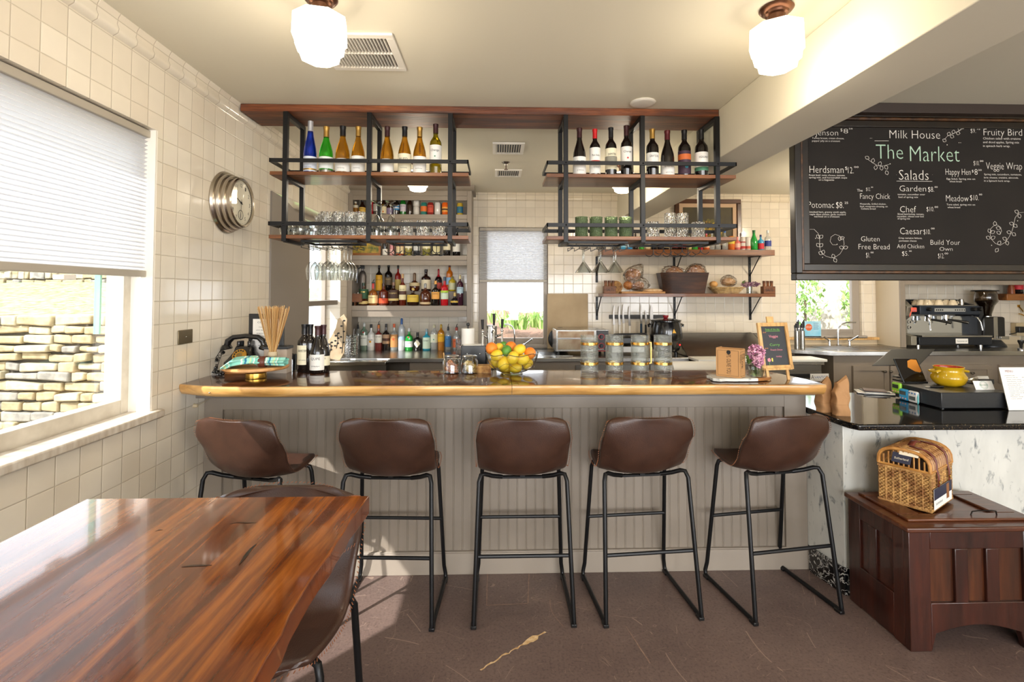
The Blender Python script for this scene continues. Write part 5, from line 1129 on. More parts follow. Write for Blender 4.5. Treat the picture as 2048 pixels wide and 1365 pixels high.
def lilac(parent, c, r, n, seed, cols=('#c98aa8', '#e3b4c8', '#9c5c80')):
    rnd = random.Random(seed); mb = MB()
    for i in range(n):
        a, b_ = rnd.uniform(0, 6.28), rnd.uniform(-1, 1); s = math.sqrt(1-b_*b_); d = rnd.uniform(.6, 1); q = Vector((c[0]+r[0]*d*s*cos(a), c[1]+r[1]*d*s*sin(a), c[2]+r[2]*d*b_)); mi = rnd.choice((0, 0, 1, 1, 2))
        T_ = Matrix.Translation(q) @ Matrix.Rotation(rnd.uniform(0, 6), 4, 'Z') @ Matrix.Rotation(rnd.uniform(0, 3), 4, 'X'); pt_ = .0075
        for k in range(4): mb.add([(0, 0, 0), (pt_*.5, pt_*.5, .002), (pt_*1.1, 0, .003), (pt_*.5, -pt_*.5, .002)], [(0, 1, 2, 3)], mi, T_ @ Matrix.Rotation(k*pi/2, 4, 'Z'))
    return mb.build('blossom', [mat('petal_'+c_.strip('#'), c_, .6) for c_ in cols], parent, smooth=False)
lilac(fv, (.0, 0, hv+.035), (.045, .04, .050), 420, 1); lilac(fv, (-.004, -.03, hv+.0), (.028, .02, .035), 160, 2)
mb = MB()
for k in range(5): mb.tube([(.006*(k-2), .004*(k % 3-1), .01), (.004*(k-2), 0, hv), (.014*(k-2), 0, hv+.03)], .0016, 5)
leafy(mb, (-.04, 0, hv+.01), (.022, .02, .02), 14, .016, random.Random(5)); mb.build('stems_and_leaves', [mat('stem_leaf', '#4f6a30', .6), mat('stem_leaf_light', '#6f8a48', .6)], fv)
# easel chalkboard
p = onbar(1553, 762); es = thing('easel_sign', 'small wooden easel chalkboard listing the soup of the day', 'sign', (at(1560, 750, Y=p.y-.0).x, p.y+.015, BZ), radians(10))
LE = Matrix.Rotation(radians(-10), 4, 'X'); he = at(1560, 646, Y=p.y).z-BZ
mb = MB(); bw, z0, z1 = .092, .055, he
for s in (-1, 1): mb.box(s*.062-.008, s*.062+.008, -.004, .004, -.0, z0+.02, 0, LE)
mb.box(-.02, .02, 0, .010, z1-.02, z1+.035, 0, LE); mb.build('front_legs', pale_wood, es, bevel=.001)
mb = MB(); mb.box(-bw, bw, -.016, 0, z0, z0+.024, 0, LE); mb.box(-bw, bw, -.014, 0, z1-.02, z1, 0, LE); mb.box(-bw, -bw+.018, -.014, 0, z0+.024, z1-.02, 0, LE); mb.box(bw-.018, bw, -.014, 0, z0+.024, z1-.02, 0, LE); mb.box(-bw*.95, bw*.8, -.026, -.014, z0-.002, z0+.008, 0, LE); mb.build('frame', pale_wood, es, bevel=.001)
MB().box(-bw+.016, bw-.016, -.006, -.003, z0+.02, z1-.018, 0, LE).build('slate', mat('slate', '#2e3238', .35), es)
mb = MB(); yy = -.0068
text_mb(mb, 'Soup of the day', -.045, z1-.040, .088, .010, yy, 0, LE); mb.box(-.045, .045, yy-.0005, yy, z1-.046, z1-.044, 0, LE)
text_mb(mb, 'Veggie', -.028, z1-.080, .055, .014, yy, 1, LE); text_mb(mb, 'Curry', -.03, z1-.125, .062, .013, yy, 0, LE); text_mb(mb, 'French Onion', -.028, z1-.150, .072, .009, yy, 1, LE); text_mb(mb, '$5.00', -.062, z1-.055, .02, .006, yy, 2, LE); text_mb(mb, '$6.00', -.062, z1-.14, .02, .006, yy, 2, LE); text_mb(mb, 'today', 0, z1-.185, .035, .009, yy, 1, LE)
for k in range(5): a = 2*pi*k/5; mb.ball((-.045+.006*cos(a), yy, z0+.052+.006*sin(a)), (.005, .0004, .005), 8, 5, 1, LE)
mb.box(-.030, -.022, yy-.0005, yy, z0+.044, z0+.062, 3, LE); mb.box(-.047, -.045, yy-.0005, yy, z0+.026, z0+.046, 0, LE)
mb.build('chalk_lettering', [mat('green_chalk', '#6fb04a', .8), mat('pink_chalk', '#d98a98', .8), mat('orange_chalk', '#d8925a', .8), mat('yellow_chalk', '#e0d060', .8)], es, smooth=False)
mb = MB(); mb.tube([(0, .176*he*.9+.016, he*.9), (0, .135, .006)], .006, 6); mb.build('rear_leg', pale_wood, es)
# ---------------------------------------------------------------- back bar: shelves, counter, bottles
cab = thing('back_bar_shelving', 'tall taupe open shelf unit on the back wall holding the liquor', 'shelving', (-.94, 5.5, .914))
def C(mb, a, b_, c, d, e_, f_, mi=0): mb.box(a+.94, b_+.94, c-5.5, d-5.5, e_-.914, f_-.914, mi)
cx0, cx1 = XL+.002, -.272; FY = 5.5
for nm, q in (('side_panel', (cx0, cx0+.02, FY, YB-.002, .916, 2.66)), ('side_panel', (cx1-.02, cx1, FY, YB-.002, .916, 2.66))):
    mb = MB(); C(mb, *q); mb.build(nm, taupe, cab, bevel=.001)
mb = MB(); C(mb, cx0, cx0+.05, FY-.02, FY, .916, 2.66); C(mb, cx1-.05, cx1, FY-.02, FY, .916, 2.66); C(mb, cx0+.05, cx1-.05, FY-.02, FY, 2.60, 2.66); C(mb, cx0+.05, cx1-.05, FY-.018, FY, 2.55, 2.60)
mb.build('face_frame', taupe, cab, bevel=.002)
mb = MB(); mb.prism([(FY-.02, 2.655), (FY-.05, 2.675), (FY-.06, 2.708), (YB, 2.708), (YB, 2.655)], cx0, cx1+.03, axis='x'); mb.v = [(p[0]+.94, p[1]-5.5, p[2]-.914) for p in mb.v]; mb.build('crown', taupe, cab)
ZA, ZB_, ZC = gz(430, FY-.02), gz(512, FY-.02), gz(612, FY-.02)
for z, h in ((ZA, .07), (ZB_, .06), (ZC, .075)):
    mb = MB(); C(mb, cx0+.02, cx1-.02, FY-.018, YB-.004, z-.03, z); C(mb, cx0+.05, cx1-.05, FY-.022, FY-.018, z-.05, z); C(mb, cx0+.05, cx1-.05, FY-.012, FY, z-h-.045, z-.05); mb.build('shelf', taupe, cab, bevel=.002)
mb = MB(); C(mb, cx0+.13, cx1-.03, 5.70, YB-.004, ZC, ZC+.155); mb.build('rear_step', taupe, cab, bevel=.002); ZD = ZC+.157
# counters
ct = thing('back_counter', 'long stainless steel back counter along the tiled wall', 'counter', (.2, 5.4, 0)); CZ = .914
mb = MB(); mb.box(-1.78, 1.70, -.42, .448, .872, CZ); ctop = mb.build('steel_top', steel, ct, bevel=.006)
mb = MB(); mb.box(-1.05, 1.69, -.38, .44, .10, .872); mb.box(-1.05, 1.69, -.32, .44, 0, .10); mb.build('cabinet_body', taupe, ct)
for i in range(4):
    a = -1.02+.38*i; MB().box(a, a+.35, -.396, -.382, .14, .80).build('door', taupe, ct, bevel=.002)
for i in range(3):
    a = .58+.37*i; mb = MB(); mb.box(a, a+.35, -.40, -.382, .62, .84); mb.build('steel_drawer', steel_d, ct, bevel=.002)
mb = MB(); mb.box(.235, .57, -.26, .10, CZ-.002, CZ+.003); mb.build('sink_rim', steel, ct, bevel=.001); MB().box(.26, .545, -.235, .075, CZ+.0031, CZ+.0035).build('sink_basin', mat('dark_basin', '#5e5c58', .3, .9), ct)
ib = thing('ice_well', 'stainless ice well with pale front rim at the left of the back counter', 'ice well', (-1.28, 4.92, 0))
MB().box(-.32, .24, -.10, .05, .868, .905).build('steel_rim', mat('bright_steel', '#dcdcd8', .15, 1), ib, bevel=.004); MB().box(-.32, .24, -.08, .05, 0, .866).build('well_body', steel_d, ib)
# liquor
GL = {'clear': thin_glass('clear_liquor', '#ffffff', 1.5, .04, body='#cfd3cf', bodyw=.35), 'mint': thin_glass('mint_liquor', '#cfe6da', 1.5, .04, body='#a8c4b4', bodyw=.4)}
def G(c): return GL.get(c) or bmat(c)
capm = lambda c: mat('cap_'+c.strip('#'), c, .35)
def row(items, Y, base, group, ref):
    for it in items:
        px, top, w_, shp, col, cp, lc, lz, label = it[:9]; kw = dict(it[9]) if len(it) > 9 else {}
        z1 = at(px, top, Y=Y).z; x = at(px, ref, Y=Y).x; R = w_/2*Y/1016
        bottle(label, x, Y+kw.pop('dy', 0), base+kw.pop('dz', 0), R, z1-base, shp, G(col), capm(cp) if cp else None, kw.pop('capf', .14), lmat(lc) if lc else None, lz, group=group, n=16, **kw)
F_ = lambda n, c: mat('print_'+n, c, .6)
row([
 (728, 646, 14, 'tall', 'mint', '#d8dad8', '#dfe4de', (.18, .55), 'clear bottle with pale label and red dot at the left of the counter row', dict(disc=(F_('red', '#a8242c'), .66, .010), txt='BACARDI')),
 (742, 649, 14, 'liquor', '#dcdcd8', '#141414', '#e8e6e2', (.15, .5), 'white opaque bottle with black cap and sun emblem', dict(disc=(F_('sun', '#e0a020'), .34, .013), txt='MALIBU')),
 (757, 650, 14, 'liquor', '#7a2c26', '#c8702a', '#e6e2d6', (.3, .62), 'red liquor bottle with white label and pouring spout', dict(spout=True, txt='CAPTAIN')),
 (772, 648, 14, 'liquor', '#1c1210', '#141010', '#a8886a', (.25, .6), 'very dark bottle with busy tan label and red neck', dict(band=(F_('dark', '#4a2c20'), .3, .6))),
 (788, 648, 14, 'liquor', 'clear', '#c85a2a', '#b8834c', (.12, .60), 'clear bottle with tall copper label and orange cap', dict(txt="TITO'S", disc=(F_('copper', '#c8502a'), .42, .012))),
 (803, 637, 13, 'tall', '#b8bdc0', '#2a5a9a', '#9ab4cc', (.33, .45), 'tall frosted bottle with bright blue cap', dict(capf=.19)),
 (818, 657, 15, 'liquor', '#1c8a34', '#c8c8c8', '#dfe2dc', (.15, .42), 'bright green gin bottle with silver cap and red seal', dict(disc=(F_('red', '#a8242c'), .60, .009), txt='Tanqueray')),
 (835, 665, 16, 'liquor', '#161312', '#101010', None, (.2, .6), 'squat black bottle with cream diamond label', dict(capf=.2)),
 (853, 658, 15, 'liquor', '#2a9ab4', '#8a9aa0', '#c8dcc8', (.08, .60), 'aqua blue square-shouldered gin bottle', dict(txt='BOMBAY')),
 (868, 649, 14, 'tall', 'clear', '#cfc8a8', '#d6d8c4', (.3, .62), 'clear bottle with pale cap and small green print', dict(disc=(F_('green', '#3f9a78'), .42, .007))),
 (882, 649, 13, 'tall', '#b8741c', '#b89a30', '#e0a818', (.33, .64), 'golden tequila bottle with yellow label and gold cap', dict(txt='Cuervo')),
 (896, 655, 12, 'tall', 'clear', '#1a1c20', '#3f78b0', (.15, .62), 'slim clear bottle with blue label and thin spout', dict(spout=True, txt='SKYY')),
 (913, 655, 15, 'liquor', 'clear', '#a83a28', '#d86a3a', (.12, .50), 'clear bottle with orange fruit label and spout, right end of the counter row', dict(spout=True, txt='DEEP EDDY')),
 (713, 652, 11, 'tall', 'clear', '#202020', None, (.2, .5), 'clear spouted bottle behind the mixing glass', dict(spout=True, dy=.06)),
], 5.70, CZ, 'liquor bottles standing on the back counter', 690)
o = [o for o in bpy.data.objects if o.get('label', '').startswith('squat black bottle with cream')][0]
R = 8*5.7/1016; hh = .19; mb = MB(); P = [(0, -.048*1.0), (.034, 0), (0, .048), (-.034, 0)]; zc = .075
mb.grid(lambda u, v: ((R*1.02)*sin((2*v-1)*.85), -(R*1.02)*cos((2*v-1)*.85), zc+(2*u-1)*.045*(1-abs(2*v-1))), 4, 12); mb.build('diamond_label', lmat('#dcd4bc'), o)
mg_ = thing('mixing_glass', 'large crystal mixing glass with bar tools at the left of the back counter', 'mixing glass', (gx(703, 5.2), 5.2, CZ)); R = 13*5.2/1016; hh = gz(658, 5.2)-CZ
MB().lathe([(0, 0), (R*.9, 0), (R, .01), (R, hh*.75), (R-.004, hh*.75), (R-.006, .02), (0, .02)], 14).build('glass_body', crystal, mg_, ang=10)
mb = MB(); rnd = random.Random(8)
for i in range(6): a = i*1.05; mb.tube([(.02*cos(a), .02*sin(a), .03), (.045*cos(a), .045*sin(a), hh*rnd.uniform(.75, 1))], .006, 6)
mb.build('bar_tools', mat('tool_steel', '#5a5754', .25, 1), mg_)
glass('crystal_highball', 'cut crystal glass at the right end of the liquor row', tumbler_mb(.038, .15, .004, facets=14), cut_glass, gx(919, 5.35), 5.35, CZ, ang=10)
row([
 (727, 566, 18, 'liquor', '#3a1a0c', '#14301c', '#1f4a2c', (.30, .72), 'dark whiskey bottle with green label at the left of the third shelf', dict(band=(F_('cream', '#c8b070'), -.55, -.25), txt='Tullamore', txtc=gold)),
 (746, 566, 19, 'squat', '#7a4416', '#b82420', '#dcc48c', (.10, .45), 'squat bourbon bottle with red wax neck and cream label', dict(txt="Maker's", capf=.25, spout=True)),
 (767, 567, 18, 'liquor', '#561c0c', '#3a2018', '#c8441c', (.1, .32), 'brown whiskey bottle with orange label near its foot', dict(txt='BULLEIT')),
 (787, 565, 20, 'liquor', '#2e160c', '#6a4a30', '#3a2012', (.2, .66), 'dark brown bourbon bottle with pale painted lettering', dict(txt='ELIJAH', txtc=F_('cream', '#d8c8a0'), band=(F_('cream', '#c8b070'), .02, .22))),
 (805, 548, 14, 'liquor', '#5a1c0c', '#b08a58', '#d8cca0', (.18, .64), 'tall whiskey bottle with cork stopper and long cream label', dict(txt='HIGH WEST', band=(F_('dark', '#3a3226'), .35, .6))),
 (826, 576, 23, 'squat', '#2a140a', '#b89a50', '#c8a83a', (.2, .60), 'round dark whisky bottle with gold oval label', dict(txt='Crown')),
 (850.5, 567, 22, 'squat', '#4a2212', '#8a8a88', '#c0a880', (.06, .16), 'broad clear-shouldered bourbon bottle with thin bottom label', dict(capf=.2)),
 (871, 562, 16, 'liquor', '#14100e', '#c8903a', '#d89a48', (.26, .55), 'black bottle with amber label and tan cap', dict(txt='AVERNA')),
 (889, 554, 15, 'liquor', '#b01420', '#20344a', '#c8d8c0', (.22, .52), 'bright red aperitif bottle with oval pale label', dict(txt='CYNAR', band=(F_('lime', '#a8c83a'), .75, 1))),
 (909.5, 585, 17, 'pot', '#120e14', '#b89a50', '#b89a3a', (.22, .36), 'small round black bottle with gold band', dict(capf=.3)),
 (920, 550, 13, 'tall', '#3a1828', '#c8b888', '#a8c0cc', (.40, .60), 'tall purple bottle with pale blue label at the right end', dict(txt='GIN')),
], 5.58, ZC, 'liquor bottles in the front row of the third shelf', 600)
row([
 (758, 529, 13, 'liquor', '#1c120c', '#1a1412', '#d8a020', (.02, .60), 'dark liqueur bottle with tall yellow label on the rear step', dict(txt='KAHLUA')),
 (777, 527, 15, 'liquor', '#120e0c', '#121010', '#5a4a34', (.22, .50), 'black cream liqueur bottle with small round landscape label', dict(txt='BAILEYS', txtc=F_('cream', '#d8c8a0'))),
 (796, 531, 12, 'liquor', '#8a1a14', '#141212', '#a8904a', (.05, .45), 'red bottle with black top and olive label on the rear step', dict()),
 (829, 546, 20, 'pot', '#4a200e', '#7a5a38', '#c8b488', (.28, .46), 'round bourbon bottle with cream band on the rear step', dict(capf=.42)),
 (852, 539, 19, 'liquor', '#2c1410', '#1c1614', '#dcd0b0', (.10, .52), 'square dark amaretto bottle with big cream label', dict(capf=.12)),
 (877, 538, 15, 'squat', '#1e0c10', '#a81c24', '#a83a2c', (.1, .38), 'round dark bottle with long red wax neck', dict(capf=.36)),
 (899, 523, 13, 'liquor', '#c86a14', '#5a1c1c', '#8ab0d0', (.22, .46), 'tall orange whisky bottle with pale blue label', dict(capf=.2)),
 (905, 553, 14, 'tall', '#b8a028', '#7a6a28', '#c8c8a0', (.1, .55), 'slender yellow liqueur bottle behind the red aperitif', dict(dy=-.05)),
], 5.77, ZD, 'liquor bottles on the rear step', 570)
fe = thing('fire_extinguisher', 'small grey fire extinguisher with black handle beside the liquor', 'fire extinguisher', (gx(723, 5.62), 5.66, ZC)); R = 7.5*5.62/1016; h = gz(523, 5.66)-ZC
MB().lathe([(0, 0), (R, 0), (R, h*.66), (R*.75, h*.74), (R*.3, h*.78), (R*.3, h*.82), (0, h*.82)], 24).build('cylinder', mat('ext_grey', '#6a6460', .35, .6), fe)
mb = MB(); mb.box(-.02, .02, -.01, .01, h*.82, h*.9); mb.tube([(-.03, 0, h*.9), (.02, 0, h*.94), (.07, 0, h*1.0)], .012, 8); mb.tube([(-.02, 0, h*.86), (-.055, 0, h*.8), (-.06, 0, h*.5)], .008, 6); mb.build('handle_and_hose', black_p, fe)
wbx = thing('wooden_crate', 'small wooden crate of little bottles at the left of the liquor shelves', 'crate', (gx(706, 5.45), 5.535, ZC)); 
zb = gz(603, 5.53)-ZC; zt = gz(588, 5.53)-ZC; wv = 14*5.5/1016
mb = MB(); mb.box(-wv*.4, wv, -.03, -.02, zb, zt); mb.box(-wv*.4, wv, .09, .10, zb, zt); mb.box(-wv*.4, -wv*.4+.01, -.02, .09, zb, zt); mb.box(wv-.01, wv, -.02, .09, zb, zt); mb.box(-wv*.4, wv, -.03, .10, zb-.01, zb); mb.build('crate_boards', crate_wood, wbx)
mb = MB()
for q in (-.01, .06): mb.box(q, q+.012, 0, .07, 0, zb-.01)
mb.build('crate_legs', crate_wood, wbx)
for i, (dx, c) in enumerate(((-.012, '#a8242c'), (.022, '#d8cfc0'), (.054, '#8a1c1c'))):
    bottle('tiny %s bottle in the wooden crate' % ['red-labelled', 'white-labelled', 'dark red'][i], gx(706, 5.45)+dx, 5.565, ZC+zb, .014, .085+.01*(i == 1), 'liquor', bmat(c), capm('#d8d8d0'), group='little bottles in the crate', n=10)
gC = 'cans and beers on the top shelf'
row([
 (711, 404, 11, 'beer', '#8a5a1c', '#d8d0b8', '#d8d0b8', (.55, .75), 'short amber beer bottle with white neck at the left end', {}),
 (724.5, 400, 13, 'beer', '#2a160c', '#1a120e', '#d8b04a', (.15, .5), 'brown beer bottle with yellow label near the left end', dict(txt='DUKE')),
 (741, 403, 11, 'can', '#a81c24', None, None, (.2, .8), 'dark red beer can half behind the rack upright', {}),
 (752, 403, 12, 'can', '#3a3230', None, '#a8a098', (.3, .8), 'dark can with grey label behind the flutes', {}),
 (767.5, 394, 12, 'beer', '#2a160c', '#1c1410', '#dccfa8', (.1, .48), 'brown beer bottle with cream label behind the flutes', dict(disc=(F_('orange', '#c8702a'), .2, .009))),
 (779, 402, 12, 'beer', '#33180c', '#3a2a4a', '#8a7a9a', (.1, .5), 'brown beer bottle with mauve label behind the flutes', {}),
 (792.5, 390, 12, 'beer', '#1c1410', '#b8c0c8', '#2f7fb8', (.26, .52), 'dark beer bottle with round blue moon label', dict(band=(F_('white', '#d8dce0'), .3, .5))),
 (806, 387, 12, 'beer', '#1f6a24', '#3a3a7a', '#c8c0cc', (.18, .5), 'green beer bottle with white oval label', dict(txt='PERONI')),
 (819.5, 390, 11, 'beer', '#2c160a', '#d8c898', None, (.2, .5), 'brown beer bottle with gold foil neck', dict(disc=None, capf=.26)),
 (847.5, 406, 12.4, 'can', '#2f7a70', None, '#d8702a', (.32, .72), 'teal and orange patterned beer can', {}),
 (861, 406, 12.4, 'can', '#8a2a24', None, '#c84a34', (.25, .8), 'dark red patterned beer can', dict(txt='AMBER')),
 (875, 406, 12.4, 'can', '#d8d6d2', None, None, (.2, .8), 'white beer can with black script', {}),
 (890, 406, 12.4, 'can', '#e0641c', None, '#e8a040', (.3, .66), 'bright orange beer can with slanted black band', dict(band=(F_('dark', '#3a2c20'), .35, .65))),
 (904.5, 406, 12.4, 'can', '#b8d0cc', None, '#4a9a9a', (.3, .7), 'pale can with teal print behind the rack upright', {}),
 (920, 407, 12.4, 'can', '#c8a83a', None, '#2f6a8a', (.22, .72), 'yellow beer can with round blue picture at the right end', dict(disc=(F_('leaf', '#3f8a5a'), .42, .010))),
 (832.7, 414, 12.4, 'can', '#cfccc6', None, None, (.2, .8), 'pale seltzer can at the bottom of the stack of two', {}),
], 5.60, ZA, gC, 420)
zc_ = at(832.7, 414, Y=5.6).z
bottle('pale seltzer can standing on top of another can', at(832.7, 410, Y=5.6).x, 5.6, zc_+.001, 6.2*5.6/1016, at(832.7, 398, Y=5.6).z-zc_, 'can', bmat('#cfccc6'), None, lab=None, group=gC, n=16)
row([
 (770, 468, 10, 'tall', '#1c1410', '#1a1614', '#dcd8cc', (.05, .32), 'small dark bottle with white house-shaped label, second shelf', {}),
 (784, 466, 9, 'tall', '#c87a78', '#c8a8a0', '#d8a8a0', (.08, .3), 'slim pink bottle beside the small dark bottle', {}),
 (800, 462, 15, 'bordeaux', '#a84a20', '#5a3020', '#e0cda0', (.1, .38), 'orange-brown bottle with cream label, second shelf', {}),
 (817, 460, 14, 'bordeaux', '#8a8034', '#6a6030', '#e4dcc0', (.3, .48), 'yellowish wine bottle with high cream label', {}),
 (833, 462, 13, 'bordeaux', '#2a2c30', '#26282c', '#c8c8c4', (.22, .44), 'dark bottle with small grey label, second shelf', {}),
 (853, 458, 16, 'bordeaux', '#7a7430', '#5a5428', '#dcd4ac', (.28, .46), 'olive wine bottle with pale label, second shelf', {}),
 (872.5, 458, 15, 'bordeaux', '#1a1612', '#181412', '#d8cfa0', (.08, .46), 'dark wine bottle with large yellowish label', {}),
 (893.7, 456, 14, 'bordeaux', '#14100e', '#141010', '#dcd0b0', (.22, .5), 'dark wine bottle with cream label near the right end, second shelf', {}),
 (913, 456, 15, 'bordeaux', '#120f0e', '#121010', '#e2ded4', (.16, .5), 'dark wine bottle with white label at the right end, second shelf', {}),
], 5.62, ZB_, 'wines and bottles on the second shelf', 500)
t_ = thing('framed_picture', 'small fruit picture in a wooden tray frame at the left of the second shelf', 'picture', (gx(727, 5.6), 5.6, ZB_)); a = 33*5.6/1016; h = .15
mb = MB(); mb.box(-a, a, -.01, .01, 0, .035); mb.box(-a, a, -.01, .01, h, h+.02); mb.box(-a, -a+.02, -.01, .01, .035, h); mb.box(a-.02, a, -.01, .01, .035, h); mb.build('frame', wood('frame_wood', ['#7a4418', '#a06428', '#b87c3c'], 'x', 6, 9, .4), t_, bevel=.002)
MB().box(-a+.02, a-.02, 0, .005, .035, h).build('painting', mat('fruit_painting', '#3f5a24', .5, noise=('#c8a030', 18)), t_)
# live-edge sign board leaning in the corner
t_ = thing('live_edge_plaque', 'pale live-edge wood plaque with dark plant drawing leaning by the window corner', 'plaque', (gx(672, 4.9), 4.93, .905), radians(8))
Q = [(650, 700), (655, 668), (664, 655), (672, 640), (676, 622), (688, 612), (694, 622), (692, 650), (688, 690), (680, 704)]
P = [(at(x, y, Y=4.93).x-gx(672, 4.9), at(x, y, Y=4.93).z-.905) for x, y in Q]; m0 = min(p[1] for p in P)
P = [(a*1.0, b_-m0) for a, b_ in P]; MB().prism(P, -.012, .012, axis='y').build('board', mat('pale_plank', '#c8b498', .5, noise=('#a8906e', 8)), t_, bevel=.003)
mb = MB()
for x, y0, y1 in ((686, 625, 690), (675, 650, 680), (662, 668, 690)):
    a = at(x, y0, Y=4.93); b_ = at(x-2, y1, Y=4.93); mb.tube([(a.x-gx(672, 4.9), -.0135, a.z-.905-m0), ((a.x+b_.x)/2-gx(672, 4.9)+.01, -.0135, (a.z+b_.z)/2-.905-m0), (b_.x-gx(672, 4.9), -.0135, b_.z-.905-m0)], .003, 5)
    for k in range(6): q = a.lerp(b_, k/6); mb.ball((q.x-gx(672, 4.9)+.012*(-1)**k, -.0135, q.z-.905-m0), (.012, .001, .008), 8, 5)
mb.build('plant_drawing', ink, t_)
# beer tap tower on the bartender shelf
tt_ = thing('beer_tap', 'stainless beer tap tower with three black handles behind the fruit bowl', 'beer tap', (gx(983, 3.26), 3.26, .93)); u = 3.26/1016; ht = gz(651, 3.26)-.93
MB().lathe([(0, 0), (.06, 0), (.06, .008), (11*u, .010), (11*u, ht-.004), (11*u-.004, ht), (0, ht)], 36).build('tower', steel, tt_)
for px, y0, y1, dy in ((966, 639, 659, -.03), (988, 627, 650, -.055), (1004, 638, 657, -.03)):
    x = (px-983)*u; zb, ztp = gz(y1, 3.26)-.93, gz(y0, 3.26)-.93; t2 = MB().tube([(x, dy, zb), (x*1.0+(x*.04), dy-.004, ztp)], [.007, .010], 12); hd = t2.build('tap_handle', black_p, tt_)
    mb = MB(); mb.tube([(x, dy, zb), (x, dy, zb-.035)], .005, 8); mb.ball((x, dy, zb-.012), .010, 12, 8); mb.tube([(math.copysign(9*u, x) if abs(x) > .02 else 0, -.02, zb-.05), (x, dy-.0, zb-.035), (x, dy-.01, zb-.07), (x*1.02, dy-.018, zb-.10)], [.008, .009, .007, .005], 10); mb.build('faucet', chrome, hd)
tag(MB().box(-.012, .012, -.01, .01, 0, .155).build('spray_bottle', mat('teal_plastic', '#1f9ac0', .4), loc=(gx(971, 3.3), 3.33, .93), bevel=.006), 'teal plastic bottle half hidden behind the beer tap', 'bottle')
pr_ = thing('paper_roll', 'white paper roll lying on its side behind the gold-banded glasses', 'paper roll', (gx(1388, 3.2), 3.22, 1.02)); 
pr_.location.z = .93+.092
MB().cyl((-.15, 0, 0), (.148, 0, 0), .0915, n=40).build('roll', paper, pr_); MB().cyl((.1485, 0, 0), (.158, 0, 0), .0915, n=40).build('end_cap', black_p, pr_)
# ---------------------------------------------------------------- window sink tap, chopping board, cooking equipment
def gooseneck(label, px, Y, z, pts, r=.009, hands=((0, 0), (0, 0)), cat='faucet'):
    t_ = thing('faucet', label, cat, (gx(px, Y), Y, z)); ox = gx(px, Y)
    P = [(at(x, y, Y=Y).x-ox, 0, at(x, y, Y=Y).z-z) for x, y in pts]; P[0] = (P[0][0], 0, .0)
    MB().tube(P, r, 12).build('spout', chrome, t_)
    for hx_, tipx, tipy, by in hands:
        x = gx(hx_, Y)-ox; tx = at(tipx, tipy, Y=Y); zb = at(hx_, by, Y=Y).z-z; m_ = MB(); m_.cyl((x, 0, 0), (x, 0, zb), .016, .012, 14); m_.ball((x, 0, zb), .016, 12, 8); m_.tube([(x, -.005, zb), (tx.x-ox, -.04, tx.z-z)], [.007, .010], 8); m_.build('lever_handle', chrome, t_)
    MB().box(min(0, -.02), .02, -.02, .02, 0, .012).build('base_plate', chrome, t_, bevel=.003)
    return t_
gooseneck('chrome gooseneck sink faucet with lever handles under the small shaded window', 1029, 5.74, CZ, [(1029, 700), (1029, 672), (1028, 660), (1024, 653), (1017, 649.5), (1009, 649)], .009, ((1000, 1012, 690, 692), (1048, 1064, 678, 690)))
t_ = thing('cutting_board', 'tall tan cutting board propped against the tiles beside the window', 'cutting board', (gx(1135, 5.8), 5.79, CZ)); w_ = 41*5.8/1016; h = gz(588, 5.8)-CZ
MB().box(-w_, w_, -.008, .008, 0, h).build('board', mat('tan_board', '#b09a78', .6, noise=('#a48d6a', 5)), t_, bevel=.006)
t_ = thing('wok_lid', 'black domed pan lid standing on edge beside the toaster grill', 'lid', (gx(1120, 5.62), 5.64, CZ)); R = 24*5.5/1016
MB().lathe([(0, .055), (R*.4, .050), (R*.75, .03), (R, 0), (R*.98, -.004)], 36, M=Matrix.Translation((0, 0, R)) @ Matrix.Rotation(radians(90+10), 4, 'X')).build('dome', black_p, t_, solid=.003)
MB().cyl((0, -.06, R), (0, -.085, R), .018, n=16).build('knob', black_p, t_)
Yt = 5.22; t_, w_, h = box_px('toaster_grill', 'countertop salamander grill with stained steel front and red knobs', 'grill', 1112, 1217, 660, 700, Yt, .3, steel, CZ)
rust = mat('scorched_steel', '#9c8f78', .3, .8, noise=('#6a4428', 5)); lg = .035
MB().box(-w_/2, w_/2, 0, .34, lg, h).build('housing', steel, t_, bevel=.004)
mb = MB(); mb.box(-w_/2+.02, w_/2-.15, -.004, 0, h*.68, h-.015); mb.box(-w_/2+.02, w_/2-.15, -.004, 0, lg+.02, h*.62); mb.build('front_panels', rust, t_, bevel=.001)
mb = MB(); mb.box(-w_/2+.015, w_/2-.14, -.008, 0, h*.64, h*.665); mb.build('slot_rail', chrome, t_)
cp = MB().box(w_/2-.125, w_/2-.002, -.008, 0, lg+.006, h-.008).build('control_panel', mat('panel_black', '#1c1516', .35), t_, bevel=.001)
for k in range(2):
    z = h*.72-.075*k*h/.21; m_ = MB(); m_.lathe([(.026, 0), (.030, 0), (.030, .003), (.026, .003)], 24, M=Matrix.Translation((w_/2-.075, -.009, z)) @ Matrix.Rotation(pi/2, 4, 'X')); m_.build('red_dial_ring', mat('dial_red', '#c8202c', .5), t_)
    MB().lathe([(0, 0), (.018, 0), (.016, .022), (0, .022)], 20, M=Matrix.Translation((w_/2-.075, -.009, z)) @ Matrix.Rotation(pi/2, 4, 'X')).build('knob', black_p, t_)
mb = MB(); mb.box(w_/2-.125, w_/2-.002, -.010, -.008, lg+.004, lg+.009); text_mb(mb, 'WARCO', w_/2-.11, lg+.018, .06, .010, -.0092, 1); mb.build('panel_print', [mat('dial_red', '#c8202c', .5), paper], cp)
for sx in (-w_/2+.03, w_/2-.03):
    for sy in (.03, .3): MB().cyl((sx, sy, 0), (sx, sy, lg), .014, n=12).build('foot', black_p, t_)
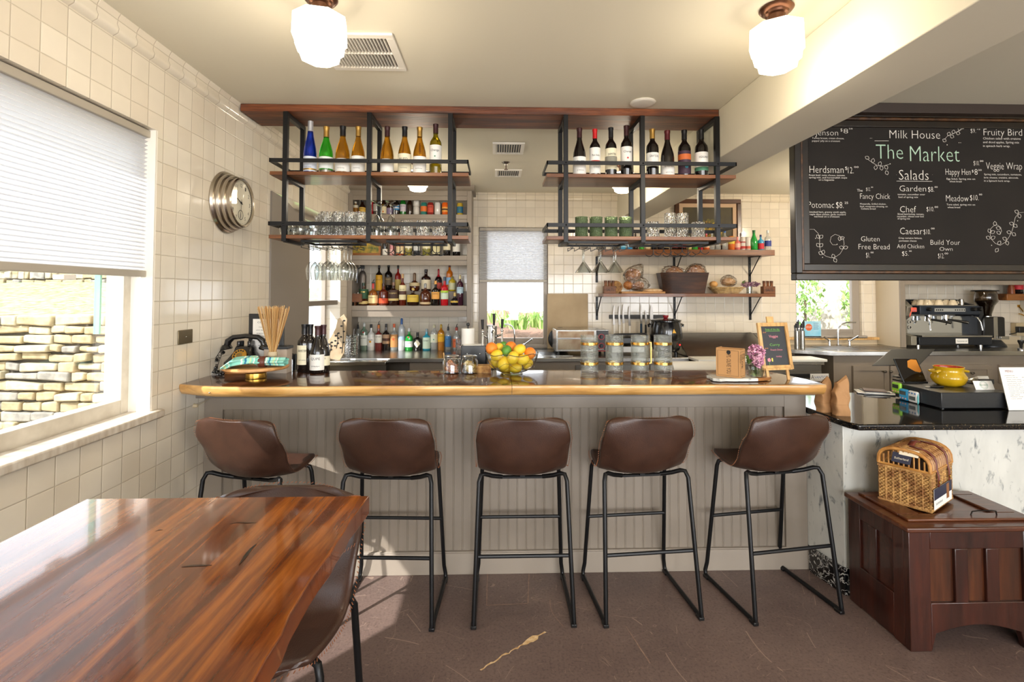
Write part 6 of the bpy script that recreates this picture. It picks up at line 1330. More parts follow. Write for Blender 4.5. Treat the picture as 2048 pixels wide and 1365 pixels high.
mb = MB(); mb.tube([(w_*.12, -.005, lg+.03), (w_*.12, -.03, lg+.03)], .008, 8); mb.ball((w_*.12, -.035, lg+.03), .013, 12, 8); mb.build('tray_knob', black_p, t_)
Yt = 5.2; t_, w_, h = box_px('panini_press', 'black-handled panini press left of the soup kettle', 'panini press', 1221, 1292, 667, 700, Yt, .3, black_p, CZ)
MB().box(-w_/2+.01, w_/2-.01, 0, .3, .02, h*.42).build('lower_housing', steel_d, t_, bevel=.01); MB().box(-w_/2+.01, w_/2-.01, .0, .3, h*.46, h*.86).build('upper_housing', black_p, t_, bevel=.02)
mb = MB(); mb.tube([(-w_/2, 0, h*.6), (-w_/2, -.05, h*.86), (-w_/2+.03, -.07, h*.97), (w_/2-.03, -.07, h), (w_/2, -.05, h*.9), (w_/2, 0, h*.6)], .011, 10); mb.build('handle', black_p, t_)
for sx in (-.1, .1): MB().cyl((sx, .03, 0), (sx, .03, .02), .012, n=10).build('foot', black_p, t_)
Yk = 5.25; kt = thing('soup_kettle', 'round black electric soup kettle with lid and yellow warning triangle', 'soup kettle', (gx(1331, Yk), Yk, CZ)); R = 32*Yk/1016; h = gz(637, Yk)-CZ
bk_ = mat('kettle_black', '#0c0c0e', .18, coat=.3)
MB().lathe([(0, .03), (R*.55, .03), (R*.80, .05), (R*.97, h*.36), (R*1.0, h*.55), (R*.98, h*.72), (R*.88, h*.90), (R*.93, h*.915), (R*.93, h*.94), (0, h*.94)], 40).build('pot_body', bk_, kt)
MB().lathe([(R*.96, h*.94), (R*.97, h*.955), (R*.5, h*.99), (0, h)], 40).build('lid', bk_, kt); MB().lathe([(0, h), (.018, h), (.030, h+.02), (.028, h+.032), (0, h+.034)], 20).build('lid_knob', mat('kettle_red', '#8a1a24', .3), kt)
MB().lathe([(R*.985, h*.40), (R*1.012, h*.405), (R*1.012, h*.425), (R*.985, h*.43)], 40).build('waist_ring', bk_, kt)
for a in (0, 2.1, 4.2): MB().cyl((R*.6*cos(a-.5), R*.6*sin(a-.5), 0), (R*.6*cos(a-.5), R*.6*sin(a-.5), .035), .018, n=10).build('foot', bk_, kt)
mb = MB(); mb.add([(-.022+.03, -R*.985, h*.62), (.022+.03, -R*.985, h*.62), (.03, -R*.965, h*.62+.042)], [(0, 1, 2)]); mb.build('warning_triangle', mat('warning_yellow', '#e8b020', .5), kt)
MB().ball((.095, -R*.87, h*.30), .008, 10, 6).build('pilot_light', mat('pilot_red', '#e02020', .4, emit=('#ff2020', 3)), kt)
for s in (-1, 1): MB().tube([(s*R*.97, 0, h*.84), (s*R*1.10, 0, h*.82), (s*R*1.06, 0, h*.76)], .012, 8).build('side_handle', bk_, kt)
# knives
strip = MB().box(gx(1218, YB), gx(1328, YB), YB-.022, YB-.001, gz(638, YB), gz(630, YB)); tag(strip.build('magnetic_knife_strip', mat('strip_black', '#1e1b1a', .5), bevel=.002), 'black magnetic knife strip on the tiles under the right shelves', 'knife rack')
blade = mat('blade_steel', '#8f8a84', .35, .9)
for i, (px, y0, ym, y1, hc, cv, lb) in enumerate(((1228, 611, 650, 668, '#e4ded2', 1, 'white-handled curved boning knife, first at the left on the strip'), (1239, 611, 650, 668, '#e4ded2', 1, 'white-handled curved knife, second from the left on the strip'), (1247, 608, 647, 667, '#e4ded2', 1, 'white-handled curved knife, third from the left, set slightly higher'), (1259, 612, 652, 668, '#e4ded2', 1, 'white-handled curved knife, fourth from the left'),
       (1282, 605, 648, 668, '#1c3a54', 0, 'navy-handled long slicing knife on the strip'), (1291, 620, 650, 671, '#141414', 0, 'short black-handled knife with narrow pointed blade'), (1302, 609, 652, 672, '#141414', 0, 'broad pointed chef knife nearest the soup kettle'))):
    Y = YB-.0285; x = gx(px, Y); z0, zm, z1 = gz(y0, Y), gz(ym, Y), gz(y1, Y); k_ = thing('kitchen_knife', lb, 'knife', (x, Y, z1), 0, 'knives on the magnetic strip'); hz = zm-z1; hb = z0-z1; w_ = .014 if i != 6 else .024
    if cv: P = [(-w_, hz), (w_*1.1, hz), (w_*.9, hz+(hb-hz)*.1), (.004, hz+(hb-hz)*.35), (.004, hz+(hb-hz)*.75), (w_*.6, hb), (-w_*.4, hz+(hb-hz)*.92), (-w_, hz+(hb-hz)*.6)]
    else: P = [(-w_*.7, hz), (w_*.8, hz), (w_, hz+(hb-hz)*.5), (w_*.6, hz+(hb-hz)*.85), (0, hb), (-w_*.5, hz+(hb-hz)*.7)]
    MB().prism(P, -.0015, .0015, axis='y').build('blade', blade, k_)
    MB().box(-.011, .011, -.008, .008, 0, hz).build('handle', mat('grip_'+hc.strip('#'), hc, .5), k_, bevel=.004)
# outlet on the back wall
t_ = thing('power_outlet', 'small steel outlet on the tiles behind the prep table', 'outlet', (gx(1493, YB), YB-.001, gz(671, YB))); MB().box(-.035, .035, -.008, 0, -.02, .02).build('cover', steel_d, t_, bevel=.002); MB().box(-.02, .02, -.0095, -.008, -.010, .010).build('sockets', black_p, t_)
# ---------------------------------------------------------------- right wall shelves
Ysf = 5.57; sx0, sx1 = at(1206.6, 590, Y=Ysf).x, at(1551, 590, Y=Ysf).x
ZU, ZL = gz(499.5, Ysf, 1400), gz(587.5, Ysf, 1400)
def wshelf(label, z, th):
    t_ = thing('wall_shelf', label, 'shelf', ((sx0+sx1)/2, 5.7, z)); w_ = (sx1-sx0)/2
    MB().box(-w_, w_, Ysf-5.7, YB-5.7-.012, -th, 0).build('board', shelf_wood, t_, bevel=.002)
    for px in (1193.5, 1348.5, 1499.5):
        x = gx(px, YB)-(sx0+sx1)/2; mb = MB(); mb.box(x-.013, x+.013, YB-5.7-.010, YB-5.7-.001, -th-.27 if z < 1.8 else -th-.30, -th); mb.box(x-.013, x+.013, Ysf-5.7+.03, YB-5.7-.01, -th-.006, -th)
        mb.tube([(x, Ysf-5.7+.04, -th-.004), (x, YB-5.7-.008, -th-.22)], .006, 6); mb.build('bracket', black, t_)
        for q in (.06, .14, .22): MB().ball((x, YB-5.7-.011, -th-q), .004, 6, 4).build('screw', steel, t_)
    return t_
wshelf('upper wooden wall shelf of soft drinks on black brackets, right of the window', ZU, .063); wshelf('lower wooden wall shelf of bread and baskets on black brackets', ZL, .036)
gD = 'drinks on the upper right wall shelf'
row([
 (1245, 483, 13, 'can', '#4a9ac0', None, '#8ac4dc', (.3, .7), 'light blue can at the left of the drinks shelf', {}), (1259, 483, 12, 'can', '#3f8ab8', None, '#c8dce4', (.3, .6), 'second light blue can on the drinks shelf', {}),
 (1271, 467, 10, 'tall', '#1c120c', '#2a1a12', None, (.2, .5), 'dark cola bottle beside the blue cans', {}), (1283, 463, 10, 'tall', '#3f9a34', '#2f7a2c', None, (.2, .5), 'light green soda bottle behind the rack post', {}),
 (1295.5, 484, 11, 'can', '#c8a878', None, '#e0cda0', (.2, .7), 'cream and orange small can', {}), (1308, 486, 11, 'can', '#1f1c20', None, '#8a8490', (.4, .6), 'black can, first of the row of dark cans', {}), (1320, 486, 11, 'can', '#26242a', None, '#5a6a8a', (.4, .7), 'black can with blue-grey print', {}), (1332, 486, 11, 'can', '#1c1a1c', None, '#a89a70', (.3, .5), 'black can with tan print', {}),
 (1350, 484, 12, 'can', '#1c1414', None, '#b8242c', (.3, .62), 'black can with red band, left of a pair', {}), (1366, 484, 12, 'can', '#1e1616', None, '#c83a34', (.3, .62), 'black can with red band, right of a pair', {}),
 (1378, 472, 10, 'tall', '#a8a048', '#d8d8c8', '#c8b880', (.1, .5), 'yellow-green drink bottle with pale cap', {}), (1390, 482, 11, 'can', '#3f9a3a', None, None, (.1, .5), 'bright green can on the drinks shelf', {}), (1401, 482, 10, 'can', '#c02c34', None, '#e0d0d0', (.3, .6), 'red can in the middle of the drinks shelf', {}),
 (1413, 466, 11, 'liquor', '#c8602c', '#e06a80', '#e0c0a0', (.15, .5), 'orange juice bottle with pink cap', {}),
 (1424, 464, 11, 'liquor', 'clear', '#d8d8d0', None, (.2, .5), 'clear water bottle, first of the three', {}), (1436, 464, 11, 'liquor', 'clear', '#d0d4d4', None, (.2, .5), 'clear water bottle, second of the three', {}), (1450, 460, 12, 'liquor', 'clear', '#2f6ac0', None, (.2, .5), 'clear water bottle with blue cap', {}),
 (1463, 473, 12, 'can', '#d8702a', None, '#d8c040', (.45, .95), 'orange and yellow drink with flat yellow lid', {}), (1475, 474, 11, 'liquor', '#e07a78', '#e8908a', '#f0c0b0', (.2, .5), 'coral pink drink bottle', dict(capf=.22)),
 (1485.5, 475, 10, 'can', '#d8d4d0', None, '#b83a3a', (.12, .32), 'slim white can with red print, left of the pair', dict(band=(F_('red', '#a8242c'), 2.3, 2.7))), (1496, 475, 10, 'can', '#dcd8d2', None, '#c8604a', (.12, .32), 'slim white can with red print, right of the pair', {}),
 (1508, 461, 14, 'burgundy', '#1f9a3c', '#146a2c', None, (.1, .4), 'green sparkling water bottle with green cap', {}), (1521.5, 470, 12, 'liquor', '#3f9ac8', '#20306a', '#c82c3c', (.08, .45), 'blue and red water bottle with navy cap', {}), (1535.6, 461, 13, 'liquor', 'clear', '#d8dce0', '#2c3c8a', (.2, .48), 'tall clear water bottle with blue mark at the right end', {}),
], 5.66, ZU, gD, 490)
YL = 5.66
def pz(y): return at(1370, y, Y=YL).z-ZL
# condiment caddies
for px, lb in ((1218, 'small wooden caddy of three wooden mills at the left end of the bread shelf'), (1534, 'small wooden caddy of three wooden mills at the right end of the bread shelf')):
    t_ = thing('spice_caddy', lb, 'caddy', (gx(px, YL), YL-.02, ZL), 0, 'mill caddies on the bread shelf'); h = pz(573)
    MB().box(-.068, .068, -.035, .035, 0, h).build('caddy_box', crate_wood, t_, bevel=.003)
    mb = MB(); text_mb(mb, 'SALTS', -.04, h*.3, .08, h*.4, -.0358); mb.build('burnt_lettering', ink, t_)
    for k in (-.042, 0, .042): MB().lathe([(0, h), (.017, h), (.015, h+.02), (.017, h+.045), (.017, h+.062), (0, h+.062)], 14).build('wooden_mill', crate_wood, t_, loc=(k, 0, 0))
t_ = thing('bread_board', 'wooden bread board with flat loaf at the left of the bread shelf', 'board', (gx(1283, YL), YL-.02, ZL)); w_ = 44*YL/1016; MB().box(-w_, w_, -.06, .12, 0, .022).build('board', wood('bread_board_wood', ['#9a6a34', '#b88448', '#c8985c'], 'x', 6, 9, .5), t_, bevel=.004)
crust = mat('bread_crust', '#8a4e22', .55, noise=('#b87a3c', 20), bump=.3, bscale=60); bag = thin_glass('plastic_bag', '#f4f2ee', 2.2, .12, bump=1.0, bs=38, body='#cfc8c0', bodyw=.10)
def loaf(name, label, px, py, r, M=None, m_=crust, group=None, bagged=None, dy=0, cat='bread'):
    q = at(px, py, Y=YL+dy); t_ = thing(name, label, cat, q, 0, group); mb = MB()
    def f(u, v):
        a, b_ = pi*u, 2*pi*v; k = 1+.05*sin(6*b_+3*a)+.03*sin(11*a); return (r[0]*k*cos(a), r[1]*k*sin(a)*cos(b_), r[2]*k*sin(a)*sin(b_))
    mb.grid(f, 16, 24, M=M); mb.build('loaf', m_, t_)
    if bagged:
        mb = MB(); rr = random.Random(px)
        ph_ = [rr.uniform(0, 6) for _ in range(4)]
        def g(u, v):
            a, b_ = pi*u, 2*pi*v; k = 1.12+.07*sin(7*b_+ph_[0])*sin(3*a+ph_[1])+.05*sin(13*b_+5*a+ph_[2]); return (bagged[0]*k*cos(a)+bagged[3]*max(0, sin(b_))*sin(a)**2, bagged[1]*sin(a)*cos(b_)*k, bagged[2]*k*sin(a)*sin(b_)+bagged[4]*max(0, sin(b_))**2*sin(a))
        mb.grid(g, 26, 40); mb.build('plastic_bag', bag, t_)
    return t_
loaf('bread_loaf', 'flat floury loaf lying on the bread board', 1305, 581.5, (.11, .05, .022), m_=mat('floury_crust', '#c89a6a', .7, noise=('#e0c8a0', 20)), dy=-.02)
loaf('bread_loaf', 'big brown braided loaf bagged in clear plastic on the bread board', 1266, 551, (.085, .06, .075), bagged=(.095, .07, .085, .08, .03))
loaf('bread_loaf', 'round brown roll in front, left in the plastic bag', 1257, 571, (.055, .05, .047), dy=-.03); loaf('bread_loaf', 'round brown roll in front, right in the plastic bag', 1277, 571, (.06, .05, .045), dy=-.03, bagged=(.11, .06, .05, -.03, .05))
t_ = thing('woven_trivet', 'round woven trivet leaning behind the left mill caddy', 'trivet', (gx(1233, YL), YL+.02, at(1233, 566, Y=YL).z), 0); mb = MB()
for k in range(6): r_ = .012+.011*k; mb.tube([(r_*cos(2*pi*i/28), .012*k*0, r_*sin(2*pi*i/28)) for i in range(28)], .006, 6, closed=True)
mb.build('coils', wick, t_); MB().box(-.05, .05, .008, .03, -.066-.0, .05).build('backing_box', crate_wood, t_)
t_.location.z = ZL+.070
tub = thing('wooden_tub', 'tapered dark wooden tub holding two bagged loaves', 'tub', (gx(1365, YL), YL+.0, ZL)); h = pz(546); w0, w1 = 40*YL/1016, 47*YL/1016
mb = MB(); V = []
for (hw, hd, z) in ((w0, .085, 0), (w1, .12, h), (w1-.015, .105, h), (w0-.015, .07, .015)):
    V += [(-hw*.62, -hd, z), (hw, -hd*.9, z), (hw, hd, z), (-hw, hd, z), (-hw, -hd*.3, z)]
F = []
for l in range(3):
    for i in range(5): F.append((l*5+i, l*5+(i+1) % 5, (l+1)*5+(i+1) % 5, (l+1)*5+i))
F += [(0, 1, 2, 3, 4), (15, 16, 17, 18, 19)]; mb.add(V, F); mb.build('tub_body', wood('tub_wood', ['#1c0e07', '#3c200e', '#5e3618'], 'x', 6, 9, .4), tub, bevel=.003)
loaf('bread_loaf', 'bagged pale loaf at the left in the wooden tub', 1349, 549, (.10, .06, .085), bagged=(.13, .06, .085, -.05, .0), group='loaves in the tub'); loaf('bread_loaf', 'bagged brown loaf leaning right in the wooden tub', 1391, 548, (.105, .06, .095), M=Matrix.Rotation(radians(-25), 4, 'Y'), bagged=(.11, .065, .10, .02, .0), group='loaves in the tub')
bsk = thing('bread_basket', 'flat pale woven bread basket at the right of the bread shelf', 'basket', (gx(1452, YL), YL-.01, ZL)); h = pz(575); mb = MB()
for r in range(6):
    f = r/5; a, b_ = .125+.065*f, .06+.03*f; mb.tube([(a*(1 if abs(cos(t)) > .02 else 0)*math.copysign(abs(cos(t))**.5, cos(t)), b_*math.copysign(abs(sin(t))**.5, sin(t)), .006+(h-.008)*f) for t in [2*pi*i/40 for i in range(40)]], .0055, 6, closed=True)
mb.box(-.12, .12, -.055, .055, .002, .008); mb.build('woven_side', mat('pale_wicker', '#c8a870', .6, noise=('#8a6a3c', 40)), bsk)
loaf('bread_roll', 'golden roll in the left of the pale bread basket', 1427, 569, (.045, .04, .035), m_=mat('golden_crust', '#c08a48', .55, noise=('#d8a868', 20))); loaf('bread_loaf', 'tied bag of golden bread in the pale basket', 1457, 564, (.075, .05, .045), m_=mat('golden_crust', '#c08a48', .55), bagged=(.08, .055, .05, 0, .02))
t_ = thing('flower_glass', 'small glass of purple lilac on the bread shelf', 'flower vase', (gx(1496, YL), YL-.03, ZL)); MB().lathe([(0, 0), (.030, 0), (.032, .08), (.030, .08), (.028, .004), (0, .004)], 18).build('glass', clearg, t_)
lilac(t_, (-.03, 0, .10), (.06, .04, .032), 200, 12, ('#9a6a88', '#b890a8', '#6a4058')); lilac(t_, (.06, 0, .105), (.07, .04, .028), 200, 13, ('#9a6a88', '#b890a8', '#6a4058'))
mb = MB()
for k in range(5): mb.tube([(.005*(k-2), 0, .01), (.01*(k-2), 0, .09)], .0018, 5)
leafy(mb, (-.06, 0, .13), (.03, .02, .02), 16, .018, random.Random(6)); mb.build('stems_and_leaves', [mat('stem_leaf', '#4f6a30', .6), mat('stem_leaf_light', '#6f8a48', .6)], t_)
# framed flower painting
Yp = YB-.03; t_ = thing('framed_painting', 'framed painting of yellow flowers on dark ground behind the right rack', 'painting', (gx(1417, YB), YB-.002, gz(468, YB))); a, b_ = gx(1351, Yp)-gx(1417, YB), gx(1484, Yp)-gx(1417, YB); zt, zb = gz(396, Yp)-gz(468, YB), -gz(468, YB)+gz(498, Yp)
def fr4(mb, a, b_, c, d, t, y0, y1): mb.box(a, b_, y0, y1, d-t, d); mb.box(a, b_, y0, y1, c, c+t); mb.box(a, a+t, y0, y1, c+t, d-t); mb.box(b_-t, b_, y0, y1, c+t, d-t)
mb = MB(); fr4(mb, a, b_, zb, zt, .05, -.04, 0); mb.build('outer_frame', wood('dark_frame', ['#2a140a', '#4a2812', '#5e3418'], 'x', 6, 9, .3), t_, bevel=.006)
mb = MB(); fr4(mb, a+.05, b_-.05, zb+.05, zt-.05, .045, -.025, 0); mb.build('linen_liner', mat('linen', '#c8a888', .7), t_); MB().box(a+.09, b_-.09, -.012, -.002, zb+.09, zt-.09).build('canvas', mat('dark_canvas', '#2c2410', .6, noise=('#4a3f18', 4)), t_)
mb = MB(); rnd = random.Random(21)
for i in range(70):
    an, q = rnd.uniform(0, 6.28), rnd.random()**.5; x, z = q*.16*cos(an)+.0, .02+q*.15*sin(an); s = rnd.uniform(.012, .026); n = 9
    V = [(x, -.0135-.0001*i, z)]+[(x+s*(1+.25*(k % 2))*cos(2*pi*k/n), -.0135-.0001*i, z+s*cos(an*k)*.0+s*sin(2*pi*k/n)) for k in range(n)]; mb.add(V, [(0, 1+k, 1+(k+1) % n) for k in range(n)], i % 3)
mb.build('painted_flowers', [mat('paint_yellow', '#b8981c', .6), mat('paint_gold', '#8a6c14', .6), mat('paint_olive', '#5a5414', .6)], t_, smooth=False)
# ---------------------------------------------------------------- prep table, sinks and coffee corner on the right
t_ = thing('sandwich_prep_table', 'stainless refrigerated prep table with white cutting board and sloped lid', 'prep table', (2.50, 4.95, 0)); o = t_
mb = MB(); mb.box(-.58, .645, -.10, .60, .10, .86); mb.build('cooler_body', steel_d, t_, bevel=.004)
for a, b_ in ((-.575, .0), (.01, .63)): MB().box(a, b_, -.125, -.102, .16, .80).build('cooler_door', steel_d, t_, bevel=.006)
mb = MB(); mb.box(-.57, .63, -.127, -.1255, .735, .775); mb.build('door_grip', black_p, t_)
MB().box(-.585, .665, -.16, .10, .895, .918).build('cutting_board', mat('poly_board', '#e6e4da', .45), t_, bevel=.003); MB().box(-.585, .655, -.13, .62, .862, .893).build('top_rim', steel, t_, bevel=.002)
mb = MB(); mb.prism([(.10, .918), (.52, 1.12), (.56, 1.125), (.60, 1.11), (.60, .895), (.10, .895)], -.585, .29, axis='x'); mb.build('sloped_lid', steel, t_, bevel=.003)
mb = MB(); mb.prism([(.10, .918), (.52, 1.12), (.60, 1.11), (.60, .895), (.10, .895)], .295, .46, axis='x'); mb.build('sloped_lid', steel, t_, bevel=.003)
pl = MB().box(gx(1618, 4.82)-2.5, gx(1655, 4.82)-2.5, -.1285, -.1255, gz(763, 4.82, 1636), gz(748, 4.82, 1636)).build('maker_plate', paper, t_)
a, b_ = gx(1618, 4.82)-2.5, gx(1655, 4.82)-2.5; z0 = gz(760, 4.82, 1636); mb = MB(); text_mb(mb, 'A', a+.008, z0+.006, .03, .038, -.1288); text_mb(mb, 'VANTCO', a+.04, z0+.010, b_-a-.05, .026, -.1288, 1)
mb.tube([(a+.03+.10*k/8, -.129, z0+.002-.006*sin(pi*k/8)) for k in range(9)], .0014, 4); mb.build('plate_lettering', [ink, mat('logo_blue', '#2f5a9a', .5)], pl, smooth=False)
for s in (-.53, .58):
    for y in (-.05, .5): MB().cyl((s, y, 0), (s, y, .10), .02, n=12).build('caster', black_p, t_)
# canisters with utensils
for px, lb in ((1592, 'steel utensil canister, left one beside the prep table'), (1603, 'steel utensil canister, right one by the window')):
    Y = 5.42; t2 = thing('utensil_canister', lb, 'canister', (gx(px, Y), Y, .957), 0, 'utensil canisters'); h = gz(662, Y, 1600)-.957
    MB().lathe([(0, 0), (.026, 0), (.026, h), (.023, h), (.023, .005), (0, .005)], 20).build('canister', steel, t2)
    mb = MB()
    for k in range(4): mb.tube([(.01*(k-1.5), 0, .01), (.014*(k-1.5), .01*(k % 2), h+.05+.02*k)], .004, 6); mb.box(.014*(k-1.5)-.006, .014*(k-1.5)+.006, -.003, .003, h+.03, h+.06+.02*k)
    mb.build('utensils', black_p, t2)
RZ = .955; t_ = thing('sink_counter', 'stainless sink and coffee counter over taupe cabinets on the right', 'counter', (4.6, 5.4, 0)); ox = 4.6
xl = at(1666, 705, Y=5.12).x
mb = MB(); mb.box(3.05-ox, 6.18-ox, .02, .44, RZ-.045, RZ); mb.prism([(3.05-ox, .02), (xl-ox, -.28), (6.18-ox, -.28), (6.18-ox, .02)], RZ-.045, RZ); mb.build('steel_top', steel, t_, bevel=.005)
MB().box(3.05-ox, 6.18-ox, .44, .448, RZ, RZ+.09).build('backsplash', mat('cream_splash', '#cbb99a', .5), t_)
MB().box(3.12-ox, gx(1757, 5.82)-ox, .40, .438, RZ+.055, RZ+.085).build('wood_ledge', pale_wood, t_, bevel=.003)
mb = MB(); mb.box(xl+.03-ox, 6.18-ox, -.24, .44, .10, RZ-.045); mb.box(xl+.03-ox, 6.18-ox, -.18, .44, 0, .10); mb.build('cabinet_body', taupe, t_)
def door(pa, pb, ya, yb, Y=5.145, name='door', parent=t_, knobs=()):
    a, b_ = gx(pa, Y)-ox, gx(pb, Y)-ox; z1, z0 = gz(ya, Y, pa), yb; d = MB(); yf = -.262
    d.box(a, b_, yf, yf+.018, z0, z1); fr4(d, a, b_, z0, z1, .05, yf-.008, yf); o = d.build(name, taupe, parent, bevel=.0015)
    for kx, ky in knobs:
        q = at(kx, ky, Y=5.11); MB().ball((q.x-ox, yf-.026, q.z), (.019, .014, .013), 14, 9).cyl((q.x-ox, yf-.008, q.z), (q.x-ox, yf-.02, q.z), .007, n=10).build('knob', mat('pewter', '#6a655e', .3, .9), o)
door(1702, 1773, 732, .14, knobs=((1771, 744),)); door(1776, 1848, 732, .14, knobs=((1783, 744),))
door(1866, 1978, 730, .62, name='drawer', knobs=((1946, 747),)); door(1866, 1978, 800, .14); door(1994, 2090, 730, .62, name='drawer', knobs=((2040, 747),)); door(1994, 2090, 800, .14)
mb = MB()
for a, b_ in ((1628, 1700), (1708, 1790)):
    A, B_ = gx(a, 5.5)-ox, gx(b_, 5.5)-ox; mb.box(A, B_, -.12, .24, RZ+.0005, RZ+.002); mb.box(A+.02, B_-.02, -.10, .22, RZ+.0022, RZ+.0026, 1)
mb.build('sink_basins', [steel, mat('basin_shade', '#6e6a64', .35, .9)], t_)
gooseneck('tall chrome gooseneck faucet with wing handles at the right window', 1676, 5.74, RZ, [(1676, 690), (1676, 665), (1678, 655), (1684, 648), (1693, 645), (1711, 645)], .010, ((1657, 1642, 673, 682), (1697, 1712, 672, 682)))
# cabinet tower beside the window and the coffee niche
t_ = thing('coffee_cabinet', 'tall taupe cabinet surround of the espresso corner right of the window', 'cabinet', (4.9, 5.5, RZ)); ox2 = 4.9
cxl = 4.455; MB().box(cxl-ox2, cxl+.02-ox2, .0, .345, .002, 2.70-RZ).build('side_panel', mat('warm_taupe', '#bcae96', .45), t_)
MB().box(cxl-ox2, cxl+.055-ox2, -.02, 0, .002, 2.70-RZ).build('face_stile', taupe, t_, bevel=.002)
MB().box(cxl+.055-ox2, 6.18-ox2, -.02, 0, gz(570, 5.48, 1900)-RZ, 2.70-RZ).build('face_rail', taupe, t_, bevel=.002)
MB().box(cxl+.02-ox2, 6.18-ox2, 0, .345, gz(570, 5.48, 1900)-RZ+.01, gz(570, 5.48, 1900)-RZ+.03).build('cabinet_floor', taupe, t_)
# espresso machine
YE = 5.50; ex = gx(1895, YE); em = thing('espresso_machine', 'two-group espresso machine of steel and black on the right counter', 'espresso machine', (ex, YE, RZ)); q_ = lambda px: gx(px, YE)-ex; zq = lambda py: gz(py, YE, 1900)-RZ
blk = mat('machine_black', '#23262c', .3, .3); ivory = mat('machine_grey', '#8f8a7c', .4, .4)
zb, zt = zq(691), zq(611)
MB().box(q_(1830), q_(1975), -.04, .34, zq(690), zq(674)).build('lower_skirt', blk, em, bevel=.006)
MB().box(q_(1850)-.08, q_(1975), -.045, .20, zq(674), zq(671)).build('drip_tray', steel, em, bevel=.002)
MB().box(q_(1826), q_(1966), .16, .34, zq(674), zq(634)).build('splash_back', mat('mirror_steel', '#c8ccd0', .12, 1), em)
MB().box(q_(1842), q_(1962), .02, .34, zq(630), zq(612)).build('top_panel', mat('machine_blue_black', '#2c3440', .3, .4), em, bevel=.006)
mb = MB(); mb.prism([(-.045, zq(690)), (.34, zq(690)), (.34, zq(600)), (.10, zq(600)), (.0, zq(614)), (.02, zq(632)), (.08, zq(640)), (.08, zq(668)), (-.045, zq(672))], q_(1814), q_(1825), axis='x'); mb.build('side_panel', ivory, em, bevel=.004)
mb = MB(); mb.prism([(.06, zq(672)), (.34, zq(672)), (.34, zq(600)), (.2, zq(608)), (.04, zq(614)), (.03, zq(630)), (.06, zq(640))], q_(1964), q_(1972), axis='x'); mb.build('side_panel', blk, em, bevel=.004)
mb = MB(); mb.prism([(.06, zq(612)), (.38, zq(612)), (.38, zq(598)), (.06, zq(609))], q_(1826), q_(1962), axis='x'); 
MB().box(q_(1826), q_(1962), .06, .34, zq(612), zq(611)).build('cup_tray', steel, em)
mb = MB(); fr = [(q_(1826), .39), (q_(1962), .39)]; mb.box(q_(1826), q_(1966), .325, .34, zq(611), zq(600)); mb.build('cup_guard', blk, em, bevel=.003)
dp = MB().box(q_(1871), q_(1932), .012, .02, zq(624), zq(617)).build('display_strip', mat('display_silver', '#a8aaa8', .4, .3), em)
mb = MB()
for k in range(5): mb.lathe([(0, 0), (.008, 0)], 12, M=Matrix.Translation((q_(1912+4.4*k), .0115, zq(620.5))) @ Matrix.Rotation(pi/2, 4, 'X'))
for k in range(4): mb.box(q_(1873+4*k), q_(1875.5+4*k), .0112, .0118, zq(622), zq(619))
mb.build('display_buttons', ink, dp)
for px in (1858, 1947, 1959): MB().lathe([(0, 0), (.022, 0), (.020, .035), (.014, .045), (0, .045)], 20, M=Matrix.Translation((q_(px), .02, zq(619))) @ Matrix.Rotation(pi/2, 4, 'X')).build('steam_knob', black_p, em)
for px in (1868, 1902):
    g_ = MB(); g_.cyl((q_(px), .08, zq(631)), (q_(px), .08, zq(639)), .032, n=20); g_.lathe([(0, 0), (.036, 0), (.036, .02), (0, .02)], 20, M=Matrix.Translation((q_(px), .08, zq(643)))); gg_ = g_.build('group_head', chrome, em)
    MB().tube([(q_(px), .05, zq(640)), (q_(px+8), -.03, zq(642)), (q_(px+17), -.10, zq(645))], [.010, .014, .017], 12).build('portafilter_handle', black_p, gg_)
    MB().tube([(q_(px), .07, zq(643)), (q_(px), .06, zq(648)), (q_(px)-.015, .055, zq(650))], .008, 8).build('spout', chrome, gg_)
for px, dx in ((1858, -2), (1954, 5)): MB().tube([(q_(px), .06, zq(632)), (q_(px), .0, zq(636)), (q_(px+dx*.5), -.02, zq(645)), (q_(px+dx), -.025, zq(661))], [.009, .008, .007, .008], 10).build('steam_wand', chrome, em)
for py in (646, 657): MB().lathe([(.014, 0), (.022, 0), (.022, .006), (.014, .006)], 20, M=Matrix.Translation((q_(1841), .158, zq(py))) @ Matrix.Rotation(pi/2, 4, 'X')).build('pressure_gauge', chrome, em)
bd = MB().box(q_(1902), q_(1926), -.048, -.041, zq(687), zq(677)).build('badge', paper, em, bevel=.002); mb = MB(); text_mb(mb, 'Sanremo uk', q_(1904), zq(683.5), q_(1924)-q_(1904), .018, -.0485); mb.build('badge_lettering', ink, bd)
for px in (1836, 1961): MB().cyl((q_(px), .02, 0), (q_(px), .02, zq(690)), .022, n=16).build('foot', chrome, em); MB().cyl((q_(px), .30, 0), (q_(px), .30, zq(690)), .022, n=16).build('foot', chrome, em)
tm_ = thing('kitchen_timer', 'small coral red timer clipped to the side of the espresso machine', 'timer', (gx(1824, YE), YE-.011, RZ+zq(620))); MB().box(-.032, .032, -.016, 0, -.024, .026).build('timer_body', mat('coral_plastic', '#e0604a', .4), tm_, bevel=.008)
mb = MB()
for k in (-.016, 0, .016): mb.lathe([(0, 0), (.005, 0)], 10, M=Matrix.Translation((k, -.0165, -.008)) @ Matrix.Rotation(pi/2, 4, 'X'))
mb.build('buttons', mat('button_blue', '#5a6aa0', .5), tm_); MB().tube([(-.03, -.01, -.01), (-.045, -.01, -.05), (-.05, -.01, -.08), (-.04, -.01, -.06), (-.03, -.01, -.02)], .003, 6).build('lanyard', mat('coral_plastic', '#e0604a', .4), tm_)
cupm = mat('cream_ceramic', '#e0cfb0', .25)
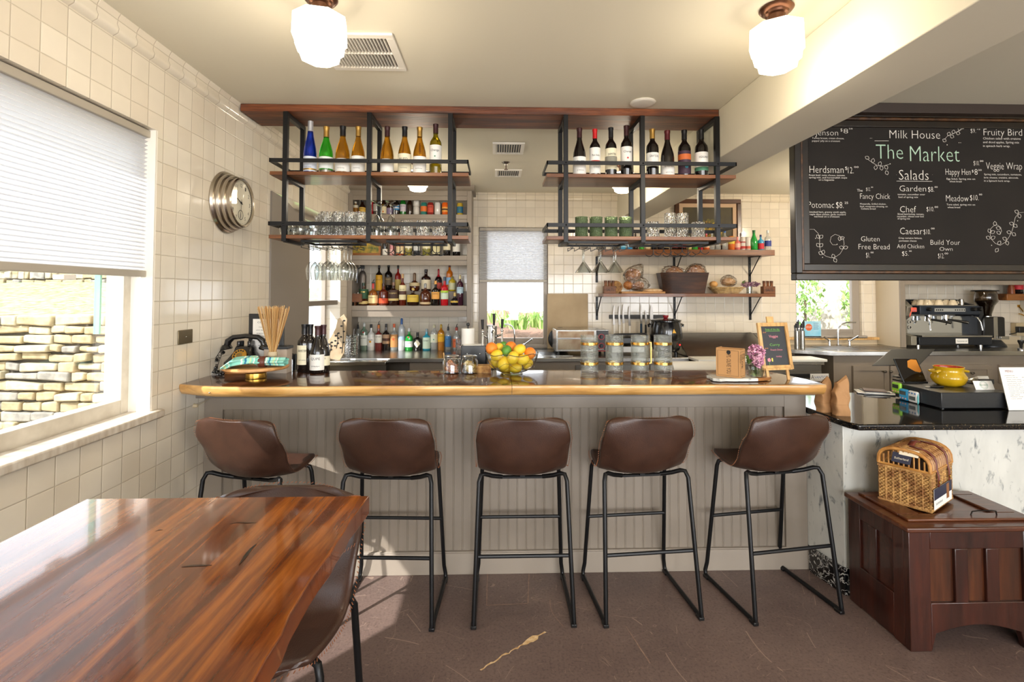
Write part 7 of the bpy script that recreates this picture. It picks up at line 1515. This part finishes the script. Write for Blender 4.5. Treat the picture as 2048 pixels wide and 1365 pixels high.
def cup(px, py, Yd, label, h=.058, R=.045):
    Y = YE+Yd; t2 = thing('coffee_cup', label, 'cup', (gx(px, Y), Y, RZ+zq(611)+.001), radians(px*37 % 360), 'upturned cups on the espresso machine')
    MB().lathe([(R, 0), (R*.98, .012), (R*.8, h*.62), (R*.52, h*.93), (R*.50, h), (R*.44, h), (R*.43, h*.95), (0, h*.95)], 24).build('cup_body', cupm, t2)
    MB().tube([(R*.9, 0, .018), (R*1.35, 0, .020), (R*1.3, 0, .036), (R*.78, 0, .040)], .004, 8).build('cup_handle', cupm, t2)
for i, (px, Yd) in enumerate(((1832, .27), (1842, .16), (1855, .10), (1866, .20), (1877, .10), (1892, .19), (1905, .11), (1850, .25), (1880, .27))):
    cup(px, 605, Yd, ['upturned cream cup at the far left back on the machine', 'upturned cream cup second from the left on the machine', 'upturned cream cup in the front row, third from the left', 'upturned cream cup in the back, behind the front pair', 'largest-looking upturned cream cup in the front centre', 'upturned cream cup behind, right of the centre cup', 'upturned cream cup with its handle showing, nearest the jug', 'upturned cream cup in the rear row at the left', 'upturned cream cup in the rear row at the centre'][i])
t2 = thing('milk_jug', 'little steel jug beside the cups on the espresso machine', 'jug', (gx(1922, YE+.14), YE+.14, RZ+zq(611)+.001)); MB().lathe([(0, 0), (.026, 0), (.027, .03), (.021, .06), (.023, .068), (.021, .068), (.0, .05)], 20).build('jug_body', steel, t2); MB().tube([(-.022, 0, .055), (-.045, 0, .05), (-.042, 0, .02), (-.026, 0, .012)], .004, 8).build('jug_handle', steel, t2)
# grinder
YG = 5.60; gxx = gx(1980, YG); gt = thing('coffee_grinder', 'black coffee grinder with clear bean hopper right of the espresso machine', 'coffee grinder', (gxx, YG, RZ)); gq = lambda py: gz(py, YG, 1980)-RZ; gw = lambda px: gx(px, YG)-gxx
MB().lathe([(0, gq(634)), (.045, gq(634)), (.05, gq(628)), (.075, gq(612)), (.108, gq(603)), (.105, gq(592)), (.094, gq(583))], 30, c=(gw(1980), .05, 0)).build('bean_hopper', thin_glass('smoked_glass', '#a89a88', 1.6, .04), gt)
MB().lathe([(0, gq(633)), (.043, gq(633)), (.048, gq(628)), (.070, gq(613)), (.10, gq(603)), (0, gq(601))], 30, c=(gw(1980), .05, 0)).build('coffee_beans', mat('beans', '#2a1610', .5, bump=1, bscale=160), gt)
MB().lathe([(0, gq(583)), (.125, gq(583)), (.12, gq(581)), (0, gq(580))], 30, c=(gw(1978), .05, 0)).build('hopper_lid', black_p, gt)
mb = MB(); mb.box(gw(1958), gw(2003), -.04, .14, gq(676), gq(634)); mb.build('body', black_p, gt, bevel=.02); MB().lathe([(0, 0), (.14, 0), (.14, .012), (.09, gq(680)), (0, gq(680))], 30, c=(gw(1985), .04, 0)).build('base', blk, gt)
MB().box(gw(1978), gw(1986), -.045, -.04, gq(678), gq(634)).build('silver_stripe', steel, gt); MB().lathe([(0, gq(636)), (.055, gq(636)), (.055, gq(633)), (0, gq(633))], 26, c=(gw(1980), .05, 0)).build('collar', chrome, gt)
MB().box(gw(1987), gw(2003), -.075, -.04, gq(678), gq(672)).build('fork', steel, gt, bevel=.002)
t2 = thing('coffee_tamper', 'black-handled coffee tamper at the front edge of the right counter', 'tamper', (gx(2043, 5.2), 5.22, RZ)); h = gz(681, 5.2, 2040)-RZ; MB().lathe([(0, 0), (.028, 0), (.028, .02), (.01, .028), (0, .028)], 20).build('tamper_base', chrome, t2); MB().lathe([(0, .028), (.012, .028), (.014, h*.5), (.028, h*.85), (.026, h), (0, h)], 20).build('tamper_handle', black_p, t2)
# small shelf, hook and outlet box on the far right
Ys = 5.62; t2 = thing('corner_shelf', 'small reddish wooden shelf above the grinder', 'shelf', (gx(2050, Ys), Ys, gz(588, Ys, 2030))); MB().box(gx(2014, Ys)-gx(2050, Ys), .6, 0, .22, -.075, 0).build('board', shelf_wood, t2, bevel=.003)
mb = MB(); mb.prism([(.16, -.075), (.225, -.075), (.225, -.2)], -.20, -.18, axis='x'); mb.build('bracket', shelf_wood, t2)
t3 = thing('wooden_figure', 'brown wooden bottle shape on the small corner shelf', 'bottle', (gx(2033, Ys), Ys+.06, gz(588, Ys, 2030))); MB().lathe([(0, 0), (.035, 0), (.033, .06), (.02, .11), (.022, .16), (0, .17)], 18).build('body', wood('red_wood', ['#7a3a1c', '#9a5028', '#a86034'], 'z', 6, 9, .4), t3)
bottle('black and red can at the right end of the corner shelf', gx(2049, Ys), Ys+.07, gz(588, Ys, 2030), .045, .14, 'can', bmat('#181414'), None, lab=lmat('#c82c34'), lz=(.35, .8), n=16)
t2 = thing('junction_box', 'cream wall outlet box with a black plug right of the grinder', 'outlet', (gx(2032, YB), YB-.001, gz(656, YB, 2032))); MB().box(-.08, .08, -.07, 0, -.09, .06).build('box', mat('outlet_cream', '#b8a684', .5), t2, bevel=.004); MB().box(-.10, -.02, -.12, -.071, -.05, .02).build('plug', black_p, t2, bevel=.006)
MB().tube([(-.09, -.1, -.02), (-.14, -.12, -.05), (-.2, -.1, -.07)], .006, 6).build('cord', black_p, t2)
t2 = thing('wall_hook', 'brass double hook under the small corner shelf', 'hook', (gx(2036, YB), YB-.001, gz(620, YB, 2036))); mb = MB(); mb.box(-.015, .06, -.006, 0, .03, .06); mb.tube([(0, -.005, .04), (.01, -.03, 0), (.03, -.045, -.05), (.015, -.05, -.07), (-.02, -.05, -.05), (-.05, -.05, -.045)], .006, 8); mb.build('hook', brass, t2)
# card in the window
t2 = thing('notice_card', 'blue card with an orange octagon standing in the right-hand window', 'card', (gx(1624, 5.8), 5.80, RZ+.09)); w_ = 17.5*5.8/1016; zt, zb = gz(643, 5.8, 1624)-RZ-.09, gz(666, 5.8, 1624)-RZ-.09
zb = max(zb, .002); MB().box(-w_, w_, 0, .004, 0, zt).build('card_sheet', mat('card_blue', '#58b4d8', .5, noise=('#c8e4ec', 4)), t2); mb = MB(); mb.lathe([(0, 0), (.042, 0)], 8, a0=pi/8, M=Matrix.Translation((-.045, -.001, zt*.62)) @ Matrix.Rotation(pi/2, 4, 'X')); mb.build('octagon', mat('octagon_orange', '#d8683a', .5), t2)
mb = MB()
for k in range(5): mb.box(.01, .01+.06-.008*(k % 2), -.0015, -.0005, zt*(.86-.09*k), zt*(.88-.09*k))
text_mb(mb, 'STOP', -.075, zt*.58, .06, .018, -.0015, 1); mb.build('card_print', [mat('print_navy', '#2a4a7a', .6), paper], t2)
# ---------------------------------------------------------------- on the granite counter
def ong(px, py): return at(px, py, Z=GZ)
for i, (c, w_, d, h, rz, lb) in enumerate(((ong(1676, 833), .036, .03, .235, -8, 'folded brown paper bag standing on the granite beside the bar end'), (ong(1650, 826), .034, .03, .215, 12, 'brown paper bag partly hidden behind the bar end and stool'))):
    t2 = thing('paper_bag', lb, 'paper bag', (gx((1681, 1647)[i], c.y+.03, 800), c.y+.03, GZ), radians(rz), 'brown paper bags on the granite'); h = (at(1676, 757, Y=c.y+.03).z-GZ)*(1 if i == 0 else .97)
    def bf(u, v):
        z = h*u; a = 2*pi*v; k = 1-.55*max(0, u-.62)/.38; sx_ = w_*(1-.25*max(0, u-.6)/.4); c_, s_ = cos(a), sin(a); X = sx_*math.copysign(abs(c_)**.35, c_); Yy = d*k*math.copysign(abs(s_)**.35, s_)*(1 if u < .97 else .1)
        Yy += .012*sin(9*u+2*v*6.28)*.35; X += .003*sin(17*u); zz = z+.028*(X/w_)*(max(0, u-.6)/.4)
        return (X+.018*max(0, u-.6), Yy, zz)
    MB().grid(bf, 22, 36).build('bag_body', mat('kraft_bag', '#b0855a', .8, noise=('#9c7248', 5), bump=.6, bscale=22), t2, ang=25)
    MB().tube([bf(.30, v/24) for v in range(24)], .0008, 4, closed=True).build('fold_crease', mat('bag_crease', '#8a6440', .8), t2)
fbL = ong(1883, 820); bkL = ong(1797, 797); X0, Y0 = fbL.x, fbL.y; dpt = .33; hb_ = at(1883, 786, Y=Y0).z-GZ
print('cashbox', fbL, bkL, hb_)
xb = at(2045, 820, Y=Y0).x; cb = thing('cash_drawer', 'long flat black cash drawer on the granite counter', 'cash drawer', (X0, Y0, GZ)); Lb = xb-X0-.05
MB().box(0, Lb, 0, dpt, .006, hb_).build('drawer_body', mat('satin_black', '#17181b', .35, noise=('#1e2024', 60)), cb, bevel=.004)
for q in ((.03, .03), (Lb-.03, .03), (.03, dpt-.03), (Lb-.03, dpt-.03)): MB().cyl((q[0], q[1], 0), (q[0], q[1], .006), .012, n=12).build('foot', black_p, cb)
CT = GZ+hb_
def onc(px, py): return at(px, py, Z=CT)
# timers on the side of the drawer
for px, py, c, bc, lb in ((1782, 772, '#8fc832', '#e09a90', 'lime green kitchen timer stuck on the drawer side, furthest back'), (1811, 790, '#2f9ad0', '#e0a8a0', 'blue kitchen timer stuck on the drawer side, middle one'), (1830, 800, '#e6e6e6', '#3f7ab8', 'white kitchen timer with blue buttons and cord, nearest the front')):
    q = at(px, py, X=X0-.004); yy = min(max(q.y, Y0+.04), Y0+dpt-.03); t2 = thing('kitchen_timer', lb, 'timer', (X0-.001, yy, max(GZ+.036, min(q.z, CT-.028))), radians(-90), 'kitchen timers on the cash drawer')
    m_ = mat('timer_'+c.strip('#'), c, .35); MB().box(-.034, .034, -.020, 0, -.034, .034).build('timer_body', m_, t2, bevel=.012, seg=4); up = -1 if c == '#e6e6e6' else 1
    MB().box(-.022, .022, -.0215, -.020, -.003*up-.010+.012*up, -.003*up+.012+.012*up).build('timer_screen', mat('lcd', '#3a4038', .2), t2)
    for k in (-.02, 0, .02): MB().ball((k, -.0205, -.021*up), (.006, .002, .005), 10, 6).build('timer_button', mat('button_'+bc.strip('#'), bc, .5), t2)
    if up < 0: MB().tube([(.03, -.01, .028), (.045, -.02, .0), (.047, -.022, -.03), (.040, -.02, -.036), (.036, -.018, 0), (.03, -.01, .02)], .0018, 6).build('cord_loop', mat('cord_aqua', '#5ac8d0', .5), t2)
# tablet stand and black tray
tb1 = onc(1832, 767); tb2 = thing('tablet_stand', 'black tablet on a grey slanted stand facing the counter', 'tablet', (at(1832, 767, Y=tb1.y+.02).x, tb1.y+.02, CT))
def onY(px, py, Y): q = at(px, py, Y=Y); return (q.x-tb2.location.x, Y-tb2.location.y, q.z-CT)
Yb, Yt2 = tb2.location.y, tb2.location.y+.075
quad = [onY(1808, 765.5, Yb), onY(1855, 765, Yb), onY(1834, 717, Yt2), onY(1787.5, 717, Yt2)]
def slabq(mb, Q, th, mi=0, shrink=0):
    P = [Vector(p) for p in Q]; c = sum(P, Vector())/4; n = (P[1]-P[0]).cross(P[3]-P[0]).normalized()
    if n.y > 0: n = -n
    P = [p+(c-p)*shrink for p in P]; a = [p+n*(.001 if shrink else 0) for p in P]; b_ = [p-n*th for p in P]; mb.add(a+b_, [(0, 1, 2, 3), (7, 6, 5, 4)]+[(i, (i+1) % 4, 4+(i+1) % 4, 4+i) for i in range(4)], mi); return n
mb = MB(); slabq(mb, quad, .010); mb.build('tablet_case', mat('tablet_grey', '#4a4e52', .3, .5), tb2, bevel=.003); mb = MB(); slabq(mb, quad, .0005, 0, .05); scr = mb.build('tablet_screen', mat('dark_screen', '#120e0c', .05), tb2)
Qc = [Vector(p) for p in quad]; pt_ = lambda u, v: (Qc[0]*(1-u)+Qc[1]*u)*(1-v)+(Qc[3]*(1-u)+Qc[2]*u)*v+(Qc[1]-Qc[0]).cross(Qc[3]-Qc[0]).normalized()*(-.002 if (Qc[1]-Qc[0]).cross(Qc[3]-Qc[0]).y > 0 else .002)
mb = MB(); ring_ = [(.42, .62), (.52, .88), (.70, .95), (.92, .93), (.94, .45), (.85, .40), (.66, .44)]; mb.add([pt_(u, v) for u, v in ring_], [tuple(range(7))]); mb.build('painted_reflection', mat('reflection_orange', '#c8802c', .3), scr, smooth=False)  # warm reflection on the tablet glass, painted as an orange patch
mb = MB(); mb.prism([(.02, 0), (.03, 0), (.10, .03), (.07, .10), (.06, .10), (.08, .03)], -.03, .03, axis='x'); mb.box(-.07, .06, -.02, .10, 0, .008); mb.build('stand_foot', black_p, tb2)
# flat customer tray/lid held up behind the tablet
Yd = tb1.y+.20; dq = [at(1744, 731, Y=Yd-.09), at(1838, 731, Y=Yd-.09), at(1870, 698.5, Y=Yd+.06), at(1782, 699, Y=Yd+.06)]
dc = sum(dq, Vector())/4; t2 = thing('display_screen', 'wide thin black screen seen from behind above the tablet', 'screen', (dc.x, dc.y, CT)); mb = MB(); slabq(mb, [p-Vector((dc.x, dc.y, CT)) for p in dq], .006); mb.build('screen_panel', mat('screen_back', '#1f2124', .4), t2, bevel=.002); MB().tube([(0, 0, dc.z-CT-.01), (.0, .03, .02)], .014, 12).lathe([(0, 0), (.05, 0), (.045, .01), (0, .01)], 24, c=(0, .03, 0)).build('screen_post', black_p, t2)
# yellow pot
q = onc(1898, 776); t2 = thing('yellow_pot', 'glossy yellow two-handled ceramic pot with red inside on the drawer', 'pot', (at(1898, 776, Y=q.y+.07).x, q.y+.07, CT)); u = (q.y+.07)/1016; hp = at(1898, 733, Y=q.y+.07).z-CT; R = 30*u
ypm = mat('yellow_glaze', '#c8a018', .12, noise=('#b08c10', 14), coat=.4)
MB().lathe([(0, 0), (R*.62, 0), (R*.86, hp*.14), (R*.99, hp*.36), (R*.99, hp*.5), (R*.84, hp*.70), (R*.80, hp*.76), (R*.82, hp*.90), (R*.86, hp*.98), (R*.84, hp), (R*.80, hp*.98)], 44).build('pot_body', ypm, t2)
MB().lathe([(R*.80, hp*.985), (R*.77, hp*.9), (R*.76, hp*.74), (R*.9, hp*.45), (R*.6, hp*.06), (0, hp*.04)], 44).build('red_lining', mat('red_glaze', '#b8321a', .2), t2)
for s in (-1, 1): MB().tube([(s*R*.80, -.02, hp*.80), (s*R*1.10, -.024, hp*.76), (s*R*1.16, 0, hp*.74), (s*R*1.10, .024, hp*.76), (s*R*.80, .02, hp*.80)], .008, 10).build('loop_handle', ypm, t2)
q = onc(1870, 776); t2 = thing('marker_pen', 'black capped marker lying in front of the yellow pot', 'pen', (q.x, q.y, CT)); MB().cyl((-.03, 0, .006), (.05, .0, .006), .006, n=12).build('pen_barrel', black_p, t2); MB().cyl((-.062, 0, .006), (-.03, 0, .006), .004, n=12).build('pen_tip', chrome, t2)
q = onc(1968, 764); t2 = thing('card_holder', 'small black open box of business cards behind the tent card', 'card holder', (at(1968, 762, Y=Y0+.27).x, Y0+.27, CT)); MB().box(-.045, .045, -.02, .03, 0, .03).build('holder_box', black_p, t2, bevel=.002); MB().box(-.034, .034, -.012, .022, .0, .045, 0, Matrix.Rotation(radians(-25), 4, 'X')).build('cards', paper, t2)
q = onc(1971, 781); t2 = thing('tent_card', 'white card with a round green logo propped on the drawer', 'card', (at(1971, 780, Y=q.y+.012).x, q.y+.012, CT)); TR = Matrix.Rotation(radians(-22), 4, 'X'); MB().box(-.056, .056, 0, .0015, 0, .052, 0, TR).build('card_sheet', paper, t2)
mb = MB(); mb.lathe([(.0215, 0), (.023, 0)], 40, M=TR @ Matrix.Translation((0, -.0008, .027)) @ Matrix.Rotation(pi/2, 4, 'X')); mb.lathe([(.016, 0), (.017, 0)], 40, M=TR @ Matrix.Translation((0, -.0008, .027)) @ Matrix.Rotation(pi/2, 4, 'X')); text_mb(mb, 'MILK HOUSE', -.024, .024, .048, .007, -.0009, 0, TR); mb.build('round_logo', mat('logo_green', '#6f9a80', .6), t2)
q = onc(1921, 750); t2 = thing('desk_bell', 'dark steel dome of a bell between pot and card box', 'bell', (at(1976-0, 748, Y=q.y).x-.03, q.y+.03, CT)); t2.location = (at(1947, 745, Y=Y0+.28).x, Y0+.28, CT); MB().lathe([(.030, .006), (.028, .02), (.015, .031), (0, .034)], 24).build('dome', steel_d, t2); MB().lathe([(0, 0), (.034, 0), (.034, .006), (0, .006)], 24).build('base', black_p, t2)
# menu in a clear stand
qa, qb = at(2018, 822, Z=GZ), at(1992, 736, Y=at(2018, 822, Z=GZ).y+.05); t2 = thing('menu_sheet', 'white printed menu standing in a clear holder at the right edge', 'menu', (qa.x, qa.y, GZ))
hm = (Vector((0, qb.y-qa.y, qb.z-GZ))).length; tl = math.atan2(qb.y-qa.y, qb.z-GZ); MM = Matrix.Rotation(-tl, 4, 'X') @ Matrix.Translation((0, 0, .002)); wd = .215; dxm = qb.x-qa.x
MB().box(0, wd, .0, .0015, 0, hm, 0, MM).build('menu_paper', paper, t2); MB().box(-.002, wd+.002, .002, .0035, 0, hm, 0, MM).box(0, wd, -.002, .07, 0, .002).build('acrylic_stand', clearg, t2)
mb = MB(); text_mb(mb, 'MENU', .03, hm-.028, .045, .013, -.0006, 1, MM); rnd = random.Random(31)
rows_ = ['SANDWICHES', 'Jenson 8.25', 'turkey, cream cheese', 'Herdsman 12.00', 'roast beef, swiss', 'Potomac 8.25', 'smoked ham, apple', 'Fancy Chick 12', 'mozzarella, basil', 'Happy Hen 8.50', 'egg salad', 'Meadow 10.00', 'tuna salad']
for k, s_ in enumerate(rows_): text_mb(mb, s_, .02 if s_ == s_.upper() else .028, hm-.048-.0105*k, min(.085, .006*len(s_)), .0042, -.0006, 0, MM)
for k, s_ in enumerate(['BOWLS', 'Garden 8.00', 'Chef 10.00', 'Caesar 10.00']): text_mb(mb, s_, .12, hm-.058-.016*k, .045, .0045, -.0006, 0, MM)
mb.build('menu_lettering', [mat('menu_ink', '#4a4644', .7), mat('menu_plum', '#7a3040', .6)], t2, smooth=False)
# papers and folder at the back left
q = ong(1760, 790); t2 = thing('paper_stack', 'pile of white papers and a black folder left of the cash drawer', 'paper stack', (q.x, q.y+.05, GZ), radians(-20))
for k, (a, b_, z, m_, rr) in enumerate(((.09, .07, 0, black_p, 8), (.10, .065, .0045, paper, -6), (.085, .06, .009, paper, 14), (.07, .055, .0135, black_p, 2), (.06, .05, .018, mat('brown_folder', '#5a3c2a', .6), -10))): MB().box(-a, a, -b_, b_, z, z+.004, 0, Matrix.Rotation(radians(rr), 4, 'Z')).build('sheet', m_, t2)
# ---------------------------------------------------------------- chalkboard over the counter
KY = 3.075; kb0, kb1 = at(1587, 561, Y=KY), at(1700, 223, Y=KY); xr = 3.52
cbd = thing('menu_chalkboard', 'large black-framed chalkboard menu hanging over the service counter', 'chalkboard', (kb0.x, KY, kb0.z)); Wd, Hd = xr-kb0.x, kb1.z-kb0.z
fwl = at(1624, 400, Y=KY).x-kb0.x; fb = at(1624, 536, Y=KY).z-kb0.z; ft = kb1.z-at(1700, 251, Y=KY).z
fm = mat('ebony_frame', '#16120f', .28, noise=('#221910', 9)); fm2 = mat('worn_gilt_edge', '#5a3a20', .35, noise=('#2a1a10', 30))
fw = (fwl+fb)/2
mb = MB(); fr4(mb, 0, Wd, 0, Hd, fw*.42, -.030, .03); mb.build('outer_frame', fm, cbd, bevel=.005)
mb = MB(); fr4(mb, fw*.42, Wd-fw*.42, fw*.42, Hd-fw*.42, fw*.16, -.022, .02); mb.build('gilt_bead', fm2, cbd, bevel=.004)
mb = MB(); fr4(mb, fw*.58, Wd-fw*.58, fw*.58, Hd-fw*.58, fw*.42, -.012, .02); mb.build('inner_frame', fm, cbd, bevel=.004)
MB().box(fw*.9, Wd-fw*.9, 0, .012, fw*.9, Hd-fw*.9).build('slate_face', mat('chalk_slate', '#1a1613', .75, noise=('#211c18', 2.5), spec=.25), cbd)
mb = MB()
def ck_(s, x0, y, x1, hp, mi=0):
    a = at(x0, y, Y=KY); b_ = at(x1, y, Y=KY); h = at(x0, y-hp, Y=KY).z-a.z
    text_mb(mb, s, a.x-kb0.x, a.z-kb0.z, b_.x-a.x, h*.86, -.0008, mi, thin=.016 if hp > 7 else .004)
for it in (("Jenson", 1630, 271, 1676, 14), ("$", 1681, 263, 1684.5, 7), ("8", 1687, 267, 1696, 11), ("25", 1697.5, 259, 1705, 3.5), ("Turkey breast, cream cheese,", 1624, 278, 1688, 4), ("pepper jelly on a croissant", 1624, 283.5, 1680, 4),
  ("Milk House", 1779, 277, 1880, 20), ("Herdsman", 1619, 346, 1687, 17), ("$", 1690, 340, 1694.5, 8), ("12.", 1696, 347, 1707, 15), ("00", 1708, 336, 1717, 4), ("Roast beef, swiss cheese, tomato,", 1618, 352, 1690, 4), ("spring mix, and horseradish mayo", 1618, 356.8, 1694, 4), ("on a baguette", 1637, 361.5, 1668, 4),
  ("Salads", 1798, 360, 1857, 24), (".", 1792, 350, 1793.5, 1.5), (".", 1864, 350, 1865.5, 1.5), ("Happy Hen", 1891, 350, 1941, 15), ("$", 1943.5, 345, 1947, 6), ("8", 1949, 350, 1955, 14), ("50", 1956.5, 342, 1963, 4), ("Egg Salad, Spring mix on", 1893, 359.5, 1950, 4), ("wheat bread", 1899, 364.8, 1923, 4),
  ("$10.", 1947, 331, 1958.5, 11), ("00", 1959.5, 324, 1966.5, 4), ("Veggie Wrap", 1972, 339, 2044, 17), ("Spring mix, cucumbers, tomatoes,", 1968, 350.5, 2043, 4), ("brie cheese, craisins, almonds,", 1968, 357, 2037, 4), ("in a Spinach herb wrap.", 1968, 363.5, 2020, 4),
  ("$9.", 1941, 266, 1951.5, 10), ("75", 1953, 260, 1960, 4), ("Fruity Bird", 1967, 271, 2044, 16), ("Chicken salad with craisins", 1966, 279, 2041, 5), ("and diced apples, Spring mix", 1966, 286.5, 2038, 5), ("in spinach herb wrap.", 1966, 294, 2020, 5),
  ("The", 1714, 383.5, 1725, 6), ("$12.", 1732, 382, 1741, 8), ("00", 1742, 376, 1746, 3), ("Fancy Chick", 1720, 398, 1780, 13), ("Mozzarella, Grilled chicken,", 1720, 409.5, 1772, 3.6), ("basil, vinaigrette dressing, on", 1720, 414.5, 1775, 3.6), ("Ciabatta bread", 1722, 419.2, 1751, 3.6),
  ("Garden", 1799, 383, 1852, 14), ("$8.", 1856, 384, 1868, 12), ("00", 1869, 376, 1875, 4), ("tomato, cucumber over", 1795, 390.5, 1850, 4), ("bed of spring mix", 1797, 396, 1836, 4), ("Potomac", 1616, 416, 1668, 15), ("$8.", 1672, 416.5, 1687, 15), ("25", 1689, 408, 1696, 5), ("Smoked ham, granny smith apple,", 1618, 425.8, 1692, 4), ("maple dijon cheese, garlic mustard", 1618, 430.5, 1691, 4), ("warmed on a croissant", 1628, 435, 1679, 4),
  ("Meadow", 1892, 403, 1937, 15), ("$10.", 1940, 401, 1957, 13), ("00", 1958, 391, 1964, 4), ("Tuna salad, spring mix on", 1893, 411, 1950, 4), ("wheat bread", 1895, 416.5, 1920, 4), ("Chef", 1800, 425, 1832, 15), ("$10.", 1853, 423, 1868, 11), ("00", 1869, 416, 1876, 4), ("Sliced ham/turkey, tomato,", 1795, 430, 1848, 4), ("cucumber, cheese over bed", 1794, 434.7, 1847, 4), ("of spring mix", 1795, 439.2, 1820, 4),
  ("Caesar", 1800, 469, 1845, 16), ("$10.", 1847, 469, 1861, 12), ("00", 1862, 459, 1869, 4), ("Crisp romaine lettuce,", 1797, 478, 1844, 4), ("parmesan cheese", 1798, 483.5, 1833, 4), ("Add Chicken", 1794, 497, 1848, 10), ("$5.", 1804, 512, 1817, 11), ("00", 1818, 504, 1823, 3.5), ("Gluten", 1722, 483, 1759, 12), ("Free Bread", 1717, 499, 1779, 13), ("$1.", 1732, 515.5, 1740, 12), ("00", 1741, 507, 1747, 4),
  ("Build Your", 1861, 490, 1920, 12), ("Own", 1879, 502, 1905, 9), ("$12.", 1876, 517, 1888, 12), ("00", 1889, 509, 1896, 4), ('"', 1740, 279, 1744, 3), ('"', 1917, 288, 1922, 3)):
    ck_(*it)
mb2 = mb; mb = MB(); ck_("The", 1752, 318, 1806, 35, 0); ck_("Market", 1820, 323, 1919, 37, 0); big = mb; mb = mb2
def kp(x, y): a = at(x, y, Y=KY); return (a.x-kb0.x, -.0008, a.z-kb0.z)
def lf_(x, y, ang, L_=9, w_=3.2):
    c, s = cos(radians(ang)), -sin(radians(ang)); P = []
    for k in range(13):
        t = k/12; P.append((x+c*L_*t-s*w_*sin(pi*t), y+s*L_*t+c*w_*sin(pi*t)))
    for k in range(11, 0, -1):
        t = k/12; P.append((x+c*L_*t+s*w_*sin(pi*t), y+s*L_*t-c*w_*sin(pi*t)))
    mb.tube([kp(*p) for p in P], .0011, 4, closed=True)
def ln_(P, r=.0009): mb.tube([kp(*p) for p in P], r, 4)
ln_([(1793, 362.5), (1864, 363)], .0014); ln_([(1749, 282), (1777, 282)], .0014)
ln_([(1614, 463), (1620, 459), (1628, 459), (1636, 467), (1639, 478), (1639, 490), (1640, 500), (1645, 508), (1652, 513), (1662, 516), (1670, 515), (1680, 508), (1686, 498), (1688, 488), (1687, 480), (1684, 475)])
ln_([(1679, 472), (1670, 469), (1662, 474), (1660, 483), (1665, 490), (1673, 490)])
for a in ((1639, 477, 130), (1639, 477, 45), (1639, 494, 130), (1639, 494, 45), (1645, 509, 150), (1645, 509, 75), (1668, 517, 110), (1668, 517, -60), (1679, 482, 85), (1680, 478, 20), (1687, 497, 20), (1687, 497, 160)): lf_(*a)
ln_([(2047, 425), (2037, 426), (2030, 436), (2027, 450), (2024, 462), (2018, 474), (2010, 485), (2000, 491), (1990, 487), (1982, 478), (1980, 468), (1981, 458), (1987, 452), (1994, 450), (2001, 455), (2003, 463), (1999, 470)])
for a in ((2037, 426, 150), (2037, 428, -70), (2027, 449, 160), (2027, 449, -40), (2022, 466, 165), (2024, 466, -40), (2013, 480, 150), (2013, 482, -75), (1981, 466, 120), (1981, 466, 20), (1980, 478, 150), (1982, 478, 30), (1990, 452, 95), (1992, 455, -20), (2001, 468, 150), (1996, 497, -125), (1996, 490, 60)): lf_(*a)
ln_([(1734, 318), (1745, 326), (1756, 332), (1768, 332), (1778, 329)])
for a in ((1738, 318, 150), (1745, 326, 80), (1752, 331, -100), (1758, 332, 70), (1762, 332, -80), (1775, 350, 110), (1770, 331, -60)): lf_(*a)
ln_([(1888, 280), (1895, 272), (1905, 268), (1917, 262), (1925, 256)])
for a in ((1892, 283, 150), (1896, 272, 70), (1900, 272, -20), (1906, 268, 80), (1912, 266, -10), (1918, 262, 75), (1923, 258, 50)): lf_(*a, L_=8)
for x, y in ((1631, 477), (1645, 515), (1674, 489), (1983, 491), (2035, 442), (1894, 290), (1780, 328)): mb.ball(kp(x, y), (.003, .0006, .003), 6, 4)
mb.build('chalk_lettering', mat('white_chalk', '#d6d0c6', .9), cbd, smooth=False); big.build('chalk_title', mat('mint_chalk', '#a8c4ac', .9), cbd, smooth=False)
# dark ceiling board and hook that carry the chalkboard
tag(MB().box(1.711, 3.9, 2.985, 3.05, 2.648, CEIL-.001).build('hanging_board', mat('dark_beam', '#2c201a', .45), bevel=.003), 'dark wooden board fixed to the ceiling above the chalkboard', 'beam')
for i, px in enumerate((2040,)):
    a = at(px, 216, Y=3.075); mb = MB(); mb.tube([(0, 0, .012), (0, 0, 0), (.012, 0, -.010), (.004, 0, -.022), (-.010, 0, -.018)], .003, 8); mb.cyl((0, 0, .010), (0, 0, .014), .008, n=10)
    tag(mb.build('ceiling_hook', steel, loc=(a.x, 3.075, 2.648-.012)), 'metal hook holding the chalkboard from the dark board', 'hook')
